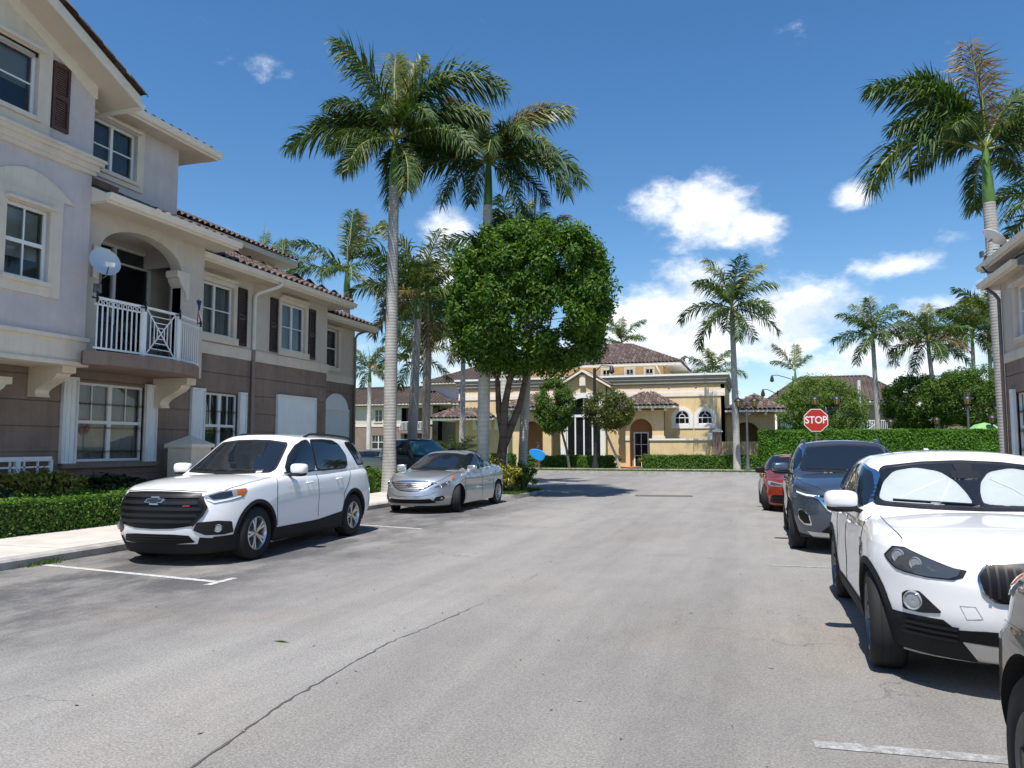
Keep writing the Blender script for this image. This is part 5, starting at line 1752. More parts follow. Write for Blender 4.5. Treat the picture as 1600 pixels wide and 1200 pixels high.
def text_mesh(body, size, depth=.004):
    cu = bpy.data.curves.new('letters', 'FONT')
    cu.body = body; cu.size = size; cu.extrude = depth
    cu.align_x = 'CENTER'; cu.align_y = 'CENTER'
    cu.offset = size * .012
    o = bpy.data.objects.new('letters', cu); col.objects.link(o)
    dg = bpy.context.evaluated_depsgraph_get()
    me = bpy.data.meshes.new_from_object(o.evaluated_get(dg))
    bpy.data.objects.remove(o); bpy.data.curves.remove(cu)
    return me


def stop_sign():
    x, y = 1.85, 27.9
    t = thing_at('stop_sign', 'red octagonal stop sign on a grey post in front of the clipped hedge', 'stop sign', (x, y, .0))
    mb = MB()
    mb.box(x - .03, x + .03, y + .015, y + .055, 0, 2.85)
    mb.build('post', 'metal_grey', t)
    r = .381 / math.cos(math.pi / 8)
    oc = lambda r, yy: [(x + r * math.sin(math.pi / 8 + k * math.pi / 4), yy, 2.5 + r * math.cos(math.pi / 8 + k * math.pi / 4)) for k in range(8)]
    mb = MB(); mb.prism(oc(r, y), (0, .012, 0)); mb.build('sign_border', 'sign_white', t)
    mb = MB(); mb.prism(oc(r * .945, y - .003), (0, .002, 0)); mb.build('sign_face', 'sign_red', t)
    me = text_mesh('STOP', .34, .001)
    me.materials.clear(); me.materials.append(MATS['sign_white'])
    o = place('lettering', me, t, (0, -.0055, 2.5), (math.pi / 2, 0, 0), (.86, 1.0, 1.0))
    # supplementary plate seen edge-on behind
    mb = MB(); mb.box(x + .45, x + .52, y + 1.0, y + 1.02, 2.3, 2.62)
    return t


stop_sign()


def parasol():
    t = thing_at('umbrella', 'pale green open umbrella behind the right end of the clipped hedge', 'umbrella', (14.1, 57.5, .12))
    mb = MB()
    c = (14.1, 57.5)
    for k in range(8):
        a0, a1 = k * math.pi / 4, (k + 1) * math.pi / 4
        P = []
        for (r, z) in ((0, 3.15), (.6, 3.0), (1.15, 2.55)):
            P.append(((c[0] + r * math.cos(a0), c[1] + r * math.sin(a0), z), (c[0] + r * math.cos(a1), c[1] + r * math.sin(a1), z)))
        mb.add([P[0][0], P[1][0], P[1][1]], [(0, 1, 2)]); mb.quad(P[1][0], P[1][1], P[2][1], P[2][0])
    mb.build('canopy', 'umbrella_green', t)
    mb = MB(); mb.tube([(c[0], c[1], .12), (c[0], c[1], 3.1)], .03, 8); mb.build('pole', 'pole_pale', t)


parasol()

# ------------------------------------------------------------------ vegetation
FROND_ME = {}


def frond_mesh(e0, e1, n=62, L=1.0, leaf=.235, mat='frond', seed=0, curl=0.0, wid=.0135, key=None):
    """pinnate leaf along +X of unit length, rising at e0 degrees and ending at e1; leaflets stand in several planes and droop"""
    rnd = random.Random(seed)
    pts, p = [], Vector((0, 0, 0))
    m = 14
    tang = []
    for k in range(m + 1):
        t = k / m
        e = R(e0 + (e1 - e0) * (t ** 1.35))
        az = curl * t * t
        d = Vector((math.cos(e) * math.cos(az), math.cos(e) * math.sin(az), math.sin(e)))
        pts.append(p.copy()); tang.append(d)
        p = p + d * (L / m)
    mb = MB()
    mb.tube(pts, [.013 * (1 - .85 * k / m) + .002 for k in range(m + 1)], 5, 1, cap=False)
    def at(t):
        f = t * m; i = min(m - 1, int(f)); f -= i
        return pts[i].lerp(pts[i + 1], f), tang[i].lerp(tang[i + 1], f).normalized()
    G = Vector((0, 0, -1))
    for k in range(n):
        t = .13 + .87 * (k + rnd.random() * .7) / n
        c, d = at(min(.999, t))
        side = d.cross(Vector((0, 0, 1)))
        if side.length < .05: side = Vector((0, 1, 0))
        side.normalize(); upv = side.cross(d).normalized()
        prof = max(.32, math.sin(math.pi * min(1, (t - .02) * .93)) ** .6)
        ll = leaf * prof * rnd.uniform(.85, 1.12)
        for s in (-1, 1):
            roll = R(rnd.choice((-42, -12, 18, 48)) + rnd.gauss(0, 9))
            fw = .62 + .5 * t + rnd.gauss(0, .1)
            dirv = (side * s * math.cos(roll) + upv * math.sin(roll) * .9 + d * fw).normalized()
            a = c
            b = a + dirv * ll * .5
            dr2 = (dirv + G * rnd.uniform(.45, 1.15)).normalized()
            e = b + dr2 * ll * .62
            w = d.cross(dirv)
            w = (d * .9 + upv * .25 * s).normalized() * wid * rnd.uniform(.8, 1.15)
            mb.add([tuple(a - w * .5), tuple(a + w * .5), tuple(b + w * .85), tuple(b - w * .85), tuple(e)], [(0, 1, 2, 3), (3, 2, 4)], 0)
    return mb.mesh('palm_frond', [mat, 'rachis'])


def get_frond(e0, e1, mat='frond', n=62, seed=0, curl=0.0, leaf=.28, wid=.0135):
    key = (round(e0 / 6), round(e1 / 8), mat, n, seed % 3, round(curl, 1), leaf)
    if key not in FROND_ME:
        FROND_ME[key] = frond_mesh(e0, e1, n, 1.0, leaf, mat, seed, curl, wid)
    return FROND_ME[key]


def palm(x, y, zc, label, r=.22, lean=(0, 0), shaft=1.5, fronds=None, nf=14, L=3.3, group='palm trees', n=62, seed=0, trunk='palm_trunk', zbase=.1, base_r=None, spear=True, az0=None, shaft_mat='crownshaft', dry=.12, wid=.0135):
    """royal palm: smooth grey stem, green crownshaft, plume-like leaves. zc is where the leaves spring"""
    rnd = random.Random(1000 + seed)
    t = thing_at('palm_tree', label, 'palm tree', (x, y, zbase), group)
    top = zc - shaft
    bx, by = x, y
    tx, ty = x + lean[0], y + lean[1]
    base_r = base_r or r * 1.3
    pts, rad = [], []
    H = top - zbase
    for k in range(15):
        f = k / 14
        pts.append((bx + (tx - bx) * f ** 1.2 * H / (zc - zbase), by + (ty - by) * f ** 1.2, zbase + H * f))
        rr = base_r + (r - base_r) * min(1, f * 6) if f < .17 else r * (1 + .10 * math.sin(f * 4.2)) * (1 - .12 * f)
        rad.append(rr)
    mb = MB(); mb.tube(pts, rad, 14); mb.build('trunk', trunk, t)
    rt = rad[-1]
    p0 = Vector(pts[-1]); p1 = Vector((tx, ty, zc))
    mb = MB(); mb.tube([p0, p0.lerp(p1, .06), p0.lerp(p1, .25), p0.lerp(p1, .7), p1, p1 + Vector((0, 0, .25))], [rt * .96, rt * 1.04, rt * .98, rt * .72, rt * .5, rt * .2], 12); mb.build('crownshaft', shaft_mat, t)
    if spear:
        mb = MB(); mb.tube([p1, p1 + Vector((rnd.uniform(-.1, .1), 0, L * .45)), p1 + Vector((rnd.uniform(-.2, .2), .05, L * .78))], [.05, .03, .006], 5); mb.build('spear_leaf', 'rachis', t)
    if fronds is None:
        fronds = []
        a = az0 if az0 is not None else rnd.uniform(0, 360)
        for k in range(nf):
            f = k / (nf - 1)
            e0 = 80 - 100 * f ** 1.0 + rnd.gauss(0, 5)
            e1 = e0 - 48 - 22 * math.sin(f * 3.1) + rnd.gauss(0, 8)
            mat = 'frond_young' if f < .1 else ('frond_dry' if rnd.random() < dry and f > .5 else 'frond')
            fronds.append((a, e0, max(-86, e1), L * rnd.uniform(.86, 1.06), mat))
            a += 137.5
    for i, fr in enumerate(fronds):
        az, e0, e1, LL = fr[:4]
        mat = fr[4] if len(fr) > 4 else 'frond'
        me = get_frond(e0, e1, mat, n, seed + i, rnd.uniform(-.25, .25) if len(fr) < 6 else fr[5], .28, wid)
        pz = p1 + Vector((0, 0, -.12 + .2 * max(0, e0) / 90))
        o = bpy.data.objects.new('palm_frond', me)
        o.location = (pz.x - x, pz.y - y, pz.z - zbase)
        o.rotation_euler = (rnd.gauss(0, .06), 0, R(az))
        o.scale = (LL, LL, LL)
        link(o, t)
    return t


CAMR = math.degrees(YAW)        # azimuth of 'camera right' in world degrees
A_ = lambda a: a + CAMR


def leaf_cloud(mb, centers, per, size, rnd, mi=0, out=None, sq=(1, 1, 1), fold=.25):
    """leaves scattered in clumps; each is a small folded blade"""
    for (c, r) in centers:
        c = Vector(c)
        for _ in range(per):
            d = Vector((rnd.gauss(0, 1), rnd.gauss(0, 1), rnd.gauss(0, 1)))
            d.normalize()
            p = c + Vector((d.x * sq[0], d.y * sq[1], d.z * sq[2])) * (r * rnd.random() ** .45)
            nrm = (d + Vector((rnd.gauss(0, .7), rnd.gauss(0, .7), .55 + rnd.gauss(0, .6)))).normalized()
            a = nrm.cross(Vector((rnd.gauss(0, 1), rnd.gauss(0, 1), rnd.gauss(0, 1)))).normalized()
            b = nrm.cross(a)
            s = size * rnd.uniform(.7, 1.3)
            a, b = a * s, b * s * .42
            dn = nrm * (s * fold * .3)
            mb.add([tuple(p - a), tuple(p + b + dn), tuple(p + a - dn), tuple(p - b + dn)], [(0, 1, 2), (0, 2, 3)], mi)


def branch(mb, p, d, length, r, depth, rnd, tips, spread=.6, n=3, up=.25, mi=0):
    pts, rad = [p], [r]
    q = Vector(p); d = Vector(d).normalized()
    k = 4
    for i in range(k):
        d = (d + Vector((rnd.gauss(0, .16), rnd.gauss(0, .16), rnd.gauss(0, .1) + up * .15))).normalized()
        q = q + d * length / k
        pts.append(tuple(q)); rad.append(r * (1 - .45 * (i + 1) / k))
    mb.tube(pts, rad, 8 if r > .05 else 5, mi, cap=False)
    if depth == 0:
        tips.append(tuple(q)); return
    for i in range(n):
        nd = (d + Vector((rnd.gauss(0, spread), rnd.gauss(0, spread), rnd.gauss(0, spread * .6) + up))).normalized()
        branch(mb, tuple(q), nd, length * rnd.uniform(.6, .85), r * .52, depth - 1, rnd, tips, spread, n, up, mi)


def broadleaf(name, label, x, y, stems, crown, nclump, per, leaf, mat, bark='bark', seed=0, cat='tree', group=None, zb=.1, shell=.62, rad=(.35, .6), inner=.18, sq_exp=2.6, limbs=True):
    """crown: (cx, cy, cz, rx, ry, rz); rounded box of leaf clumps over real limbs"""
    rnd = random.Random(500 + seed)
    t = thing_at(name, label, cat, (x, y, zb), group)
    cx, cy, cz, rx, ry, rz = crown
    tm = MB(); tips = []
    for st in stems:
        tm.tube(st[0], st[1], 10, 0, cap=False)
        if limbs:
            p = st[0][-1]; d = Vector(st[0][-1]) - Vector(st[0][-2])
            for i in range(3):
                nd = (d.normalized() + Vector((rnd.gauss(0, .55), rnd.gauss(0, .55), rnd.gauss(0, .2)))).normalized()
                branch(tm, p, nd, min(rx, rz) * .62, st[1][-1] * .7, 2, rnd, tips, .6, 3, .2)
    tm.build('trunk', bark, t)
    cm = MB()
    C = []
    for i in range(nclump):
        d = Vector((rnd.gauss(0, 1), rnd.gauss(0, 1), rnd.gauss(0, 1))).normalized()
        # superellipsoid radius in this direction
        k = (abs(d.x) ** sq_exp + abs(d.y) ** sq_exp + abs(d.z) ** sq_exp) ** (-1 / sq_exp)
        f = (inner + (1 - inner) * rnd.random() ** .3) if rnd.random() > shell else rnd.uniform(.86, 1.03)
        p = (cx + d.x * k * f * rx, cy + d.y * k * f * ry, cz + d.z * k * f * rz)
        C.append((p, rnd.uniform(*rad)))
    leaf_cloud(cm, C, per, leaf, rnd)
    cm.build('crown', mat, t, kind=None)
    return t


def hedge(name, label, pts, w, h, mat, dens, leaf, seed=0, zb=.12, wob=.05, group=None, cat='hedge', core=True, hvar=0.0):
    """clipped hedge along a polyline of (x, y): dark twiggy core under a skin of leaves"""
    rnd = random.Random(700 + seed)
    t = thing_at(name, label, cat, (pts[0][0], pts[0][1], zb), group)
    cm, lm = MB(), MB()
    for (a, b) in zip(pts[:-1], pts[1:]):
        A, Bv = Vector((*a, 0)), Vector((*b, 0))
        d = (Bv - A); Ln = d.length; d.normalize(); s = Vector((-d.y, d.x, 0))
        q = .08
        P = lambda u, v, z: tuple(A + d * u + s * v + Vector((0, 0, zb + z)))
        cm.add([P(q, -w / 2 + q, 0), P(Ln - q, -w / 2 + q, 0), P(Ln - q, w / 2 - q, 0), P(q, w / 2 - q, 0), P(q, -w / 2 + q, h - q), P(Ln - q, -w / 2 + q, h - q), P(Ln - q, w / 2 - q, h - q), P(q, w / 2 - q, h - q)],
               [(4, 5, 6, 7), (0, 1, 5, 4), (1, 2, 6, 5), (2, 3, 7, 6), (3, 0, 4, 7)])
        areas = [('t', Ln * w), ('f', Ln * h), ('k', Ln * h), ('e0', w * h), ('e1', w * h)]
        for nm, ar in areas:
            for _ in range(int(ar * dens)):
                u, v, z = rnd.uniform(0, Ln), rnd.uniform(-w / 2, w / 2), rnd.uniform(0, h) ** 1.0
                wobv = wob * (math.sin(u * 2.1 + z * 3) + math.sin(u * 5.3 + 1.3 + v * 4)) * .5
                hh = h + hvar * math.sin(u * 1.7) + wobv
                dep = abs(rnd.gauss(0, .035)) if rnd.random() > .04 else -rnd.uniform(.02, .09)
                if nm == 't': p, n = (u, v, hh - dep), Vector((0, 0, 1))
                elif nm == 'f': p, n = (u, -w / 2 + dep + wobv, min(z, hh)), -s
                elif nm == 'k': p, n = (u, w / 2 - dep - wobv, min(z, hh)), s
                elif nm == 'e0': p, n = (dep, v, min(z, hh)), -d
                else: p, n = (Ln - dep, v, min(z, hh)), d
                c = Vector(P(*p))
                nr = (n + Vector((rnd.gauss(0, .6), rnd.gauss(0, .6), rnd.gauss(0, .5) + .3))).normalized()
                aa = nr.cross(Vector((rnd.gauss(0, 1), rnd.gauss(0, 1), rnd.gauss(0, 1)))).normalized(); bb = nr.cross(aa)
                sz = leaf * rnd.uniform(.7, 1.3)
                aa, bb = aa * sz, bb * sz * .5
                lm.add([tuple(c - aa), tuple(c + bb), tuple(c + aa), tuple(c - bb)], [(0, 1, 2, 3)])
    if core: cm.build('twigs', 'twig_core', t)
    lm.build('foliage', mat, t)
    return t


def shrub(name, label, x, y, rx, ry, h, mat, n, leaf, seed=0, zb=.12, cat='shrub', group=None):
    rnd = random.Random(900 + seed)
    t = thing_at(name, label, cat, (x, y, zb), group)
    tm = MB()
    for i in range(7):
        a = rnd.uniform(0, 6.28)
        tm.tube([(x, y, zb), (x + rx * .35 * math.cos(a), y + ry * .35 * math.sin(a), zb + h * .4), (x + rx * .6 * math.cos(a), y + ry * .6 * math.sin(a), zb + h * .75)], [.03, .022, .008], 5, 0)
    tm.build('stem', 'bark', t)
    lm = MB(); C = []
    for i in range(max(8, n // 60)):
        d = Vector((rnd.gauss(0, 1), rnd.gauss(0, 1), rnd.gauss(0, 1))).normalized(); f = rnd.uniform(.35, .92)
        C.append(((x + d.x * rx * f, y + d.y * ry * f, zb + h * .5 + d.z * h * .46 * f), min(rx, h) * rnd.uniform(.22, .34)))
    leaf_cloud(lm, C, 60, leaf, rnd)
    lm.build('foliage', mat, t)
    return t


# hedges
hedge('hedge', 'low clipped green hedge along the left pavement', [(-12.24, 6.2), (-12.24, 22.2)], 1.0, .62, 'hedge_leaf', 1500, .030, 1, .11, .05)
hedge('croton_hedge', 'yellow green croton hedge under the porch railing', [(-13.35, 8.0), (-13.35, 12.3)], .6, .95, 'croton_leaf', 700, .05, 2, .11, .1)
hedge('shrub_row', 'dark leafy shrubs below the ground floor window', [(-13.45, 12.5), (-13.45, 17.0)], .6, .72, 'dark_leaf', 600, .07, 3, .11, .12, cat='shrubs', hvar=.08)
hedge('hedge', 'tall clipped bright green hedge behind the stop sign on the far side of the street', [(0.0, 52.1), (16.5, 52.1)], 1.4, 2.45, 'hedge_bright', 520, .075, 4, .12, .07)
hedge('hedge', 'low green hedge under the clubhouse garden wall', [(-7.4, 52.0), (0.6, 52.0)], .9, .88, 'hedge_leaf', 620, .055, 5, .12, .06)
hedge('hedge', 'low dark hedge in front of the clubhouse entrance window', [(-15.6, 52.0), (-9.5, 52.0)], .9, .82, 'hedge_leaf', 620, .055, 6, .12, .06)
shrub('shrub', 'round yellow green shrub at the left end of the garden wall hedge', -7.25, 52.0, .55, .5, 1.0, 'croton_leaf', 700, .06, 11)
shrub('shrub', 'yellow green shrub at the right end of the entrance hedge beside the brick path', -9.35, 52.0, .5, .5, .95, 'croton_leaf', 700, .06, 12)
shrub('shrub', 'yellow green leafy shrub on the island beside the silver sedan', -7.95, 23.75, .72, .65, 1.12, 'croton_leaf', 2600, .055, 13)
shrub('shrub', 'dark green leafy shrub beside the palm trunk on the island', -7.45, 24.5, .5, .5, 1.05, 'tree_leaf', 1600, .05, 14)
hedge('hedge', 'green island hedge at the foot of the tall front palm', [(-12.6, 23.2), (-10.2, 23.2)], .9, .72, 'hedge_leaf', 700, .045, 8, .11, .08)

# big clipped fig on the island
broadleaf('fig_tree', 'large clipped dark green fig tree with rounded box crown on the island', -8.55, 24.6,
          [([(-8.45, 24.9, .05), (-8.42, 24.9, .9), (-8.25, 24.8, 1.9), (-8.2, 24.7, 2.9), (-7.95, 24.6, 4.0)], [.24, .18, .155, .13, .09]),
           ([(-8.35, 24.85, 1.4), (-8.05, 24.9, 2.2), (-7.72, 24.9, 3.0), (-7.4, 24.8, 4.2)], [.14, .13, .115, .08]),
           ([(-8.25, 24.8, 1.9), (-8.42, 24.8, 2.8), (-8.45, 24.7, 3.9)], [.13, .11, .08])],
          (-7.12, 24.3, 6.46, 2.42, 2.35, 2.22), 440, 160, .080, 'ficus_leaf', 'bark', 1, shell=.76, rad=(.26, .50), sq_exp=3.5)

# royal palms, large ones leaf by leaf
P1 = [(A_(177), 74, 34, 4.0, 'frond', 0), (A_(184), 20, -46, 3.7, 'frond', .1), (A_(165), 48, -22, 2.7), (A_(200), 50, -30, 2.6), (A_(85), 84, 66, 3.2, 'frond_young', 0), (A_(20), 80, 62, 2.9, 'frond_young', 0), (A_(2), 72, -48, 4.9, 'frond', 0), (A_(-10), 36, -30, 3.4), (A_(-28), 12, -62, 3.5), (A_(-60), 36, -66, 2.8), (A_(240), -10, -80, 3.0), (A_(300), -30, -86, 3.0), (A_(140), 16, -50, 3.0), (A_(50), 30, -45, 3.0), (A_(100), -5, -75, 3.0), (A_(215), 8, -60, 2.6), (A_(330), 64, 0, 2.8), (A_(160), 30, -40, 2.8), (A_(30), 46, -20, 3.0), (A_(270), 40, -60, 2.4), (A_(190), 34, -35, 2.9)]
P2 = [(A_(178), 66, -15, 2.7), (A_(150), 74, 10, 3.2, 'frond'), (A_(4), 58, -6, 3.6, 'frond_young', 0), (A_(8), 64, 12, 3.0, 'frond_dry'), (A_(0), 22, -72, 3.8), (A_(-18), 8, -82, 3.5), (A_(-60), 46, -70, 2.8), (A_(-85), 26, -78, 2.6), (A_(190), 24, -50, 3.9), (A_(200), 2, -55, 3.6), (A_(170), 30, -30, 3.4), (A_(225), -20, -80, 3.0), (A_(-30), -40, -88, 2.8), (A_(60), 34, -40, 3.0), (A_(110), 14, -60, 3.0), (A_(30), 0, -70, 2.8), (A_(140), 76, 20, 3.3, 'frond_dry'), (A_(30), 38, -35, 3.0), (A_(250), 36, -70, 2.8), (A_(205), 40, -25, 3.1), (A_(-40), 30, -65, 3.0)]
P3 = [(A_(185), 18, -80, 5.0, 'frond', .1), (A_(178), 54, -8, 4.4), (A_(186), 38, -28, 3.4), (A_(150), 72, 36, 3.6), (A_(100), 86, 70, 3.9, 'frond_dry', 0), (A_(20), 64, 10, 3.6), (A_(0), 40, -40, 3.6), (A_(-20), 12, -60, 3.6), (A_(40), 26, -45, 3.2), (A_(220), 34, -50, 2.8), (A_(290), 36, -60, 2.8), (A_(330), 50, -25, 3.0), (A_(120), 30, -50, 3.0), (A_(70), 0, -70, 3.0), (A_(172), 62, 24, 3.4)]
palm(-11.50, 22.75, 12.0, 'tall royal palm left of the silver sedan, the front one with a long arching crown', .205, (.05, 0), 1.7, P1, n=130, seed=1, base_r=.27, wid=.0105)
palm(-9.05, 24.9, 11.75, 'tall royal palm rising just left of the big fig tree, with a pale trunk', .20, (.2, .0), 1.7, P2, n=130, seed=2, trunk='palm_trunk_white', wid=.0105)
palm(7.68, 28.6, 11.6, 'tall royal palm at the right edge above the satellite dish',   .235, (-.22, .1), 1.9, P3, n=130, seed=3, trunk='palm_trunk', wid=.0105)
palm(-1.35, 50.6, 10.5, 'solitary royal palm in front of the clubhouse garden wall', .20, (-.1, 0), .9, None, 17, 3.6, n=70, seed=4, trunk='palm_trunk', base_r=.27, dry=.0, shaft_mat='palm_trunk_brown', az0=A_(8))
palm(-13.2, 28.0, 7.7, 'palm whose grey trunk stands close behind the tall front palm', .19, (.25, 0), 1.0, None, 16, 3.0, seed=5, dry=.3)
palm(-10.35, 31.0, 9.8, 'palm behind the pale trunk left of the fig tree', .17, (.2, 0), 1.3, None, 12, 3.0, seed=6, trunk='palm_trunk_white')
palm(-7.95, 25.9, 8.6, 'palm with trunk against the fig trunk and crown just above the fig', .15, (.4, .1), 1.0, [(A_(165), 62, 15, 2.1), (A_(15), 62, 20, 2.0, 'frond_dry'), (A_(80), 75, 30, 2.0), (A_(200), 45, -10, 2.0), (A_(-20), 40, -20, 2.0), (A_(120), 40, -20, 2), (A_(270), 50, -10, 2)], seed=7, trunk='palm_trunk')
palm(-20.5, 35.4, 10.9, 'palm with spread crown rising over the tiled roof of the left building', .22, (0, 0), 1.2, [(A_(172), 42, 5, 3.5), (A_(185), 12, -28, 3.3), (A_(95), 84, 70, 3.4), (A_(60), 74, 55, 3.6, 'frond_dry'), (A_(40), 64, 40, 3.5), (A_(0), 28, -30, 3.3), (A_(-10), -20, -75, 3.2, 'frond_dry'), (A_(-70), 10, -70, 2.8), (A_(250), 10, -70, 2.8), (A_(130), 30, -30, 3)], seed=8)
palm(-26.5, 38.5, 11.6, 'palm tip showing just above the left roof ridge', .2, (0, 0), 1.2, [(A_(95), 84, 60, 2.4), (A_(150), 60, 10, 2.2), (A_(30), 60, 10, 2.2), (A_(200), 30, -30, 2.2), (A_(-30), 30, -30, 2.2)], seed=9)
palm(-30.6, 42.0, 13.8, 'palm fronds above the roof at the left beside the balcony eave', .2, (0, 0), 1.2, [(A_(40), 60, -10, 2.6), (A_(20), 35, -30, 2.4), (A_(150), 50, -10, 2.2), (A_(90), 75, 40, 2.2), (A_(-30), 30, -40, 2.2)], seed=10)
palm(-25.6, 47.5, 6.9, 'small palm with brown skirt beyond the corner of the left building', .16, (0, 0), .9, None, 12, 2.2, seed=11, dry=.25, trunk='palm_trunk_white')
palm(-22.0, 47.0, 7.6, 'palm with thin white trunk left of the dark trunk', .15, (0, 0), .9, None, 12, 2.9, seed=12, trunk='palm_trunk_white')
palm(-18.2, 40.5, 8.6, 'palm with dark trunk behind the black pickup', .20, (.2, 0), 1.2, None, 17, 3.4, seed=13, trunk='palm_trunk_brown')
palm(-18.3, 46.4, 9.0, 'palm with grey trunk in front of the far hipped roofs', .18, (.1, 0), 1.1, None, 16, 3.2, seed=14)
palm(-16.4, 36.5, 9.3, 'palm crown between the tall front palm and the fig tree', .18, (.0, 0), 1.1, None, 16, 3.2, seed=15, trunk='palm_trunk_brown')
palm(9.2, 68.0, 10.7, 'palm with one pale upright dead frond behind the hedge on the right', .20, (-.2, 0), 1.1, None, 16, 3.5, seed=16, base_r=.27, trunk='palm_trunk')
palm(13.4, 67.0, 9.9, 'palm with bright crown right of the one with the dead frond', .19, (-.6, 0), 1.1, None, 17, 3.6, seed=17, trunk='palm_trunk')
palm(19.4, 81.8, 12.0, 'palm with brownish mixed fronds left of the right building', .2, (0, 0), 1.1, None, 17, 4.4, seed=18, dry=.4)
palm(21.5, 84.6, 13.9, 'palm with sweeping fronds close to the right building', .2, (0, 0), 1.1, None, 17, 5.0, seed=19)
palm(10.8, 33.6, 11.1, 'palm behind the tall palm at the right edge', .2, (0, 0), 1.2, None, 14, 3.2, seed=20)
palm(-13.2, 78.0, 12.2, 'distant palm behind the clubhouse upper roof', .2, (0, 0), 1.2, None, 13, 3.2, seed=21)
palm(-4.2, 78.0, 8.7, 'distant palm peeping over the clubhouse parapet', .2, (0, 0), 1.2, None, 13, 3.4, seed=22, dry=.3)
palm(3.1, 70.0, 8.0, 'young palm spearing out of the feathery bush', .16, (0, 0), .9, [(A_(140), 62, 40, 3.0, 'frond_dry'), (A_(60), 75, 50, 2.6, 'frond_young'), (A_(20), 60, 10, 2.2), (A_(170), 45, -10, 2.2)], seed=23)

# other trees and shrubs
broadleaf('feathery_tree', 'light green feathery tree behind the stop sign', 4.5, 66.5, [([(4.5, 66.5, .1), (4.4, 66.4, 1.6), (4.5, 66.4, 3.0)], [.16, .13, .1]), ([(4.5, 66.5, .4), (5.0, 66.3, 1.8), (5.3, 66.2, 3.0)], [.1, .09, .06])], (4.75, 66.2, 4.35, 3.35, 2.4, 2.65), 330, 90, .095, 'bush_light', 'bark', 2, shell=.55, rad=(.35, .65), sq_exp=2.0)
broadleaf('fig_tree', 'round dark fig tree right of the far white block', 12.3, 69.5, [([(12.3, 69.5, .1), (12.2, 69.4, 1.5), (12.0, 69.3, 2.6)], [.25, .2, .15])], (12.3, 69.0, 4.95, 2.5, 2.2, 2.15), 240, 100, .10, 'ficus_leaf', 'bark', 3, rad=(.4, .6), sq_exp=2.3)
broadleaf('fig_tree', 'broad green fig tree beside the right building, with crooked dark trunk', 15.4, 66.0, [([(15.0, 66.0, .1), (14.4, 65.9, 1.0), (14.9, 65.8, 2.2), (15.2, 65.7, 3.2)], [.22, .2, .17, .12]), ([(14.6, 65.9, 1.1), (15.7, 65.9, 1.9), (16.4, 65.8, 3.0)], [.15, .13, .09])], (15.7, 65.6, 5.25, 3.6, 2.4, 2.05), 330, 100, .10, 'tree_leaf', 'bark', 4, rad=(.4, .62), sq_exp=2.3)
broadleaf('small_tree', 'small dark leafy tree with leaning trunk left of the entrance window', -12.55, 50.9, [([(-12.25, 50.9, .1), (-12.45, 50.9, 1.4), (-12.8, 50.8, 2.8), (-13.0, 50.7, 3.6)], [.10, .08, .07, .05])], (-13.25, 50.7, 4.3, 1.2, 1.1, 1.75), 110, 130, .08, 'tree_leaf', 'bark', 5, rad=(.28, .45), sq_exp=2.1)
broadleaf('small_tree', 'small yellow green tree with pale leaning trunk beside the porch arch', -8.9, 50.4, [([(-8.75, 50.4, .1), (-9.0, 50.4, 1.0), (-9.6, 50.4, 2.4), (-9.65, 50.4, 3.3)], [.10, .085, .075, .06])], (-9.45, 50.4, 4.0, 1.6, 1.2, 1.25), 95, 120, .08, 'tree_leaf_yellow', 'bark_pale', 6, rad=(.28, .45), sq_exp=2.0)


def cycad(x, y, h, label, L, seed, n=22):
    t = thing_at('sago_palm', label, 'cycad', (x, y, .12))
    rnd = random.Random(seed)
    mb = MB(); mb.tube([(x, y, .12), (x, y, h)], [.2, .16], 10); mb.build('trunk', 'bark', t)
    for k in range(n):
        e0 = 75 - 65 * k / n + rnd.gauss(0, 5)
        me = get_frond(e0, e0 - 60, 'frond' if k % 3 else 'frond_young', 40, seed + k, 0, .16)
        o = bpy.data.objects.new('palm_frond', me)
        o.location = (0, 0, h - .12); o.rotation_euler = (0, 0, R(137.5 * k)); o.scale = (L, L, L)
        link(o, t)


cycad(-15.3, 38.0, 1.0, 'bushy sago palm behind the silver sedan and black pickup', 1.7, 61)
shrub('shrub', 'yellow and orange croton shrub beside the sago palm', -13.6, 38.0, .8, .8, 1.5, 'croton_leaf', 1200, .07, 15, zb=0)
hedge('hedge', 'dark hedge beyond the black pickup', [(-24, 44.6), (-14.2, 44.6)], 1.0, 1.1, 'hedge_leaf', 350, .07, 9, 0.0, .1)

# far wood: closes the gaps between the blocks
def wood():
    rnd = random.Random(77)
    mb = MB()
    C = []
    for k in range(260):
        x = rnd.uniform(-95, 75); y = rnd.uniform(118, 135)
        C.append(((x, y, rnd.uniform(.5, 4.6 + 1.4 * math.sin(x * .21) + .8 * math.sin(x * .53))), rnd.uniform(1.1, 2.0)))
    leaf_cloud(mb, C, 70, .34, rnd)
    o = mb.build('distant_wood', 'tree_leaf')
    tag(o, kind='stuff')


wood()
grass_patch('island_grass', lambda r: (r.uniform(-8.6, -7.2), r.uniform(23.05, 25.9)), 5000, .10, .115, 1)
grass_patch('verge_grass', lambda r: (r.uniform(-22, 8), 45.6 + 3.1 * r.random()), 22000, .075, .125, 2)
grass_patch('garden_grass', lambda r: (r.uniform(-22, 3), 50.1 + 1.5 * r.random()), 7000, .075, .125, 3)


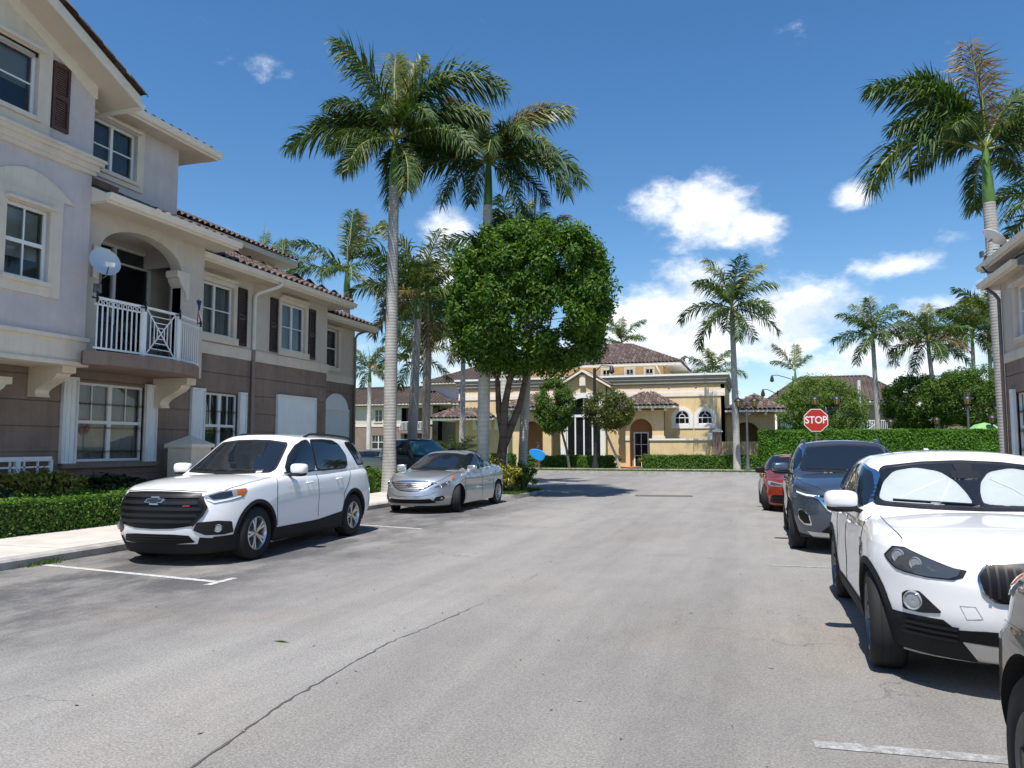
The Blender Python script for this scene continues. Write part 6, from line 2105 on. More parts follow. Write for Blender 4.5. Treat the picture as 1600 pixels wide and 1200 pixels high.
def litter():
    """dry leaves and grit swept to the kerb and the island"""
    rnd = random.Random(9)
    mb = MB()
    for _ in range(70):
        x, y = rnd.uniform(-6, 1.5), rnd.uniform(3.2, 22)
        s = rnd.uniform(.008, .022); a = rnd.uniform(0, 6.28)
        ca, sa = math.cos(a) * s, math.sin(a) * s
        mb.add([(x - ca, y - sa, .006), (x + sa * .4, y - ca * .4, .014), (x + ca, y + sa, .007), (x - sa * .4, y + ca * .4, .006)], [(0, 1, 2, 3)], 1)
    for _ in range(420):
        if rnd.random() < .75: x, y = -7.0 + rnd.gauss(0, .9), 22.6 + rnd.gauss(0, .7)
        else: x, y = rnd.uniform(-9.4, 2), rnd.uniform(3, 30)
        if x < -9.5: continue
        s = rnd.uniform(.01, .03); a = rnd.uniform(0, 6.28)
        ca, sa = math.cos(a) * s, math.sin(a) * s
        mb.add([(x - ca, y - sa, .006), (x + sa * .5, y - ca * .5, .012), (x + ca, y + sa, .007), (x - sa * .5, y + ca * .5, .006)], [(0, 1, 2, 3)])
    o = mb.build('leaf_litter', ['bark_pale', 'bark']); tag(o, kind='stuff')
    t = MB()
    t.add([(-3.96, 5.71, .006), (-3.88, 5.69, .014), (-3.78, 5.70, .010), (-3.88, 5.735, .008)], [(0, 1, 2, 3)])
    o = t.build('dry_leaf', 'grass_blade'); tag(o, 'small green leaf scrap lying on the asphalt left of the crack', 'leaf')
    # weeds in the kerb joint
    mb = MB()
    for _ in range(220):
        x, y = -9.52 + rnd.gauss(0, .04), 8.35 + rnd.gauss(0, .18)
        a = rnd.uniform(0, 6.28); h = rnd.uniform(.03, .10)
        mb.add([(x - .006 * math.cos(a), y - .006 * math.sin(a), 0), (x + .006 * math.cos(a), y + .006 * math.sin(a), 0), (x + rnd.gauss(0, .03), y + rnd.gauss(0, .03), h)], [(0, 1, 2)])
    o = mb.build('kerb_weeds', 'grass_blade'); tag(o, kind='stuff')


litter()

# ------------------------------------------------------------------ vehicles
def cur(pts):
    """monotone cubic through (x, v) points"""
    pts = sorted(pts)
    X = [p[0] for p in pts]; V = [p[1] for p in pts]
    n = len(X)
    d = [(V[i + 1] - V[i]) / (X[i + 1] - X[i]) for i in range(n - 1)]
    m = [d[0]] + [0 if d[i - 1] * d[i] <= 0 else 2 * d[i - 1] * d[i] / (d[i - 1] + d[i]) for i in range(1, n - 1)] + [d[-1]] if n > 2 else [d[0], d[0]]

    def f(x):
        if x <= X[0]: return V[0]
        if x >= X[-1]: return V[-1]
        for i in range(n - 1):
            if x <= X[i + 1]:
                h = X[i + 1] - X[i]; t = (x - X[i]) / h
                return V[i] * (1 + 2 * t) * (1 - t) ** 2 + h * m[i] * t * (1 - t) ** 2 + V[i + 1] * t * t * (3 - 2 * t) + h * m[i + 1] * t * t * (t - 1)
    return f


def shell(xf, xr, w, zb, zc, drop, nf=2.6, nr=3.0, Lf=.95, Lr=.8, kq=2.4, t_n=14, rnd_t=.86, rnd_r=.05, n_arc=16, n_side=44, rings=9, spine=.9, flare=None):
    """closed car-body surface: plan outlines stacked by height, then a crowned lid"""
    S = []
    for k in range(n_arc + 1):
        th = (math.pi / 2) * k / n_arc
        S.append(('f', max(0, math.cos(th)) ** (2 / nf), max(0, math.sin(th)) ** (2 / nf)))
    for k in range(1, n_side):
        S.append(('s', k / n_side, 1.0))
    for k in range(n_arc, -1, -1):
        th = (math.pi / 2) * k / n_arc
        S.append(('r', max(0, math.cos(th)) ** (2 / nr), max(0, math.sin(th)) ** (2 / nr)))
    nS = len(S)
    ts = [i / t_n for i in range(t_n + 1)]
    extra = [rnd_t + (1 - rnd_t) * q for q in (.25, .5, .7, .85, .94)]
    ts = sorted(set([t for t in ts if t < rnd_t] + [rnd_t] + extra + [1.0]))

    def outline(s, t):
        c = max(0, (t - rnd_t) / (1 - rnd_t)); e = rnd_r * (1 - math.sqrt(max(0, 1 - c * c)))
        F, Rr = xf(t) - e, xr(t) + e
        kind, a, b = S[s]
        if kind == 'f': x = F - Lf + Lf * a
        elif kind == 'r': x = Rr + Lr - Lr * a
        else: x = (F - Lf) + ((Rr + Lr) - (F - Lf)) * a
        wx = w(x, t)
        y = (wx - e) * b
        if flare: y += flare(x, t) * b
        return x, y, b
    V, N = [], {}
    rows = []
    for t in ts:
        row = []
        for s in range(nS):
            x, y, b = outline(s, t)
            ztop = zc(x) - drop(x) * b ** kq
            z = zb(x) + (ztop - zb(x)) * t
            row.append((x, y, z))
        rows.append(row)
    topr = rows[-1]
    F1, R1 = topr[0][0], topr[-1][0]
    for j in range(1, rings + 1):
        f = 1 - j / rings
        f = f ** 1.0
        row = []
        for s in range(nS):
            xe, ye, ze = topr[s]
            u = (xe - R1) / (F1 - R1)
            xm = R1 + spine + u * ((F1 - spine) - (R1 + spine))
            x = xm + (xe - xm) * f; y = ye * f
            b = f * S[s][2]
            row.append((x, y, zc(x) - drop(x) * b ** kq))
        rows.append(row)
    # bottom closing ring
    br = [(p[0] * .9, 0.0, p[2]) for p in rows[0]]
    rows = [br] + rows
    nr_ = len(rows)
    idx = [[0] * nS for _ in range(nr_)]; idm = [[0] * nS for _ in range(nr_)]
    for i, row in enumerate(rows):
        for s, p in enumerate(row):
            V.append(p); idx[i][s] = len(V) - 1
            if p[1] < 1e-7: idm[i][s] = idx[i][s]
            else:
                V.append((p[0], -p[1], p[2])); idm[i][s] = len(V) - 1
    Fc = []
    for i in range(nr_ - 1):
        for s in range(nS - 1):
            q = [idx[i][s], idx[i][s + 1], idx[i + 1][s + 1], idx[i + 1][s]]
            Fc.append(q)
            q2 = [idm[i][s], idm[i + 1][s], idm[i + 1][s + 1], idm[i][s + 1]]
            Fc.append(q2)
    return V, Fc


def resample(poly, step):
    out = []
    n = len(poly)
    for i in range(n):
        a, b = Vector(poly[i]), Vector(poly[(i + 1) % n])
        k = max(1, int((b - a).length / step))
        for j in range(k):
            out.append(a.lerp(b, j / k))
    return out


def soften(poly, r=.25, it=1):
    """round the corners of a polygon a little"""
    for _ in range(it):
        out = []
        n = len(poly)
        for i in range(n):
            p0, p, p1 = Vector(poly[i - 1]), Vector(poly[i]), Vector(poly[(i + 1) % n])
            out.append(tuple(p.lerp(p0, r * .5))); out.append(tuple(p.lerp(p1, r * .5)))
        poly = out
    return poly


class Car:
    def __init__(self, name, label, cat, loc, heading, group=None):
        self.t = thing(name, label, cat, (loc[0], loc[1], 0), heading, group)
        self.bv, self.faces = [], []
        self.sv = []

    def resize(self, k):
        self.t.scale = (k, k, k)

    def add_shell(self, VF):
        o = len(self.sv)
        self.sv += [Vector(v) for v in VF[0]]
        self.faces += [[i + o for i in f] for f in VF[1]]

    def finish_shells(self):
        self.bvh = BVHTree.FromPolygons([tuple(v) for v in self.sv], self.faces, all_triangles=False)
        nm = [Vector((0, 0, 0)) for _ in self.sv]
        self.fn = []
        for f in self.faces:
            a, b, c, d = (self.sv[i] for i in f)
            n = (c - a).cross(d - b)
            for i in f: nm[i] += n
        for n in nm:
            if n.length > 0: n.normalize()
        self.vn = nm

    def smooth_normal(self, fi, p):
        tot = Vector((0, 0, 0))
        for i in self.faces[fi]:
            w = 1 / ((self.sv[i] - p).length + 1e-4)
            tot += self.vn[i] * w
        return tot.normalized()

    def body(self, VF, wheels, rw, paint, name='body', depth=.34):
        """paint shell with the wheel openings really cut out"""
        me = bpy.data.meshes.new(name)
        me.from_pydata(VF[0], [], VF[1]); me.update()
        bm = bmesh.new(); bm.from_mesh(me); bmesh.ops.recalc_face_normals(bm, faces=bm.faces); bm.to_mesh(me); bm.free()
        me.materials.append(MATS[paint]); me.materials.append(MATS['under_black'])
        for p in me.polygons: p.use_smooth = True
        o = bpy.data.objects.new(name, me); col.objects.link(o)
        cut = MB()
        for (x, y, z) in wheels:
            s = 1 if y > 0 else -1
            n = 40
            a = [(x + rw * math.cos(2 * math.pi * k / n), (abs(y) - depth) * s, z + rw * math.sin(2 * math.pi * k / n)) for k in range(n)]
            if s > 0: cut.prism(a[::-1], (0, 1.2 * s, 0), 1)
            else: cut.prism(a, (0, 1.2 * s, 0), 1)
        cme = cut.mesh('cutter', [paint, 'under_black'])
        bm = bmesh.new(); bm.from_mesh(cme); bmesh.ops.recalc_face_normals(bm, faces=bm.faces); bm.to_mesh(cme); bm.free()
        co = bpy.data.objects.new('cutter', cme); col.objects.link(co)
        md = o.modifiers.new('cut', 'BOOLEAN'); md.object = co; md.operation = 'DIFFERENCE'; md.solver = 'EXACT'
        dg = bpy.context.evaluated_depsgraph_get()
        nme = bpy.data.meshes.new_from_object(o.evaluated_get(dg))
        o.modifiers.clear(); o.data = nme
        bpy.data.objects.remove(co)
        nme.name = name
        # keep the undisturbed surface normals so the paint stays smooth round the openings
        bvh = self.bvh
        ln = []
        for p in nme.polygons:
            for li in p.loop_indices:
                v = nme.vertices[nme.loops[li].vertex_index].co
                if p.material_index == 0:
                    h = bvh.find_nearest(v)
                    n = self.smooth_normal(h[2], h[0])
                    if n.dot(p.normal) < 0: n = -n
                    ln.append(tuple(n) if n.dot(p.normal) > .35 else tuple(p.normal))
                else: ln.append(tuple(p.normal))
        for p in nme.polygons: p.use_smooth = True
        nme.normals_split_custom_set(ln)
        o.parent = self.t
        KIDS.setdefault(self.t.name, []).append(o)
        return o

    def shell_part(self, VF, mat, name):
        mb = MB(); mb.add(VF[0], VF[1], 0, True)
        o = mb.build(name, mat, self.t, sharp=60)
        return o

    def _hit(self, o, d):
        return self.bvh.ray_cast(o, d)

    def patch(self, name, poly, mode, mat, off=.004, step=.05, both=False, parent=None, edge=.012, flip=False, sm=0, label=None):
        if sm: poly = soften(poly, sm, 2)
        if mode in ('F', 'R', 'L'):
            a = {'F': 0, 'L': 90, 'R': 180}[mode]
            P3 = [((0, p[0], p[1]) if mode != 'L' else (p[0], 0, p[1])) for p in poly]
        elif mode == 'T':
            a = None; P3 = [(p[0], p[1], 0) for p in poly]
        else:
            a = mode; P3 = poly
        if a is None:
            e1, e2, dr = Vector((1, 0, 0)), Vector((0, 1, 0)), Vector((0, 0, -1))
        else:
            ca, sa = math.cos(R(a)), math.sin(R(a))
            e1, e2, dr = Vector((-sa, ca, 0)), Vector((0, 0, 1)), Vector((-ca, -sa, 0))
        p2 = [Vector((Vector(p).dot(e1), Vector(p).dot(e2))) for p in P3]
        bd = resample(p2, step)
        nb = len(bd)
        xs = [p.x for p in bd]; ys = [p.y for p in bd]
        pts = list(bd)
        x0, x1, y0, y1 = min(xs), max(xs), min(ys), max(ys)
        nx, ny = int((x1 - x0) / step), int((y1 - y0) / step)
        for i in range(1, nx + 1):
            for j in range(1, ny + 1):
                pts.append(Vector((x0 + (x1 - x0) * (i - .5 + .5 * (j % 2)) / (nx + .5), y0 + (y1 - y0) * j / (ny + 1))))
        r = geometry.delaunay_2d_cdt(pts, [], [list(range(nb))], 1, 1e-7)
        v2, f2 = r[0], r[2]
        used = sorted({i for f in f2 for i in f})
        mp = {u: k for k, u in enumerate(used)}
        V, NRM = [], []
        for u in used:
            q = v2[u]
            o = e1 * q.x + e2 * q.y - dr * 8
            h = self._hit(o, dr)
            if h[0] is None:
                h = self.bvh.find_nearest(e1 * q.x + e2 * q.y - dr * 2.0)
            n = self.smooth_normal(h[2], h[0])
            if n.dot(dr) > 0 : n = -n
            V.append(h[0] + n * off); NRM.append(n)
        Fs = [[mp[i] for i in f] for f in f2]
        # boundary edges -> rim that closes the patch against the body
        cnt = {}
        for f in Fs:
            for i in range(len(f)):
                e = (f[i], f[(i + 1) % len(f)]); k = (min(e), max(e))
                cnt.setdefault(k, []).append(e)
        objs = []
        for m in ((1, -1) if both else (1,)):
            VV = [Vector((v.x, v.y * m, v.z)) for v in V]; NN = [Vector((n.x, n.y * m, n.z)) for n in NRM]
            FF = [f if m > 0 else f[::-1] for f in Fs]
            rim = {}
            for k, e in cnt.items():
                if len(e) == 1:
                    for i in k:
                        if i not in rim:
                            rim[i] = len(VV); VV.append(VV[i] - NN[i] * (edge + off)); NN.append(NN[i])
            for k, e in cnt.items():
                if len(e) == 1:
                    i, j = e[0]
                    FF.append([j, i, rim[i], rim[j]] if m > 0 else [i, j, rim[j], rim[i]])
            me = bpy.data.meshes.new(name)
            me.from_pydata([tuple(v) for v in VV], [], FF)
            me.materials.append(MATS[mat])
            for p in me.polygons: p.use_smooth = True
            me.normals_split_custom_set_from_vertices([tuple(n) for n in NN])
            o = bpy.data.objects.new(name, me)
            if label: o['label'] = label
            link(o, parent or self.t)
            objs.append(o)
        return objs[0] if not both else objs

    def strip(self, name, line, w, mode, mat='seam', off=.0034, both=False, parent=None):
        """thin band along an open line on the body (shut lines, wipers, trim)"""
        L = [Vector(p) for p in line]
        a, b = [], []
        for i, p in enumerate(L):
            t = (L[min(i + 1, len(L) - 1)] - L[max(0, i - 1)])
            if len(p) == 2:
                t.normalize(); s = Vector((-t.y, t.x)) * w / 2
            else:
                t.normalize(); s = t.cross(Vector((1, 0, 0)) if abs(t.x) < .7 else Vector((0, 1, 0))).normalized() * w / 2
            a.append(tuple(p + s)); b.append(tuple(p - s))
        return self.patch(name, a + b[::-1], mode, mat, off, .035, both, parent, .006)

    def wheel(self, x, y, Rw, rim, wd, style='pair5', steer=0, alloy='alloy', cap=None):
        s = 1 if y > 0 else -1
        key = ('wheel', Rw, rim, wd, style, alloy)
        if key not in WHEELS:
            tm = MB()
            h = wd / 2
            tm.lathe([(rim - .01, -h), (rim + .03, -h - .006), (Rw - .035, -h), (Rw - .008, -h + .025), (Rw, -h + .05), (Rw, h - .05), (Rw - .008, h - .025), (Rw - .035, h), (rim + .03, h + .006), (rim + .004, h - .002), (rim - .01, h - .02)], 48, axis='Y')
            for g in (-.05, 0, .05):
                tm.lathe([(Rw + .0005, g - .006), (Rw + .0005, g + .006)], 48, axis='Y', mi=1)
            t_me = tm.mesh('wheel', ['rubber', 'under_black'], sharp=50)
            rm = MB()
            rm.lathe([(rim + .006, h - .004), (rim - .008, h + .003), (rim - .02, h - .02), (rim - .03, h - .06), (rim - .035, -h + .02), (.0, -h + .03)], 48, axis='Y', mi=0)
            rm.lathe([(.0, h - .10), (rim * .62, h - .10), (rim * .62, h - .13)], 32, axis='Y', mi=1)       # brake disc
            rm.lathe([(.0, h - .028), (.035, h - .028), (.07, h - .035), (.078, h - .06), (.078, h - .12)], 24, axis='Y', mi=0)
            n, pair, ws = {'pair5': (5, 9.5, .036), 'ten': (10, 0, .03), 'five': (5, 0, .075), 'y5': (5, 14, .03), 'multi': (9, 5, .022)}[style]
            for k in range(n):
                for sg in ((-1, 1) if pair else (0,)):
                    a0 = 2 * math.pi * k / n
                    ar = a0 + R(pair) * sg; ah = a0 + R(pair * .55) * sg
                    pts = []
                    r0, r1 = .055, rim - .018
                    for (r, an, w, hh, th) in ((r0, ah, ws * .9, h - .034, .05), (r0 + (r1 - r0) * .55, ah + (ar - ah) * .6, ws * .8, h - .018, .045), (r1, ar, ws * 1.15, h - .012, .06)):
                        c, sn = math.cos(an), math.sin(an)
                        for (u, v) in ((-w / 2, 0), (w / 2, 0), (w / 2 * .7, -th), (-w / 2 * .7, -th)):
                            pts.append((c * r - sn * u, hh + v, sn * r + c * u))
                    fs = []
                    for b in (0, 4):
                        for q in range(4):
                            q2 = (q + 1) % 4
                            fs.append((b + q, b + 4 + q, b + 4 + q2, b + q2))
                    rm.add(pts, fs, 0)
            for k in range(5):
                a = 2 * math.pi * (k + .5) / 5
                rm.lathe([(.012, h - .06), (.012, h - .026), (.0, h - .024)], 6, (.052 * math.cos(a), 0, .052 * math.sin(a)), 'Y', 2)
            r_me = rm.mesh('rim', [alloy, 'metal_grey', 'under_black'], sharp=35)
            cm = MB(); cm.lathe([(.033, h - .03), (.033, h - .022), (.0, h - .018)], 20, axis='Y')
            c_me = cm.mesh('hub_cap', 'metal_black', sharp=40)
            WHEELS[key] = (t_me, r_me, c_me)
        t_me, r_me, c_me = WHEELS[key]
        o = place('wheel', t_me, self.t, (x, y - s * wd / 2, Rw - .004), (0, 0, (0 if s > 0 else math.pi) + R(steer)))
        place('rim', r_me, o, (0, 0, 0))
        if cap:
            cm2 = MB(); cm2.lathe([(.033, wd / 2 - .03), (.033, wd / 2 - .022), (.0, wd / 2 - .018)], 20, axis='Y'); cm2.build('hub_cap', cap, o, org=(0, 0, 0), sharp=40)
        else:
            place('hub_cap', c_me, o, (0, 0, 0))

    def blob(self, name, c, r, mat, n=2.4, both=False, parent=None, rz=0.0, cut=None):
        """softly squared pod (mirror housings, handles)"""
        objs = []
        for m in ((1, -1) if both else (1,)):
            mb = MB()
            U, Vn = 20, 12
            vs, fs = [], []
            sg = lambda v, e: math.copysign(abs(v) ** e, v)
            e = 2 / n
            for j in range(Vn + 1):
                ph = -math.pi / 2 + math.pi * j / Vn
                for i in range(U):
                    th = 2 * math.pi * i / U
                    x = r[0] * sg(math.cos(ph), e) * sg(math.cos(th), e); y = r[1] * sg(math.cos(ph), e) * sg(math.sin(th), e); z = r[2] * sg(math.sin(ph), e)
                    if cut: x = min(x, cut[1]) if cut[0] == '+x' else max(x, cut[1]) if cut[0] == '-x' else x
                    cx, sx = math.cos(rz), math.sin(rz)
                    x, y = x * cx - y * sx, x * sx + y * cx
                    vs.append((c[0] + x, (c[1] + y) * m, c[2] + z))
            for j in range(Vn):
                for i in range(U):
                    i2 = (i + 1) % U
                    q = (j * U + i, j * U + i2, (j + 1) * U + i2, (j + 1) * U + i)
                    fs.append(q if m > 0 else q[::-1])
            mb.add(vs, fs, 0, True)
            objs.append(mb.build(name, mat, parent or self.t, org=(0, 0, 0), sharp=50))
        return objs if both else objs[0]

    def mirrors(self, x, y, z, paint, s=1.0, low='black_trim'):
        for m in (1, -1):
            o = self.blob('wing_mirror', (x, m * (y + .13 * s), z + .02 * s), (.075 * s, .13 * s, .075 * s), paint, 3.4, rz=-.18 * m, cut=('-x', -.045 * s))
            self.blob('mirror_base', (x - .005, m * (y + .12 * s), z - .052 * s), (.07 * s, .125 * s, .035 * s), low, 2.6, parent=o, rz=-.18 * m)
            mb = MB(); mb.bar((x, m * (y - .06), z - .09 * s), (x, m * (y + .05), z - .055 * s), .07, .035); mb.build('mirror_arm', low, o, org=(0, 0, 0))
            mb = MB(); mb.box(x - .052 * s, x - .047 * s, min(m * (y + .03 * s), m * (y + .23 * s)), max(m * (y + .03 * s), m * (y + .23 * s)), z - .045 * s, z + .085 * s); mb.build('mirror_glass', 'chrome', o, org=(0, 0, 0))

    def handle(self, x, z, paint, both=True):
        for m in ((1, -1) if both else (1,)):
            h = self._hit(Vector((x, 8 * m, z)), Vector((0, -m, 0)))
            y = abs(h[0].y)
            o = self.blob('door_handle', (x, m * (y + .028), z), (.105, .014, .018), paint, 2.6)
            self.blob('handle_mount', (x + .08, m * (y + .008), z), (.02, .022, .016), paint, 2.4, parent=o); self.blob('handle_mount', (x - .08, m * (y + .008), z), (.02, .022, .016), paint, 2.4, parent=o)

    def roof_rail(self, x0, x1, y, mat='black_trim', h=.05):
        for m in (1, -1):
            pts = []
            for k in range(11):
                t = k / 10
                x = x0 + (x1 - x0) * t
                hh = self._hit(Vector((x, m * y, 5)), Vector((0, 0, -1)))
                lift = h * min(1, min(t, 1 - t) * 9) ** .6
                pts.append((x, m * y, hh[0].z + lift))
            mb = MB(); mb.tube(pts, .020, 8); mb.build('roof_rail', mat, self.t)

    def pane_patch(self, name, poly, mode, glass='car_glass', frame=.03, both=False, fmat='black_trim', sm=.25, off=.010, step=.035, foff=None):
        """glazing with its black border"""
        p = soften(poly, sm, 2) if sm else poly
        c = Vector((sum(q[0] for q in p) / len(p), sum(q[1] for q in p) / len(p)))
        big = []
        n = len(p)
        for i in range(n):
            a, b = Vector(p[i - 1]), Vector(p[(i + 1) % n])
            t = (b - a); t.normalize(); nr = Vector((t.y, -t.x))
            if nr.dot(Vector(p[i]) - c) < 0: nr = -nr
            big.append(tuple(Vector(p[i]) + nr * frame))
        f = self.patch(name + '_frame', big, mode, fmat, foff or off * .5, step, both)
        return self.patch(name, p, mode, glass, off, step, both)


WHEELS = {}


def sill_arch_cladding(c, Wx, z_s, z_b, xa, xb, Rw, rw, band, mat='cladding', both=True, front=None, rear=None, zaxle=None):
    """dark plastic round the wheel openings and along the sills"""
    za = zaxle or Rw
    n = 26
    for x in (xa, xb):
        out, inn = [], []
        a0 = math.asin(max(-1, min(1, (z_b - za) / (rw + band))))
        for k in range(n + 1):
            a = a0 + (math.pi - 2 * a0) * k / n
            out.append((x + (rw + band) * math.cos(a), za + (rw + band) * math.sin(a)))
            inn.append((x + (rw - .002) * math.cos(a), max(z_b, za + (rw - .002) * math.sin(a))))
        c.patch('arch_cladding', out + inn[::-1], 'L', mat, .009, .06, both)
    if z_s:
        x1, x0 = xa - rw - band * .6, xb + rw + band * .6
        c.patch('sill_cladding', [(x1, z_b), (x1, z_s(x1)), *[(x1 + (x0 - x1) * k / 8, z_s(x1 + (x0 - x1) * k / 8)) for k in range(1, 8)], (x0, z_s(x0)), (x0, z_b)], 'L', mat, .010, .08, both)


def white_suv():
    c = Car('suv', 'large white three row SUV with black grille parked along the left kerb', 'car', (-8.03, 11.12), -math.pi / 2 + R(3.0), 'cars parked along the kerbs')
    W = .985
    zc = cur([(-2.7, 1.20), (-2.3, 1.235), (-1, 1.215), (.4, 1.19), (1.0, 1.205), (1.5, 1.185), (2.0, 1.13), (2.3, 1.065), (2.55, .985)])
    drop = cur([(-2.7, .02), (.6, .02), (1.2, .05), (2.0, .075), (2.5, .05)])
    zb = cur([(-2.7, .38), (-2.0, .26), (-1.2, .21), (1.3, .20), (2.0, .175), (2.55, .165)])
    wp = cur([(0, .945), (.12, .975), (.35, 1.0), (.55, .998), (.75, .985), (.9, .965), (1, .935)])
    wl = cur([(-2.7, .96), (-1.8, .99), (-1, 1.0), (1.0, 1.0), (1.8, .995), (2.5, .975)])
    fl = lambda x, t: .018 * (math.exp(-((x - 1.535) / .40) ** 2) + math.exp(-((x + 1.535) / .42) ** 2)) * math.exp(-((t - .42) / .30) ** 2) - .012 * math.exp(-((t - .40) / .12) ** 2) * (1 if abs(x) < 1.0 else 0) * (1 - (x / 1.0) ** 2 if abs(x) < 1 else 0)
    low = shell(cur([(0, 2.40), (.10, 2.44), (.25, 2.50), (.5, 2.535), (.75, 2.525), (.92, 2.47), (1, 2.40)]), cur([(0, -2.52), (.2, -2.64), (.5, -2.66), (.8, -2.60), (1, -2.55)]),
                lambda x, t: W * wp(t) * wl(x), zb, zc, drop, 2.7, 3.4, 1.05, .75, 2.6, 16, .90, .045, flare=fl)
    zr = cur([(-2.6, 1.69), (-2.3, 1.75), (-1.5, 1.82), (-.6, 1.845), (.0, 1.83), (.3, 1.785), (1.2, 1.5)])
    cab = shell(cur([(0, 1.30), (.12, 1.12), (.5, .68), (.85, .27), (1, .10)]), cur([(0, -2.62), (.3, -2.56), (.7, -2.44), (1, -2.30)]),
                lambda x, t: cur([(0, .925), (.3, .895), (.6, .84), (.85, .775), (1, .72)])(t) * cur([(-2.6, .93), (-1.6, .985), (-.5, 1.0), (.6, .98), (1.3, .95)])(x),
                lambda x: 1.10, zr, cur([(-2.6, .05), (0, .05), (1.2, .04)]), 4.2, 3.2, .50, .7, 2.6, 14, .86, .06)
    c.add_shell(low); c.add_shell(cab); c.finish_shells()
    Rw, rw = .385, .435
    wh = [(1.535, W, Rw), (1.535, -W, Rw), (-1.535, W, Rw), (-1.535, -W, Rw)]
    c.body(low, wh, rw, 'paint_white')
    c.shell_part(cab, 'paint_white', 'roof')
    for (x, y, z) in wh: c.wheel(x, math.copysign(W - .012, y), Rw, .235, .25, 'pair5', alloy='alloy', cap='badge_gold')
    sill_arch_cladding(c, W, lambda x: .415 + .10 * max(0, min(1, (x + .2) / -1.2)), .215, 1.535, -1.535, Rw, rw, .05)
    # glass
    c.pane_patch('windscreen', [(-.745, 1.255), (-.605, 1.67), (-.3, 1.708), (0, 1.716), (.3, 1.708), (.605, 1.67), (.745, 1.255), (.35, 1.238), (0, 1.232), (-.35, 1.238)], 'F', sm=.12)
    c.pane_patch('front_side_window', [(.655, 1.245), (.40, 1.46), (.14, 1.63), (-.05, 1.70), (-.22, 1.722), (-.20, 1.24)], 'L', both=True, sm=.2)
    c.pane_patch('rear_side_window', [(-.27, 1.24), (-.29, 1.722), (-.75, 1.73), (-1.10, 1.715), (-1.26, 1.65), (-1.42, 1.46), (-1.40, 1.32), (-1.30, 1.262)], 'L', both=True, sm=.2)
    c.pane_patch('quarter_window', [(-1.56, 1.685), (-1.74, 1.47), (-1.87, 1.30), (-2.44, 1.32), (-2.42, 1.46), (-2.30, 1.66), (-2.05, 1.695)], 'L', both=True, sm=.2)
    c.pane_patch('rear_window', [(-.66, 1.28), (-.58, 1.60), (.58, 1.60), (.66, 1.28)], 'R')
    c.strip('window_trim', [(.70, 1.222), (.4, 1.222), (-.3, 1.226), (-1.3, 1.242)], .016, 'L', 'black_trim', .008, True)
    # front: wide black hexagonal grille with bars and bow-tie emblem
    gr = [(-.60, .995), (-.30, 1.012), (0, 1.016), (.30, 1.012), (.60, .995), (.615, .94), (.685, .80), (.65, .70), (.545, .56), (.3, .525), (0, .515), (-.3, .525), (-.545, .56), (-.65, .70), (-.685, .80), (-.615, .94)]
    g = c.patch('grille', gr, 'F', 'grille_black', .008, .06, sm=.12)
    for k, (z, hw) in enumerate(((.95, .585), (.865, .60), (.785, .64), (.70, .60), (.62, .55))):
        c.patch('grille_bar', [(-hw, z - .022), (hw, z - .022), (hw - .02, z + .018), (-hw + .02, z + .018)], 'F', 'black_trim', .026, .08, parent=g)
    for s in (-1, 1):
        c.strip('grille_trim', [(s * .615, .94), (s * .685, .80), (s * .65, .70), (s * .545, .56)], .03, 'F', 'black_trim', .02, parent=g)
    bow = [(-.125, .855), (-.065, .855), (-.055, .825), (.075, .825), (.08, .862), (.07, .862), (.145, .862), (.125, .905), (.065, .905), (.055, .935), (-.075, .935), (-.07, .90), (-.145, .90)]
    bow = [(-.15, .862), (-.062, .862), (-.062, .838), (.062, .838), (.062, .862), (.12, .862), (.15, .908), (.062, .908), (.062, .932), (-.062, .932), (-.062, .908), (-.12, .908)]
    e = c.patch('emblem', bow, 'F', 'alloy', .040, .04, edge=.02, parent=g)
    cx, cz = 0, .885
    c.patch('emblem_fill', [(cx + (p[0] - cx) * .88, cz + (p[1] - cz) * .74) for p in bow], 'F', 'metal_black', .044, .04, parent=e)
    c.patch('badge', [(.42, .815), (.50, .815), (.51, .832), (.43, .832)], 'F', 'badge_red', .034, .03, parent=g)
    # lamps
    hl = [(2.335, .61, .955), (2.16, .748, 1.012), (1.95, .85, 1.03), (1.765, .912, 1.038), (1.757, .93, 1.01), (1.862, .932, .917), (2.047, .877, .885), (2.263, .749, .848)]
    for o in c.patch('headlight', hl, 42, 'lamp_clear', .007, .04, both=True):
        pass
    inner = [(2.28, .67, .955), (2.15, .765, .995), (2.0, .84, 1.01), (2.0, .86, .94), (2.12, .81, .91), (2.25, .72, .905)]
    c.patch('lamp_lens', inner, 38, 'lamp_black', .010, .04, both=True)
    c.patch('lamp_strip', [(2.30, .66, .90), (2.25, .745, .858), (2.05, .875, .893), (1.90, .925, .925), (1.90, .92, .945), (2.05, .87, .915), (2.24, .745, .88), (2.29, .665, .915)], 38, 'led_white', .011, .04, both=True)
    c.patch('turn_signal', [(1.93, .875, 1.022), (1.775, .912, 1.033), (1.775, .928, 1.005), (1.86, .93, .93), (1.95, .905, .945)], 52, 'lamp_amber', .011, .03, both=True)
    fog = [(.56, .50), (.60, .605), (.80, .62), (.90, .60), (.905, .45), (.84, .425), (.68, .43)]
    for o in c.patch('fog_lamp_bezel', fog, 'F', 'black_trim', .010, .035, both=True, sm=.15): pass
    for s in (-1, 1):
        a = R(30 * s)
        h = c._hit(Vector((2.2 + 8 * math.cos(a), s * .79 + 8 * math.sin(a), .515)), Vector((-math.cos(a), -math.sin(a), 0)))
        mb = MB(); mb.lathe([(.0, .012), (.03, .018), (.045, .014), (.05, .024), (.058, .0)], 20, (0, 0, 0), 'X')
        place('fog_lamp', mb.mesh('fog_lamp', 'lamp_clear', sharp=40), c.t, tuple(h[0] + Vector((.008, 0, 0))), (0, 0, a))
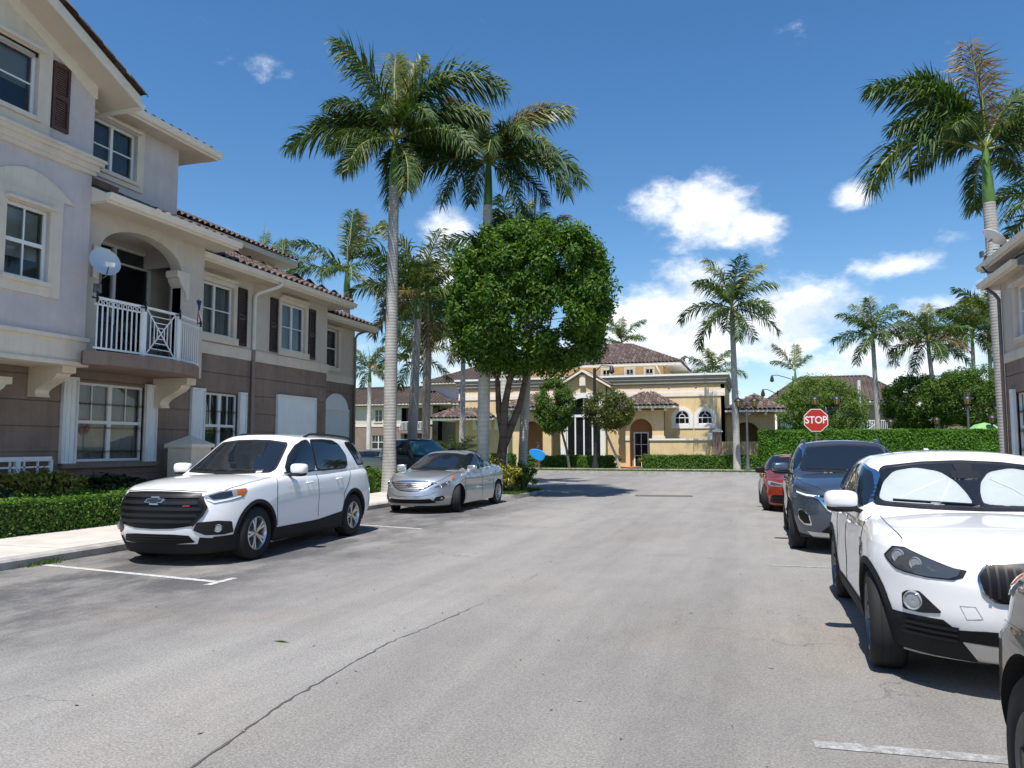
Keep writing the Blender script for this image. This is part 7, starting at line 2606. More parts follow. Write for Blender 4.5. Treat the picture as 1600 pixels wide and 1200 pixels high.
    c.patch('lower_intake', [(-.50, .43), (-.3, .445), (.3, .445), (.50, .43), (.56, .335), (.3, .315), (-.3, .315), (-.56, .335)], 'F', 'grille_black', .010, .06, sm=.1)
    for z in (.345, .38, .415):
        c.patch('intake_bar', [(-.5, z - .006), (.5, z - .006), (.5, z + .006), (-.5, z + .006)], 'F', 'black_trim', .016, .1)
    c.patch('lower_valance', [(-.86, .172), (-.86, .37), (-.62, .40), (-.58, .31), (.58, .31), (.62, .40), (.86, .37), (.86, .172)], 'F', 'cladding', .006, .06)
    c.patch('valance_corner', [(2.30, .80, .178), (2.30, .80, .40), (2.1, .92, .41), (1.97, .97, .42), (1.95, .97, .185)], 50, 'cladding', .0075, .05, both=True)
    # shut lines
    c.strip('hood_seam', [(1.05, .86), (1.4, .875), (1.8, .86), (2.1, .79), (2.32, .66)], .008, 'T', both=True)
    c.strip('hood_seam', [(-.64, 1.01), (-.3, 1.03), (0, 1.034), (.3, 1.03), (.64, 1.01)], .008, 'F')
    c.strip('door_seam', [(.98, 1.14), (1.03, .95), (1.05, .7), (1.03, .44)], .009, 'L', both=True)
    c.strip('door_seam', [(-.245, 1.17), (-.24, .9), (-.22, .47)], .009, 'L', both=True)
    c.strip('door_seam', [(-1.50, 1.20), (-1.30, .95), (-1.14, .80), (-1.10, .52)], .009, 'L', both=True)
    c.strip('body_crease', [(.95, .80), (.3, .83), (-.5, .85), (-1.1, .87)], .006, 'L', 'paint_white', .003, True)
    c.handle(.05, 1.04, 'paint_white'); c.handle(-.98, 1.065, 'paint_white')
    c.mirrors(.58, .925, 1.26, 'paint_white', 1.12)
    c.roof_rail(-.25, -2.1, .66)
    c.patch('tail_lamp', [(-2.62, .60, 1.12), (-2.57, .80, 1.15), (-2.42, .92, 1.14), (-2.38, .94, 1.06), (-2.5, .90, .99), (-2.60, .8, 1.0)], 128, 'lamp_red', .008, .04, both=True)
    c.patch('tail_lamp', [(-2.28, 1.13), (-2.50, 1.165), (-2.55, 1.03), (-2.40, 1.03)], 'L', 'lamp_red', .010, .03, both=True)
    c.patch('wiper', [(-.62, 1.262), (.0, 1.242), (.0, 1.252), (-.62, 1.272)], 'F', 'black_trim', .02, .08); c.patch('wiper', [(.05, 1.242), (.62, 1.262), (.62, 1.272), (.05, 1.252)], 'F', 'black_trim', .02, .08)
    c.patch('toll_sticker', [(-.06, 1.62), (.03, 1.62), (.03, 1.66), (-.06, 1.66)], 'F', 'sticker_green', .009, .03)
    c.patch('parking_sticker', [(.52, 1.225), (.61, 1.23), (.60, 1.285), (.52, 1.28)], 'F', 'sticker_white', .009, .03)
    return c


M_plain('badge_gold', (.65, .45, .12), .3, .6)


def white_crossover():
    c = Car('suv', 'white compact crossover with silver sunshade in its windscreen, nearest whole car on the right', 'car', (1.70, 7.90), -math.pi / 2, 'cars parked along the kerbs')
    c.resize(1.04)
    W = .912
    zc = cur([(-2.2, 1.08), (-1.7, 1.11), (-.8, 1.065), (.2, 1.035), (.8, 1.07), (1.3, 1.045), (1.75, 1.005), (2.0, .945), (2.2, .87)])
    drop = cur([(-2.2, .02), (.5, .03), (1.0, .05), (1.7, .05), (2.15, .05)])
    zb = cur([(-2.2, .36), (-1.6, .24), (-1, .20), (1.0, .195), (1.7, .21), (2.2, .24)])
    wp = cur([(0, .955), (.12, .98), (.35, 1.0), (.55, .99), (.72, .985), (.88, .96), (1, .915)])
    wl = cur([(-2.2, .95), (-1.4, 1.0), (-.6, .985), (.6, .98), (1.3, 1.0), (2.1, .97)])
    fl = lambda x, t: .024 * (math.exp(-((x - 1.335) / .38) ** 2) + 1.2 * math.exp(-((x + 1.335) / .42) ** 2)) * math.exp(-((t - .5) / .28) ** 2) - .016 * math.exp(-((t - .38) / .14) ** 2) * max(0, 1 - (x / .9) ** 2)
    low = shell(cur([(0, 2.05), (.08, 2.09), (.22, 2.13), (.45, 2.165), (.7, 2.165), (.9, 2.11), (1, 2.03)]), cur([(0, -2.05), (.2, -2.17), (.5, -2.18), (.8, -2.12), (1, -2.08)]),
                lambda x, t: W * wp(t) * wl(x), zb, zc, drop, 2.45, 3.0, .98, .75, 2.4, 16, .88, .05, flare=fl)
    zr = cur([(-2.1, 1.35), (-1.7, 1.44), (-1.1, 1.51), (-.5, 1.545), (.0, 1.53), (.25, 1.49), (1.0, 1.3)])
    cab = shell(cur([(0, 1.02), (.15, .86), (.5, .50), (.85, .14), (1, .02)]), cur([(0, -2.12), (.3, -2.05), (.7, -1.88), (1, -1.66)]),
                lambda x, t: cur([(0, .885), (.3, .86), (.6, .80), (.85, .72), (1, .65)])(t) * cur([(-2.1, .88), (-1.3, .97), (-.4, 1.0), (.5, .985), (1.1, .96)])(x),
                lambda x: .98, zr, cur([(-2.1, .05), (0, .05), (1.0, .04)]), 4.0, 2.8, .48, .75, 2.5, 14, .86, .06)
    c.add_shell(low); c.add_shell(cab); c.finish_shells()
    Rw, rw = .345, .385
    wh = [(1.335, W, Rw), (1.335, -W, Rw), (-1.335, W, Rw), (-1.335, -W, Rw)]
    c.body(low, wh, rw, 'paint_pearl'); c.shell_part(cab, 'paint_pearl', 'roof')
    for (x, y, z) in wh: c.wheel(x, math.copysign(W - .004, y), Rw, .235, .235, 'y5', steer=-3 if x > 0 else 0, alloy='alloy_dark')
    sill_arch_cladding(c, W, lambda x: .335, .205, 1.335, -1.335, Rw, rw, .045)
    # windscreen: a clear pane over a dark cabin and a folded silver shade standing behind it
    ws = [(-.745, 1.12), (-.60, 1.385), (-.3, 1.425), (0, 1.438), (.3, 1.425), (.60, 1.385), (.745, 1.12), (.35, 1.102), (0, 1.097), (-.35, 1.102)]
    c.pane_patch('windscreen', ws, 'F', 'car_pane', .022, sm=.12, off=.014, foff=.003)
    sh = []
    for s in (-1, 1):
        lobe = [(s * .035, 1.118), (s * .05, 1.2), (s * .09, 1.28), (s * .18, 1.36), (s * .36, 1.393), (s * .53, 1.36), (s * .63, 1.27), (s * .695, 1.15), (s * .66, 1.125), (s * .35, 1.112)]
        if s < 0: lobe = lobe[::-1]
        sh.append(c.patch('sunshade', lobe, 'F', 'sunshade', .0065, .05, sm=.3))
    for o, lb in zip(sh, ('left lobe of the silver sunshade, on the mirror side of the white crossover windscreen', 'right lobe of the silver sunshade in the white crossover, cut by the picture edge')):
        o.parent = None; KIDS[c.t.name].remove(o)
        o.location = c.t.location; o.rotation_euler = c.t.rotation_euler; o.scale = c.t.scale
        tag(o, lb, 'sunshade', 'sunshades in the windscreen')
    # sew a fold into the shade
    c.strip('shade_fold', [(.16, 1.31), (.3, 1.23), (.42, 1.13)], .007, 'F', 'sticker_white', .0105); c.strip('shade_fold', [(-.16, 1.31), (-.34, 1.24), (-.55, 1.15)], .007, 'F', 'sticker_white', .0105); c.strip('shade_fold', [(-.13, 1.28), (-.2, 1.2), (-.26, 1.13)], .006, 'F', 'sticker_white', .0105)
    c.patch('rear_view_mirror', [(-.11, 1.30), (.11, 1.30), (.11, 1.36), (-.11, 1.36)], 'F', 'black_trim', .017, .04, sm=.3)
    c.patch('sensor_housing', [(-.06, 1.36), (.06, 1.36), (.07, 1.43), (-.07, 1.43)], 'F', 'black_trim', .016, .04, sm=.2)
    c.pane_patch('front_side_window', [(.58, 1.085), (.36, 1.225), (.12, 1.35), (-.10, 1.395), (-.30, 1.41), (-.28, 1.09)], 'L', both=True, sm=.2, fmat='chrome', frame=.018)
    c.pane_patch('rear_side_window', [(-.35, 1.09), (-.37, 1.41), (-.70, 1.405), (-1.05, 1.37), (-1.38, 1.30), (-1.52, 1.22), (-1.30, 1.155), (-1.05, 1.11)], 'L', both=True, sm=.2, fmat='chrome', frame=.018)
    c.pane_patch('rear_window', [(-.58, 1.14), (-.50, 1.33), (.50, 1.33), (.58, 1.14)], 'R')
    # kidneys
    for s in (-1, 1):
        k = [(s * .045, .855), (s * .30, .845), (s * .355, .77), (s * .335, .68), (s * .27, .635), (s * .06, .64), (s * .035, .70)]
        if s < 0: k = k[::-1]
        big = [(s * .035, .865), (s * .308, .855), (s * .368, .77), (s * .346, .672), (s * .276, .624), (s * .055, .629), (s * .026, .70)]
        if s < 0: big = big[::-1]
        c.patch('grille_surround', big, 'F', 'dark_chrome', .012, .05, sm=.25)
        g = c.patch('grille', k, 'F', 'grille_black', .020, .05, sm=.25)
        for j in range(6):
            y = s * (.08 + j * .045)
            c.patch('grille_slat', [(y - .008, .655), (y + .008, .655), (y + .006, .84), (y - .006, .84)], 'F', 'black_trim', .027, .06, parent=g)
    hl = [(1.633, .822, .831), (1.675, .773, .895), (1.768, .712, .90), (1.923, .603, .854), (2.03, .48, .81), (2.064, .413, .802), (2.072, .438, .759), (2.055, .488, .738), (1.966, .616, .733), (1.83, .736, .747), (1.771, .773, .757), (1.691, .807, .796)]
    c.patch('headlight', hl, 40, 'black_trim', .006, .03, both=True, sm=.1)
    cc = Vector((1.86, .64, .815))
    ins = [tuple(cc + (Vector(p) - cc) * .90) for p in hl]
    hh = c.patch('lamp_lens', ins, 40, 'lamp_smoke', .010, .035, both=True, sm=.12)
    for m, par in zip((1, -1), hh):
        for (x, y, z, r) in ((1.76, .745, .842, .043), (1.88, .66, .812, .040)):
            h = c._hit(Vector((8 * math.cos(R(40 * m)) + x, m * y + 8 * math.sin(R(40 * m)), z)), Vector((-math.cos(R(40)), -m * math.sin(R(40)), 0)))
            if h[0]:
                mb = MB(); mb.lathe([(0, .012), (r * .6, .015), (r * .8, .013), (r, .018), (r * 1.08, .010)], 20, (0, 0, 0), 'X')
                me = mb.mesh('projector', 'lamp_clear', sharp=40)
                o = place('projector', me, par, tuple(h[0]), (0, 0, R(40 * m)))
    # fog lamp pods
    fg = [(1.824, .748, .606), (1.854, .725, .63), (1.925, .664, .641), (1.961, .628, .605), (2.025, .551, .526), (1.935, .656, .505), (1.831, .745, .507)]
    c.patch('fog_lamp_bezel', fg, 36, 'black_trim', .007, .04, both=True, sm=.2)
    for m in (1, -1):
        h = c._hit(Vector((8 * math.cos(R(36)) + 1.897, m * (.692 + 8 * math.sin(R(36))), .573)), Vector((-math.cos(R(36)), -m * math.sin(R(36)), 0)))
        mb = MB(); mb.lathe([(0, .014), (.035, .02), (.048, .016), (.056, .026), (.062, .02), (.066, .004)], 24, (0, 0, 0), 'X')
        place('fog_lamp', mb.mesh('fog_lamp', 'lamp_clear', sharp=40), c.t, tuple(h[0]), (0, 0, R(36 * m)))
    # lower bumper
    c.patch('lower_bumper', [(-.84, .235), (-.84, .478), (-.55, .484), (-.48, .43), (-.33, .445), (0, .45), (.33, .445), (.48, .43), (.55, .484), (.84, .478), (.84, .235)], 'F', 'cladding', .006, .05)
    c.patch('bumper_corner', [(1.98, .66, .235), (1.96, .68, .478), (1.78, .82, .47), (1.70, .86, .42), (1.68, .86, .235)], 48, 'cladding', .0075, .05, both=True)
    c.patch('lower_intake', [(-.76, .345), (-.73, .45), (-.56, .478), (-.48, .425), (-.3, .44), (.3, .44), (.48, .425), (.56, .478), (.73, .45), (.76, .345), (.5, .335), (.44, .365), (-.44, .365), (-.5, .335)], 'F', 'grille_black', .011, .05)
    for z in (.37, .405, .44):
        for s in (-1, 1):
            c.patch('intake_bar', [(s * .47, z - .008), (s * .74, z - .008), (s * .72, z + .007), (s * .47, z + .007)][::s], 'F', 'black_trim', .028, .06)
    c.patch('skid_plate', [(-.36, .252), (-.445, .362), (-.3, .358), (.3, .358), (.445, .362), (.36, .252)], 'F', 'alloy', .016, .05)
    c.strip('tow_cover_seam', [(.35, .52), (.385, .589), (.463, .585), (.43, .505), (.355, .519)], .0035, 'F', 'parapet_grey', .002, True)
    c.strip('hood_seam', [(.86, .735), (1.2, .742), (1.5, .735), (1.68, .712)], .005, 'T', both=True)
    c.strip('door_seam', [(.78, 1.02), (.84, .8), (.86, .6), (.82, .345)], .008, 'L', both=True); c.strip('door_seam', [(-.315, 1.04), (-.32, .75), (-.30, .345)], .008, 'L', both=True)
    c.strip('door_seam', [(-1.15, 1.06), (-.98, .88), (-.90, .68), (-.90, .45)], .008, 'L', both=True)
    c.patch('side_vent', [(.97, .80), (.90, .80), (.72, .835), (.74, .85), (.95, .83)], 'L', 'dark_chrome', .008, .04, True)
    c.handle(.02, .905, 'paint_pearl'); c.handle(-.72, .925, 'paint_pearl')
    c.mirrors(.58, .865, 1.12, 'paint_pearl', 1.0)
    # roundel on the nose
    h = c._hit(Vector((2.07, 0, 3)), Vector((0, 0, -1)))
    h2 = c._hit(Vector((8, 0, .885)), Vector((-1, 0, 0)))
    mb = MB(); mb.lathe([(0, .008), (.036, .008), (.041, .0)], 24, axis='Z'); o = place('badge', mb.mesh('badge', 'metal_black', sharp=30), c.t, tuple(h2[0] + Vector((-.01, 0, .012))), (0, R(52), 0))
    for q in range(4):
        mb = MB(); P = [(0, 0, .0085)] + [(.027 * math.cos(q * math.pi / 2 + a * math.pi / 12), .027 * math.sin(q * math.pi / 2 + a * math.pi / 12), .0085) for a in range(7)]
        mb.add(P, [tuple(range(8))]); place('badge_quarter', mb.mesh('badge_quarter', 'badge_blue' if q % 2 else 'sign_white'), o, (0, 0, 0))
    c.patch('wiper', [(-.60, 1.128), (.0, 1.105), (.0, 1.113), (-.60, 1.137)], 'F', 'black_trim', .020, .08)
    # shark fin aerial
    mb = MB(); zz = c._hit(Vector((-1.2, 0, 4)), Vector((0, 0, -1)))[0].z
    mb.prism([(-1.08, -.02, zz - .01), (-1.30, -.02, zz - .015), (-1.28, -.02, zz + .055)], (0, .04, 0)); mb.build('aerial', 'paint_pearl', c.t)
    return c


def slate_suv():
    c = Car('suv', 'dark slate blue SUV parked between the white crossover and the orange red coupe', 'car', (1.40, 14.85), -math.pi / 2, 'cars parked along the kerbs')
    c.resize(1.035)
    W = .935
    zc = cur([(-2.3, 1.14), (-1.6, 1.17), (-.4, 1.14), (.3, 1.12), (.9, 1.16), (1.4, 1.13), (1.9, 1.05), (2.2, .96), (2.35, .90)])
    drop = cur([(-2.3, .02), (.5, .02), (1.0, .05), (1.8, .09), (2.3, .05)])
    zb = cur([(-2.3, .36), (-1.6, .25), (-1, .21), (1.0, .20), (1.8, .22), (2.35, .25)])
    wp = cur([(0, .95), (.12, .98), (.35, 1.0), (.55, .985), (.75, .985), (.9, .96), (1, .925)])
    wl = cur([(-2.3, .95), (-1.4, 1.0), (0, .985), (1.3, 1.0), (2.2, .97)])
    fl = lambda x, t: .02 * (math.exp(-((x - 1.39) / .4) ** 2) + math.exp(-((x + 1.39) / .42) ** 2)) * math.exp(-((t - .5) / .28) ** 2) - .02 * math.exp(-((t - .45) / .15) ** 2) * max(0, 1 - (x / .95) ** 2)
    low = shell(cur([(0, 2.20), (.1, 2.26), (.3, 2.32), (.5, 2.34), (.75, 2.33), (.92, 2.27), (1, 2.20)]), cur([(0, -2.15), (.2, -2.27), (.5, -2.28), (.8, -2.22), (1, -2.18)]),
                lambda x, t: W * wp(t) * wl(x), zb, zc, drop, 2.5, 3.0, .98, .75, 2.4, 16, .88, .05, flare=fl)
    zr = cur([(-2.2, 1.50), (-1.8, 1.58), (-1.0, 1.665), (-.4, 1.69), (.1, 1.665), (.35, 1.62), (1.1, 1.4)])
    cab = shell(cur([(0, 1.15), (.15, .98), (.5, .60), (.85, .22), (1, .10)]), cur([(0, -2.22), (.3, -2.16), (.7, -2.0), (1, -1.80)]),
                lambda x, t: cur([(0, .88), (.3, .85), (.6, .79), (.85, .71), (1, .65)])(t) * cur([(-2.2, .90), (-1.3, .98), (-.4, 1.0), (.5, .985), (1.2, .96)])(x),
                lambda x: 1.06, zr, cur([(-2.2, .05), (0, .05), (1.1, .04)]), 4.0, 2.8, .50, .75, 2.5, 14, .87, .055)
    c.add_shell(low); c.add_shell(cab); c.finish_shells()
    Rw, rw = .36, .40
    wh = [(1.39, W, Rw), (1.39, -W, Rw), (-1.39, W, Rw), (-1.39, -W, Rw)]
    c.body(low, wh, rw, 'paint_slate'); c.shell_part(cab, 'paint_slate', 'roof')
    for (x, y, z) in wh: c.wheel(x, math.copysign(W - .006, y), Rw, .24, .235, 'ten', steer=0, alloy='alloy_dark')
    c.pane_patch('windscreen', [(-.70, 1.205), (-.565, 1.53), (-.3, 1.575), (0, 1.587), (.3, 1.575), (.565, 1.53), (.70, 1.205), (.35, 1.19), (0, 1.186), (-.35, 1.19)], 'F', sm=.12)
    c.pane_patch('front_side_window', [(.66, 1.19), (.42, 1.36), (.15, 1.51), (-.05, 1.565), (-.25, 1.58), (-.23, 1.18)], 'L', both=True, sm=.2, fmat='chrome', frame=.018)
    c.pane_patch('rear_side_window', [(-.30, 1.18), (-.32, 1.58), (-.7, 1.58), (-1.1, 1.55), (-1.30, 1.48), (-1.36, 1.34), (-1.2, 1.22)], 'L', both=True, sm=.2, fmat='chrome', frame=.018)
    c.pane_patch('quarter_window', [(-1.46, 1.43), (-1.52, 1.28), (-1.95, 1.33), (-1.86, 1.42)], 'L', both=True, sm=.2)
    g = c.patch('grille', [(-.56, .85), (-.40, .895), (0, .905), (.40, .895), (.56, .85), (.40, .66), (.28, .58), (0, .57), (-.28, .58), (-.40, .66)], 'F', 'grille_black', .008, .05, sm=.1)
    for z in (.63, .69, .75, .81, .86):
        hw = .30 + (z - .6) * .8
        c.patch('grille_slat', [(-hw, z - .008), (hw, z - .008), (hw, z + .008), (-hw, z + .008)], 'F', 'dark_chrome', .022, .08, parent=g)
    for s in (-1, 1):
        c.strip('grille_wing', [(s * .95 * .62, .835), (s * .42, .795), (s * .12, .765)], .03, 'F', 'chrome', .026, parent=g)
        c.strip('grille_trim', [(s * .56, .85), (s * .41, .665), (s * .28, .575), (0, .565)], .03, 'F', 'chrome', .024, parent=g)
    hl = [(2.22, .52, .86), (2.10, .66, .885), (1.92, .80, .92), (1.74, .88, .945), (1.74, .885, .905), (1.9, .82, .85), (2.10, .67, .815), (2.2, .55, .82)]
    c.patch('headlight', hl, 40, 'lamp_smoke', .007, .04, both=True, sm=.1)
    c.patch('lamp_strip', [(2.2, .55, .835), (2.05, .70, .845), (1.84, .85, .885), (1.84, .85, .905), (2.05, .70, .868), (2.2, .55, .858)], 40, 'led_white', .011, .04, both=True)
    c.patch('fog_lamp_bezel', [(2.08, .60, .42), (2.06, .63, .58), (1.96, .74, .66), (1.88, .80, .64), (1.90, .79, .50), (2.0, .71, .42)], 38, 'chrome', .007, .04, both=True, sm=.25)
    c.patch('fog_lamp', [(2.07, .62, .445), (2.05, .645, .57), (1.96, .74, .635), (1.90, .785, .62), (1.92, .77, .51), (2.0, .71, .445)], 38, 'grille_black', .012, .04, both=True, sm=.25)
    c.patch('lower_intake', [(-.52, .33), (-.40, .45), (0, .46), (.40, .45), (.52, .33), (0, .31)], 'F', 'grille_black', .008, .05, sm=.1)
    c.patch('skid_plate', [(-.62, .25), (-.70, .33), (-.5, .325), (0, .30), (.5, .325), (.70, .33), (.62, .25)], 'F', 'alloy', .010, .05)
    c.patch('lower_valance', [(-.80, .25), (-.80, .285), (-.62, .26), (.62, .26), (.80, .285), (.80, .25)], 'F', 'cladding', .006, .05)
    c.strip('hood_seam', [(.88, .82), (1.3, .80), (1.7, .72), (2.0, .58), (2.16, .45)], .008, 'T', both=True)
    c.strip('door_seam', [(.88, 1.07), (.92, .8), (.9, .33)], .008, 'L', both=True); c.strip('door_seam', [(-.265, 1.09), (-.26, .33)], .008, 'L', both=True)
    sill_arch_cladding(c, W, lambda x: .33, .215, 1.39, -1.39, Rw, rw, .03)
    c.handle(.02, .955, 'paint_slate'); c.handle(-.85, .975, 'paint_slate')
    c.mirrors(.66, .885, 1.21, 'paint_slate', 1.05)
    c.roof_rail(-.1, -1.75, .60, 'dark_chrome')
    c.patch('wiper', [(-.62, 1.21), (.0, 1.194), (.0, 1.204), (-.62, 1.22)], 'F', 'black_trim', .016, .08)
    c.patch('sticker', [(.30, 1.52), (.40, 1.52), (.40, 1.545), (.30, 1.545)], 'F', 'sticker_white', .009, .03)
    return c


def red_coupe():
    c = Car('coupe', 'orange red two door coupe parked at the far end of the right row', 'car', (.90, 22.3), -math.pi / 2 + R(2.2), 'cars parked along the kerbs')
    W = .885
    zc = cur([(-2.3, .98), (-1.6, 1.01), (-.6, .955), (.3, .93), (.9, .945), (1.4, .91), (1.9, .83), (2.15, .76), (2.25, .72)])
    drop = cur([(-2.3, .03), (.5, .02), (1.0, .05), (1.8, .08), (2.2, .05)])
    zb = cur([(-2.3, .30), (-1.4, .17), (1.2, .16), (1.9, .16), (2.25, .18)])
    wp = cur([(0, .96), (.15, .985), (.4, 1.0), (.6, .985), (.8, .975), (.92, .95), (1, .91)])
    wl = cur([(-2.3, .94), (-1.3, 1.0), (0, .975), (1.3, 1.0), (2.1, .96)])
    low = shell(cur([(0, 2.16), (.12, 2.20), (.35, 2.23), (.6, 2.235), (.85, 2.18), (1, 2.08)]), cur([(0, -2.08), (.2, -2.18), (.6, -2.2), (1, -2.12)]), lambda x, t: W * wp(t) * wl(x), zb, zc, drop, 2.4, 2.8, .98, .75, 2.4, 14, .86, .05)
    zr = cur([(-1.9, 1.12), (-1.5, 1.22), (-.9, 1.365), (-.4, 1.41), (.1, 1.385), (.3, 1.34), (1, 1.2)])
    cab = shell(cur([(0, 1.08), (.15, .90), (.5, .50), (.85, .12), (1, .0)]), cur([(0, -1.98), (.3, -1.72), (.7, -1.32), (1, -.98)]), lambda x, t: cur([(0, .81), (.3, .77), (.6, .70), (.85, .62), (1, .56)])(t) * cur([(-1.9, .86), (-1.2, .95), (-.4, 1.0), (1.1, .96)])(x), lambda x: .88, zr, cur([(-2, .05), (1, .04)]), 3.8, 2.5, .46, .75, 2.5, 12, .86, .055)
    c.add_shell(low); c.add_shell(cab); c.finish_shells()
    Rw, rw = .325, .36
    wh = [(1.345, W, Rw), (1.345, -W, Rw), (-1.345, W, Rw), (-1.345, -W, Rw)]
    c.body(low, wh, rw, 'paint_red'); c.shell_part(cab, 'paint_red', 'roof')
    c.patch('roof_panel', [(.0, -.52), (.03, 0), (.0, .52), (-1.0, .50), (-1.05, 0), (-1.0, -.50)], 'T', 'paint_black', .004, .08)
    for (x, y, z) in wh: c.wheel(x, math.copysign(W - .004, y), Rw, .23, .225, 'multi', steer=-14 if x > 0 else 0, alloy='alloy_dark')
    c.pane_patch('windscreen', [(-.64, .985), (-.50, 1.28), (0, 1.322), (.50, 1.28), (.64, .985), (0, .966)], 'F', sm=.15)
    c.pane_patch('side_window', [(.60, .995), (.32, 1.18), (.08, 1.30), (-.3, 1.335), (-.8, 1.30), (-1.25, 1.16), (-1.38, 1.05), (-1.0, .99)], 'L', both=True, sm=.2)
    for s in (-1, 1):
        k = [(s * .04, .70), (s * .32, .69), (s * .34, .60), (s * .28, .53), (s * .05, .54)]
        if s < 0: k = k[::-1]
        c.patch('grille', k, 'F', 'grille_black', .010, .05, sm=.2)
    c.patch('headlight', [(2.14, .44, .70), (2.0, .60, .725), (1.80, .76, .755), (1.70, .82, .76), (1.74, .82, .68), (1.9, .72, .63), (2.1, .5, .635)], 38, 'lamp_clear', .007, .04, both=True, sm=.15)
    c.patch('lamp_lens', [(2.12, .47, .685), (2.0, .60, .705), (1.84, .74, .73), (1.84, .75, .67), (1.95, .66, .65), (2.1, .5, .65)], 38, 'lamp_smoke', .010, .04, both=True, sm=.15)
    c.patch('lower_intake', [(-.75, .22), (-.70, .42), (-.4, .44), (.4, .44), (.70, .42), (.75, .22)], 'F', 'grille_black', .008, .05, sm=.15)
    for z in (.28, .35):
        c.patch('intake_bar', [(-.7, z - .01), (.7, z - .01), (.7, z + .01), (-.7, z + .01)], 'F', 'black_trim', .02, .08)
    c.strip('hood_seam', [(.88, .76), (1.4, .72), (1.9, .55), (2.05, .40)], .008, 'T', both=True)
    c.strip('door_seam', [(.82, .95), (.86, .7), (.8, .22)], .008, 'L', both=True); c.strip('door_seam', [(-.55, .97), (-.60, .6), (-.5, .22)], .008, 'L', both=True)
    c.handle(-.35, .85, 'paint_red'); c.mirrors(.60, .80, 1.0, 'black_trim', .95)
    return c


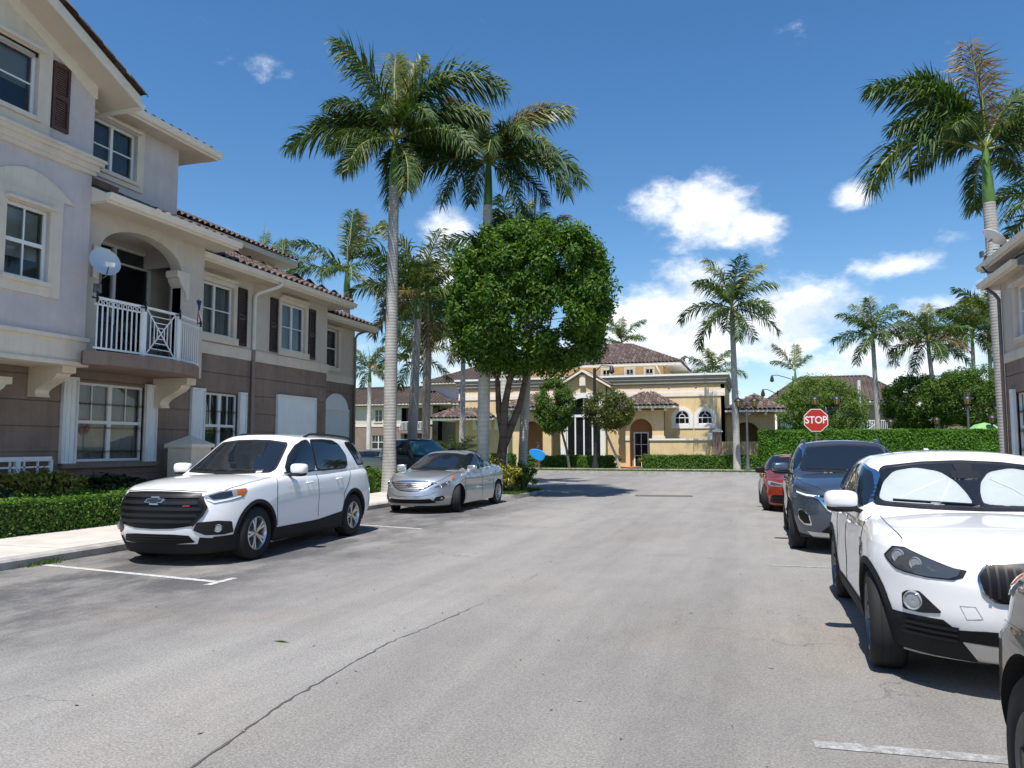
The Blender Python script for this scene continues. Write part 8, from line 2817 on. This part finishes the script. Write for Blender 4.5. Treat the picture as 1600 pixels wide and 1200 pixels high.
def silver_sedan():
    c = Car('sedan', 'silver sedan parked by the island with its front wheels turned', 'car', (-8.05, 19.42), -math.pi / 2 - R(.6), 'cars parked along the kerbs')
    c.resize(1.03)
    W = .918
    zc = cur([(-2.4, 1.04), (-1.8, 1.085), (-.8, 1.01), (.3, .965), (.95, .985), (1.5, .955), (2.0, .86), (2.3, .77), (2.4, .73)])
    drop = cur([(-2.4, .04), (.5, .02), (1.0, .03), (1.8, .05), (2.3, .06)])
    zb = cur([(-2.4, .30), (-1.5, .20), (1.3, .185), (2.0, .18), (2.4, .20)])
    wp = cur([(0, .955), (.12, .98), (.35, 1.0), (.58, .985), (.72, .99), (.88, .965), (1, .915)])
    wl = cur([(-2.4, .94), (-1.4, 1.0), (0, .985), (1.3, 1.0), (2.2, .96)])
    fl = lambda x, t: -.022 * math.exp(-((t - .55 - .06 * x) / .10) ** 2) * max(0, 1 - (x / 1.5) ** 2) + .012 * (math.exp(-((x - 1.4) / .4) ** 2) + math.exp(-((x + 1.4) / .4) ** 2)) * math.exp(-((t - .5) / .3) ** 2)
    low = shell(cur([(0, 2.30), (.12, 2.36), (.3, 2.385), (.55, 2.36), (.8, 2.28), (.92, 2.20), (1, 2.12)]), cur([(0, -2.28), (.2, -2.40), (.6, -2.43), (1, -2.34)]), lambda x, t: W * wp(t) * wl(x), zb, zc, drop, 2.35, 2.7, 1.08, .8, 2.4, 16, .86, .05, flare=fl)
    zr = cur([(-2.1, 1.14), (-1.7, 1.25), (-1.0, 1.415), (-.4, 1.47), (.1, 1.455), (.4, 1.41), (1.2, 1.2)])
    cab = shell(cur([(0, 1.30), (.15, 1.10), (.5, .66), (.85, .22), (1, .08)]), cur([(0, -2.16), (.3, -1.88), (.7, -1.40), (1, -1.0)]), lambda x, t: cur([(0, .85), (.3, .81), (.6, .74), (.85, .655), (1, .59)])(t) * cur([(-2.1, .86), (-1.2, .95), (-.4, 1.0), (.6, .985), (1.3, .95)])(x), lambda x: .91, zr, cur([(-2.1, .05), (1.2, .04)]), 3.8, 2.5, .52, .8, 2.5, 14, .86, .06)
    c.add_shell(low); c.add_shell(cab); c.finish_shells()
    Rw, rw = .33, .362
    wh = [(1.40, W, Rw), (1.40, -W, Rw), (-1.40, W, Rw), (-1.40, -W, Rw)]
    c.body(low, wh, rw, 'paint_silver'); c.shell_part(cab, 'paint_silver', 'roof')
    for (x, y, z) in wh: c.wheel(x, math.copysign(W - .006, y), Rw, .215, .215, 'ten', steer=22 if x > 0 else 0)
    c.pane_patch('windscreen', [(-.67, 1.025), (-.535, 1.33), (-.3, 1.37), (0, 1.382), (.3, 1.37), (.535, 1.33), (.67, 1.025), (.35, 1.01), (0, 1.006), (-.35, 1.01)], 'F', sm=.12)
    c.pane_patch('front_side_window', [(.78, 1.01), (.48, 1.18), (.18, 1.325), (-.02, 1.37), (-.20, 1.385), (-.18, 1.01)], 'L', both=True, sm=.2, fmat='chrome', frame=.016)
    c.pane_patch('rear_side_window', [(-.24, 1.012), (-.26, 1.387), (-.6, 1.37), (-.95, 1.31), (-1.28, 1.20), (-1.40, 1.12), (-1.2, 1.055)], 'L', both=True, sm=.2, fmat='chrome', frame=.016)
    c.patch('sunroof', [(-.02, -.42), (-.02, .42), (-.55, .42), (-.55, -.42)], 'T', 'car_glass', .004, .08, sm=.1)
    g = c.patch('grille', [(-.55, .70), (-.3, .735), (0, .745), (.3, .735), (.55, .70), (.40, .60), (.20, .535), (0, .525), (-.20, .535), (-.40, .60)], 'F', 'grille_black', .007, .05, sm=.15)
    for z, hw in ((.715, .48), (.675, .48), (.635, .42), (.595, .36), (.557, .26)):
        c.patch('grille_bar', [(-hw, z - .010), (hw, z - .010), (hw, z + .010), (-hw, z + .010)], 'F', 'alloy', .018, .08, parent=g)
    # slanted H in an oval
    h = c._hit(Vector((8, 0, .645)), Vector((-1, 0, 0)))[0]
    ring = MB(); n = 24
    for k in range(n):
        a0, a1 = 2 * math.pi * k / n, 2 * math.pi * (k + 1) / n
        ring.bar((h.x + .028, .085 * math.cos(a0), .645 + .048 * math.sin(a0)), (h.x + .028, .085 * math.cos(a1), .645 + .048 * math.sin(a1)), .014)
    for s in (-1, 1):
        ring.bar((h.x + .028, s * .03 - .012, .61), (h.x + .028, s * .03 + .012, .68), .016)
    ring.bar((h.x + .028, -.03, .64), (h.x + .028, .03, .65), .014)
    ring.build('emblem', 'chrome', g, org=(0, 0, 0))
    c.strip('hood_chrome', [(-.58, .715), (-.3, .755), (0, .765), (.3, .755), (.58, .715)], .02, 'F', 'chrome', .01)
    hl = [(2.22, .47, .60), (2.12, .57, .655), (2.0, .67, .715), (1.82, .76, .785), (1.62, .82, .865), (1.54, .845, .872), (1.56, .862, .82), (1.66, .855, .755), (1.82, .815, .665), (2.0, .715, .61), (2.16, .56, .585)]
    hh = c.patch('headlight', hl, 42, 'lamp_clear', .007, .035, both=True, sm=.15)
    c.patch('lamp_bezel', [(2.16, .54, .612), (2.0, .675, .695), (1.80, .78, .765), (1.74, .815, .74), (1.84, .80, .675), (2.0, .71, .622)], 42, 'lamp_smoke', .010, .03, both=True, sm=.25)
    for m, par in zip((1, -1), hh):
        for (x, y, z, r) in ((1.86, .775, .705, .050), (2.02, .675, .655, .034)):
            h = c._hit(Vector((8 * math.cos(R(42 * m)) + x, m * y + 8 * math.sin(R(42 * m)), z)), Vector((-math.cos(R(42)), -m * math.sin(R(42)), 0)))
            if h[0]:
                mb = MB(); mb.lathe([(0, .015), (r * .5, .018), (r * .8, .014), (r, .02), (r * 1.08, .010)], 20, (0, 0, 0), 'X')
                place('projector', mb.mesh('projector', 'chrome', sharp=40), par, tuple(h[0]), (0, 0, R(42 * m)))
    c.patch('turn_signal', [(1.66, .835, .845), (1.55, .852, .865), (1.57, .865, .825), (1.66, .857, .765), (1.73, .84, .775)], 52, 'lamp_amber', .010, .03, both=True)
    c.strip('bumper_crease', [(.60, .53), (.48, .47), (.3, .43), (0, .42), (-.3, .43), (-.48, .47), (-.60, .53)], .02, 'F', 'paint_silver', .010)
    c.strip('bumper_lip', [(.70, .235), (.4, .225), (0, .22), (-.4, .225), (-.70, .235)], .03, 'F', 'paint_silver', .016)
    c.patch('lower_intake', [(-.62, .27), (-.50, .36), (-.3, .345), (.3, .345), (.50, .36), (.62, .27), (.4, .255), (-.4, .255)], 'F', 'grille_black', .008, .05, sm=.1)
    c.patch('fog_lamp_bezel', [(2.24, .60, .30), (2.2, .64, .395), (2.05, .77, .43), (2.0, .80, .37), (2.06, .77, .31)], 42, 'black_trim', .007, .04, both=True, sm=.2, label=None)
    c.patch('fog_lamp', [(2.12, .72, .345), (2.09, .74, .385), (2.06, .765, .385), (2.06, .765, .345)], 42, 'lamp_clear', .012, .03, both=True, sm=.3)
    c.strip('hood_seam', [(1.05, .80), (1.5, .77), (1.9, .66), (2.15, .50)], .007, 'T', both=True)
    c.strip('hood_crease', [(1.1, .55), (1.6, .50), (2.0, .38), (2.15, .28)], .012, 'T', 'paint_silver', .004, True)
    c.strip('door_seam', [(.98, .965), (1.02, .7), (.98, .26)], .008, 'L', both=True); c.strip('door_seam', [(-.21, .985), (-.2, .26)], .008, 'L', both=True); c.strip('door_seam', [(-1.35, 1.05), (-1.05, .75), (-.98, .45)], .008, 'L', both=True)
    c.handle(.0, .835, 'chrome'); c.handle(-.95, .865, 'chrome')
    c.mirrors(.76, .845, 1.02, 'paint_silver', 1.0, 'paint_silver')
    c.patch('sticker', [(.15, 1.32), (.21, 1.32), (.21, 1.355), (.15, 1.355)], 'F', 'sticker_green', .009, .03)
    return c


def corner_suv():
    """near right: only its front corner and wheel arch reach into the picture"""
    c = Car('pickup', 'dark charcoal vehicle corner with headlight and wheel arch at the lower right edge', 'car', (1.935, 1.98), math.pi / 2, 'cars parked along the kerbs')
    W = .99
    zc = cur([(-2.6, 1.25), (-1, 1.22), (.4, 1.18), (1.0, 1.18), (1.6, 1.165), (2.1, 1.125), (2.3, 1.09), (2.45, 1.02)])
    drop = cur([(-2.6, .02), (.6, .02), (1.2, .03), (2.0, .05), (2.4, .05)])
    zb = cur([(-2.6, .42), (-1, .32), (1.2, .32), (2.45, .34)])
    wp = cur([(0, .96), (.12, .985), (.3, 1.0), (.55, .995), (.66, .99), (.74, .955), (.9, .94), (1, .92)])
    low = shell(cur([(0, 2.36), (.2, 2.43), (.5, 2.45), (.8, 2.43), (1, 2.36)]), cur([(0, -2.5), (.5, -2.6), (1, -2.55)]), lambda x, t: W * wp(t) * (1 - .02 * max(0, (x - 1.5))), zb, zc, drop, 3.0, 3.4, .80, .7, 2.6, 18, .90, .05)
    zr = cur([(-2.4, 1.70), (-1.2, 1.82), (-.3, 1.83), (.2, 1.79), (1, 1.6)])
    cab = shell(cur([(0, 1.1), (.5, .66), (1, .15)]), cur([(0, -2.5), (1, -2.3)]), lambda x, t: .92 - .2 * t, lambda x: 1.12, zr, lambda x: .05, 3.0, 3.2, .6, .7, 2.6, 12, .88, .05)
    c.add_shell(low); c.add_shell(cab); c.finish_shells()
    Rw, rw = .39, .45
    wh = [(1.50, W, Rw), (1.50, -W, Rw), (-1.5, W, Rw), (-1.5, -W, Rw)]
    c.body(low, wh, rw, 'paint_charcoal'); c.shell_part(cab, 'paint_charcoal', 'roof')
    for (x, y, z) in wh: c.wheel(x, math.copysign(W - .02, y), Rw, .24, .26, 'five', alloy='alloy_dark')
    c.pane_patch('windscreen', [(-.72, 1.24), (-.62, 1.70), (.62, 1.70), (.72, 1.24)], 'F', sm=.1)
    c.pane_patch('front_side_window', [(.80, 1.26), (.25, 1.68), (-.3, 1.72), (-.3, 1.27)], 'L', both=True, sm=.15); c.pane_patch('rear_side_window', [(-.37, 1.27), (-.37, 1.72), (-1.3, 1.72), (-1.4, 1.29)], 'L', both=True, sm=.15)
    hl = [(2.38, .60, 1.05), (2.30, .78, 1.075), (2.12, .90, 1.09), (1.95, .935, 1.10), (1.86, .945, 1.085), (1.95, .945, 1.0), (2.15, .90, .97), (2.36, .66, .96)]
    c.patch('headlight', hl, 50, 'lamp_clear', .010, .03, both=True, sm=.15)
    c.patch('turn_signal', [(2.10, .905, 1.075), (1.95, .937, 1.085), (1.93, .94, 1.05), (2.08, .915, 1.01)], 58, 'lamp_amber', .014, .03, both=True, sm=.2)
    c.patch('grille', [(-.55, .75), (-.55, 1.06), (.55, 1.06), (.55, .75)], 'F', 'grille_black', .01, .08, sm=.1)
    c.patch('lower_bumper', [(-.85, .36), (-.85, .56), (.85, .56), (.85, .36)], 'F', 'cladding', .01, .08)
    c.strip('fender_seam', [(2.25, .60), (2.12, .82), (2.02, .985)], .008, 'L', both=True); c.strip('body_crease', [(2.2, .88), (1.5, .905), (.6, .90)], .008, 'L', 'paint_charcoal', .004, True)
    c.strip('door_seam', [(.92, 1.2), (.98, .8), (.95, .4)], .008, 'L', both=True)
    c.mirrors(-.35, .94, 1.28, 'paint_charcoal', 1.2)
    return c


def black_pickup():
    c = Car('pickup', 'black crew cab pickup with blue tinted windscreen behind the silver sedan', 'car', (-12.5, 26.85), R(-32), 'cars in the side lot')
    W = .98
    zc = cur([(-2.9, 1.25), (.2, 1.25), (1.0, 1.24), (1.6, 1.23), (2.4, 1.18), (2.75, 1.10)])
    zb = cur([(-2.9, .5), (-1, .38), (1.2, .38), (2.75, .40)])
    low = shell(cur([(0, 2.68), (.3, 2.76), (.8, 2.75), (1, 2.68)]), cur([(0, -2.85), (.5, -2.9), (1, -2.9)]), lambda x, t: W * (1 - .05 * t * t), zb, zc, lambda x: .03, 3.2, 6, .8, .4, 2.6, 12, .92, .04)
    zr = cur([(-1.5, 1.80), (-.6, 1.90), (.2, 1.90), (.6, 1.86), (1.3, 1.7)])
    cab = shell(cur([(0, 1.40), (.5, .98), (1, .52)]), cur([(0, -1.35), (1, -1.2)]), lambda x, t: .91 - .19 * t * t - .02 * t, lambda x: 1.2, zr, lambda x: .04, 3.2, 4, .55, .5, 2.6, 12, .90, .05)
    c.add_shell(low); c.add_shell(cab); c.finish_shells()
    Rw, rw = .40, .46
    wh = [(1.85, W, Rw), (1.85, -W, Rw), (-1.8, W, Rw), (-1.8, -W, Rw)]
    c.body(low, wh, rw, 'paint_black'); c.shell_part(cab, 'paint_black', 'cab')
    for (x, y, z) in wh: c.wheel(x, math.copysign(W - .02, y), Rw, .24, .27, 'five')
    c.pane_patch('windscreen', [(-.74, 1.30), (-.62, 1.79), (0, 1.83), (.62, 1.79), (.74, 1.30), (0, 1.27)], 'F', 'car_pane_blue', sm=.1)
    c.pane_patch('front_side_window', [(1.02, 1.32), (.55, 1.74), (.2, 1.80), (-.02, 1.80), (-.02, 1.32)], 'L', both=True, sm=.15); c.pane_patch('rear_side_window', [(-.10, 1.32), (-.10, 1.80), (-.95, 1.79), (-1.05, 1.34)], 'L', both=True, sm=.15)
    c.patch('grille', [(-.6, .68), (-.6, 1.06), (.6, 1.06), (.6, .68)], 'F', 'chrome', .01, .08, sm=.1); c.patch('grille_mesh', [(-.54, .73), (-.54, 1.01), (.54, 1.01), (.54, .73)], 'F', 'grille_black', .02, .08)
    c.patch('headlight', [(2.6, .66, .80), (2.6, .66, 1.08), (2.35, .92, 1.08), (2.2, .96, 1.0), (2.3, .93, .82)], 40, 'lamp_clear', .01, .05, both=True)
    c.patch('bed_rail_cap', [(-2.8, -.9), (-2.8, .9), (-1.45, .9), (-1.45, -.9)], 'T', 'under_black', .004, .15)
    c.mirrors(.88, .93, 1.42, 'black_trim', 1.4); c.handle(.18, 1.12, 'black_trim'); c.handle(-.75, 1.12, 'black_trim')
    c.strip('door_seam', [(1.02, 1.22), (1.08, .9), (1.05, .45)], .01, 'L', both=True); c.strip('door_seam', [(-.05, 1.25), (-.05, .45)], .01, 'L', both=True)


M_plain('car_pane_blue', (.05, .16, .22), .05, spec=.9)


def grey_sedan():
    c = Car('sedan', 'grey sedan far back in the side lot, seen past the white SUV tail', 'car', (-16.9, 31.6), R(-75), 'cars in the side lot')
    W = .9
    zc = cur([(-2.3, 1.0), (0, .96), (1, .97), (2.2, .78)])
    low = shell(cur([(0, 2.2), (.4, 2.3), (1, 2.2)]), cur([(0, -2.2), (.5, -2.3), (1, -2.25)]), lambda x, t: W * (1 - .07 * t * t), lambda x: .2, zc, lambda x: .04, 2.6, 3, .9, .7, 2.5, 12, .88, .05)
    zr = cur([(-1.9, 1.15), (-.9, 1.42), (-.3, 1.47), (.3, 1.43), (1.2, 1.2)])
    cab = shell(cur([(0, 1.25), (.5, .66), (1, .1)]), cur([(0, -2.0), (.5, -1.6), (1, -1.0)]), lambda x, t: .84 - .25 * t, lambda x: .9, zr, lambda x: .04, 2.8, 2.6, .6, .7, 2.5, 10, .88, .05)
    c.add_shell(low); c.add_shell(cab); c.finish_shells()
    wh = [(1.38, W, .33), (1.38, -W, .33), (-1.38, W, .33), (-1.38, -W, .33)]
    c.body(low, wh, .365, 'paint_grey'); c.shell_part(cab, 'paint_grey', 'roof')
    for (x, y, z) in wh: c.wheel(x, math.copysign(W - .01, y), .33, .21, .21, 'ten')
    c.pane_patch('windscreen', [(-.66, .98), (-.52, 1.33), (0, 1.37), (.52, 1.33), (.66, .98)], 'F'); c.pane_patch('side_window', [(.8, 1.0), (.2, 1.33), (-.3, 1.38), (-.9, 1.32), (-1.3, 1.1), (-1.1, 1.02)], 'L', both=True)
    c.patch('headlight', [(2.2, .5, .66), (2.1, .62, .74), (1.85, .82, .80), (1.9, .8, .68)], 40, 'lamp_clear', .01, .05, both=True); c.patch('grille', [(-.4, .45), (-.45, .66), (.45, .66), (.4, .45)], 'F', 'grille_black', .01, .06)
    c.mirrors(.72, .84, 1.02, 'paint_grey', 1.0)


for f in (white_suv, white_crossover, slate_suv, red_coupe, silver_sedan, corner_suv, black_pickup, grey_sedan):
    f()

# ------------------------------------------------------------------ the walker with the blue board
def walker():
    x, y, z = -14.0, 49.3, .14
    t = thing_at('person', 'person in dark clothes walking along the far pavement carrying a blue board', 'person', (x, y, z))
    J = {'pelvis': (0, 0, .92), 'chest': (0, .02, 1.25), 'neck': (0, .03, 1.46), 'head': (.01, .02, 1.60), 'top': (.015, .02, 1.70),
         'sl': (-.02, -.17, 1.38), 'el': (.02, -.22, 1.10), 'hl': (.12, -.24, .92), 'sr': (.02, .19, 1.38), 'er': (-.04, .24, 1.12), 'hr': (.05, .26, .90),
         'kl': (.12, -.09, .50), 'al': (.06, -.09, .09), 'tl': (.20, -.09, .03), 'kr': (-.02, .10, .50), 'ar': (-.22, .10, .13), 'tr': (-.12, .10, .03), 'pl': (0, -.09, .86), 'pr': (0, .09, .86)}
    E = [('pelvis', 'chest'), ('chest', 'neck'), ('neck', 'head'), ('head', 'top'), ('chest', 'sl'), ('sl', 'el'), ('el', 'hl'), ('chest', 'sr'), ('sr', 'er'), ('er', 'hr'), ('pelvis', 'pl'), ('pl', 'kl'), ('kl', 'al'), ('al', 'tl'), ('pelvis', 'pr'), ('pr', 'kr'), ('kr', 'ar'), ('ar', 'tr')]
    rad = {'pelvis': .15, 'chest': .15, 'neck': .06, 'head': .10, 'top': .07, 'pl': .10, 'pr': .10, 'kl': .065, 'kr': .065, 'al': .045, 'ar': .045, 'tl': .04, 'tr': .04}
    names = list(J)
    me = bpy.data.meshes.new('body')
    me.from_pydata([J[k] for k in names], [(names.index(a), names.index(b)) for a, b in E], [])
    o = bpy.data.objects.new('body', me); col.objects.link(o)
    o.modifiers.new('skin', 'SKIN'); s = o.modifiers.new('sub', 'SUBSURF'); s.levels = 2; s.render_levels = 2
    for i, k in enumerate(names):
        r = rad.get(k, .045)
        me.skin_vertices[0].data[i].radius = (r, r * (.8 if k in ('chest', 'pelvis') else 1))
    me.skin_vertices[0].data[0].use_root = True
    dg = bpy.context.evaluated_depsgraph_get()
    nme = bpy.data.meshes.new_from_object(o.evaluated_get(dg))
    o.modifiers.clear(); o.data = nme
    for m in ('cloth_navy', 'skin'): nme.materials.append(MATS[m])
    for p in nme.polygons:
        p.use_smooth = True
        c = p.center
        p.material_index = 1 if (c.z > 1.46 or c.z < .48 or (abs(c.y) > .2 and c.z < 1.2)) else 0
    o.parent = t; KIDS.setdefault(t.name, []).append(o)
    hm = MB(); hm.lathe([(.0, .13), (.06, .115), (.10, .06), (.112, .0), (.10, -.04), (.0, -.04)], 14, (x - .01, y + .02, z + 1.62)); hm.build('hair', 'hair', t, sharp=60)
    t2 = thing_at('board', 'bright blue rounded board held under the walker arm', 'board', (x + .05, y - .34, z))
    mb = MB()
    cx, cz = x + .02, z + .93
    ux, uz = math.cos(R(-22)), math.sin(R(-22))
    def oval(rr, yy):
        P = []
        for k in range(28):
            a = 2 * math.pi * k / 28
            u = .56 * rr * math.copysign(abs(math.cos(a)) ** .8, math.cos(a)); v = .33 * rr * math.copysign(abs(math.sin(a)) ** .8, math.sin(a)) * (1 + .30 * math.cos(a))
            P.append((cx + ux * u - uz * v, yy, cz + uz * u + ux * v))
        return P
    rings = [oval(.93, y - .375), oval(1.0, y - .35), oval(1.0, y - .31), oval(.93, y - .285)]
    vs = [p for r in rings for p in r]; fs = []
    for i in range(3):
        for k in range(28):
            fs.append((i * 28 + k, i * 28 + (k + 1) % 28, (i + 1) * 28 + (k + 1) % 28, (i + 1) * 28 + k))
    fs += [tuple(range(28)), tuple(range(84, 112))[::-1]]
    mb.add(vs, fs); mb.build('deck', 'board_blue', t2)


walker()
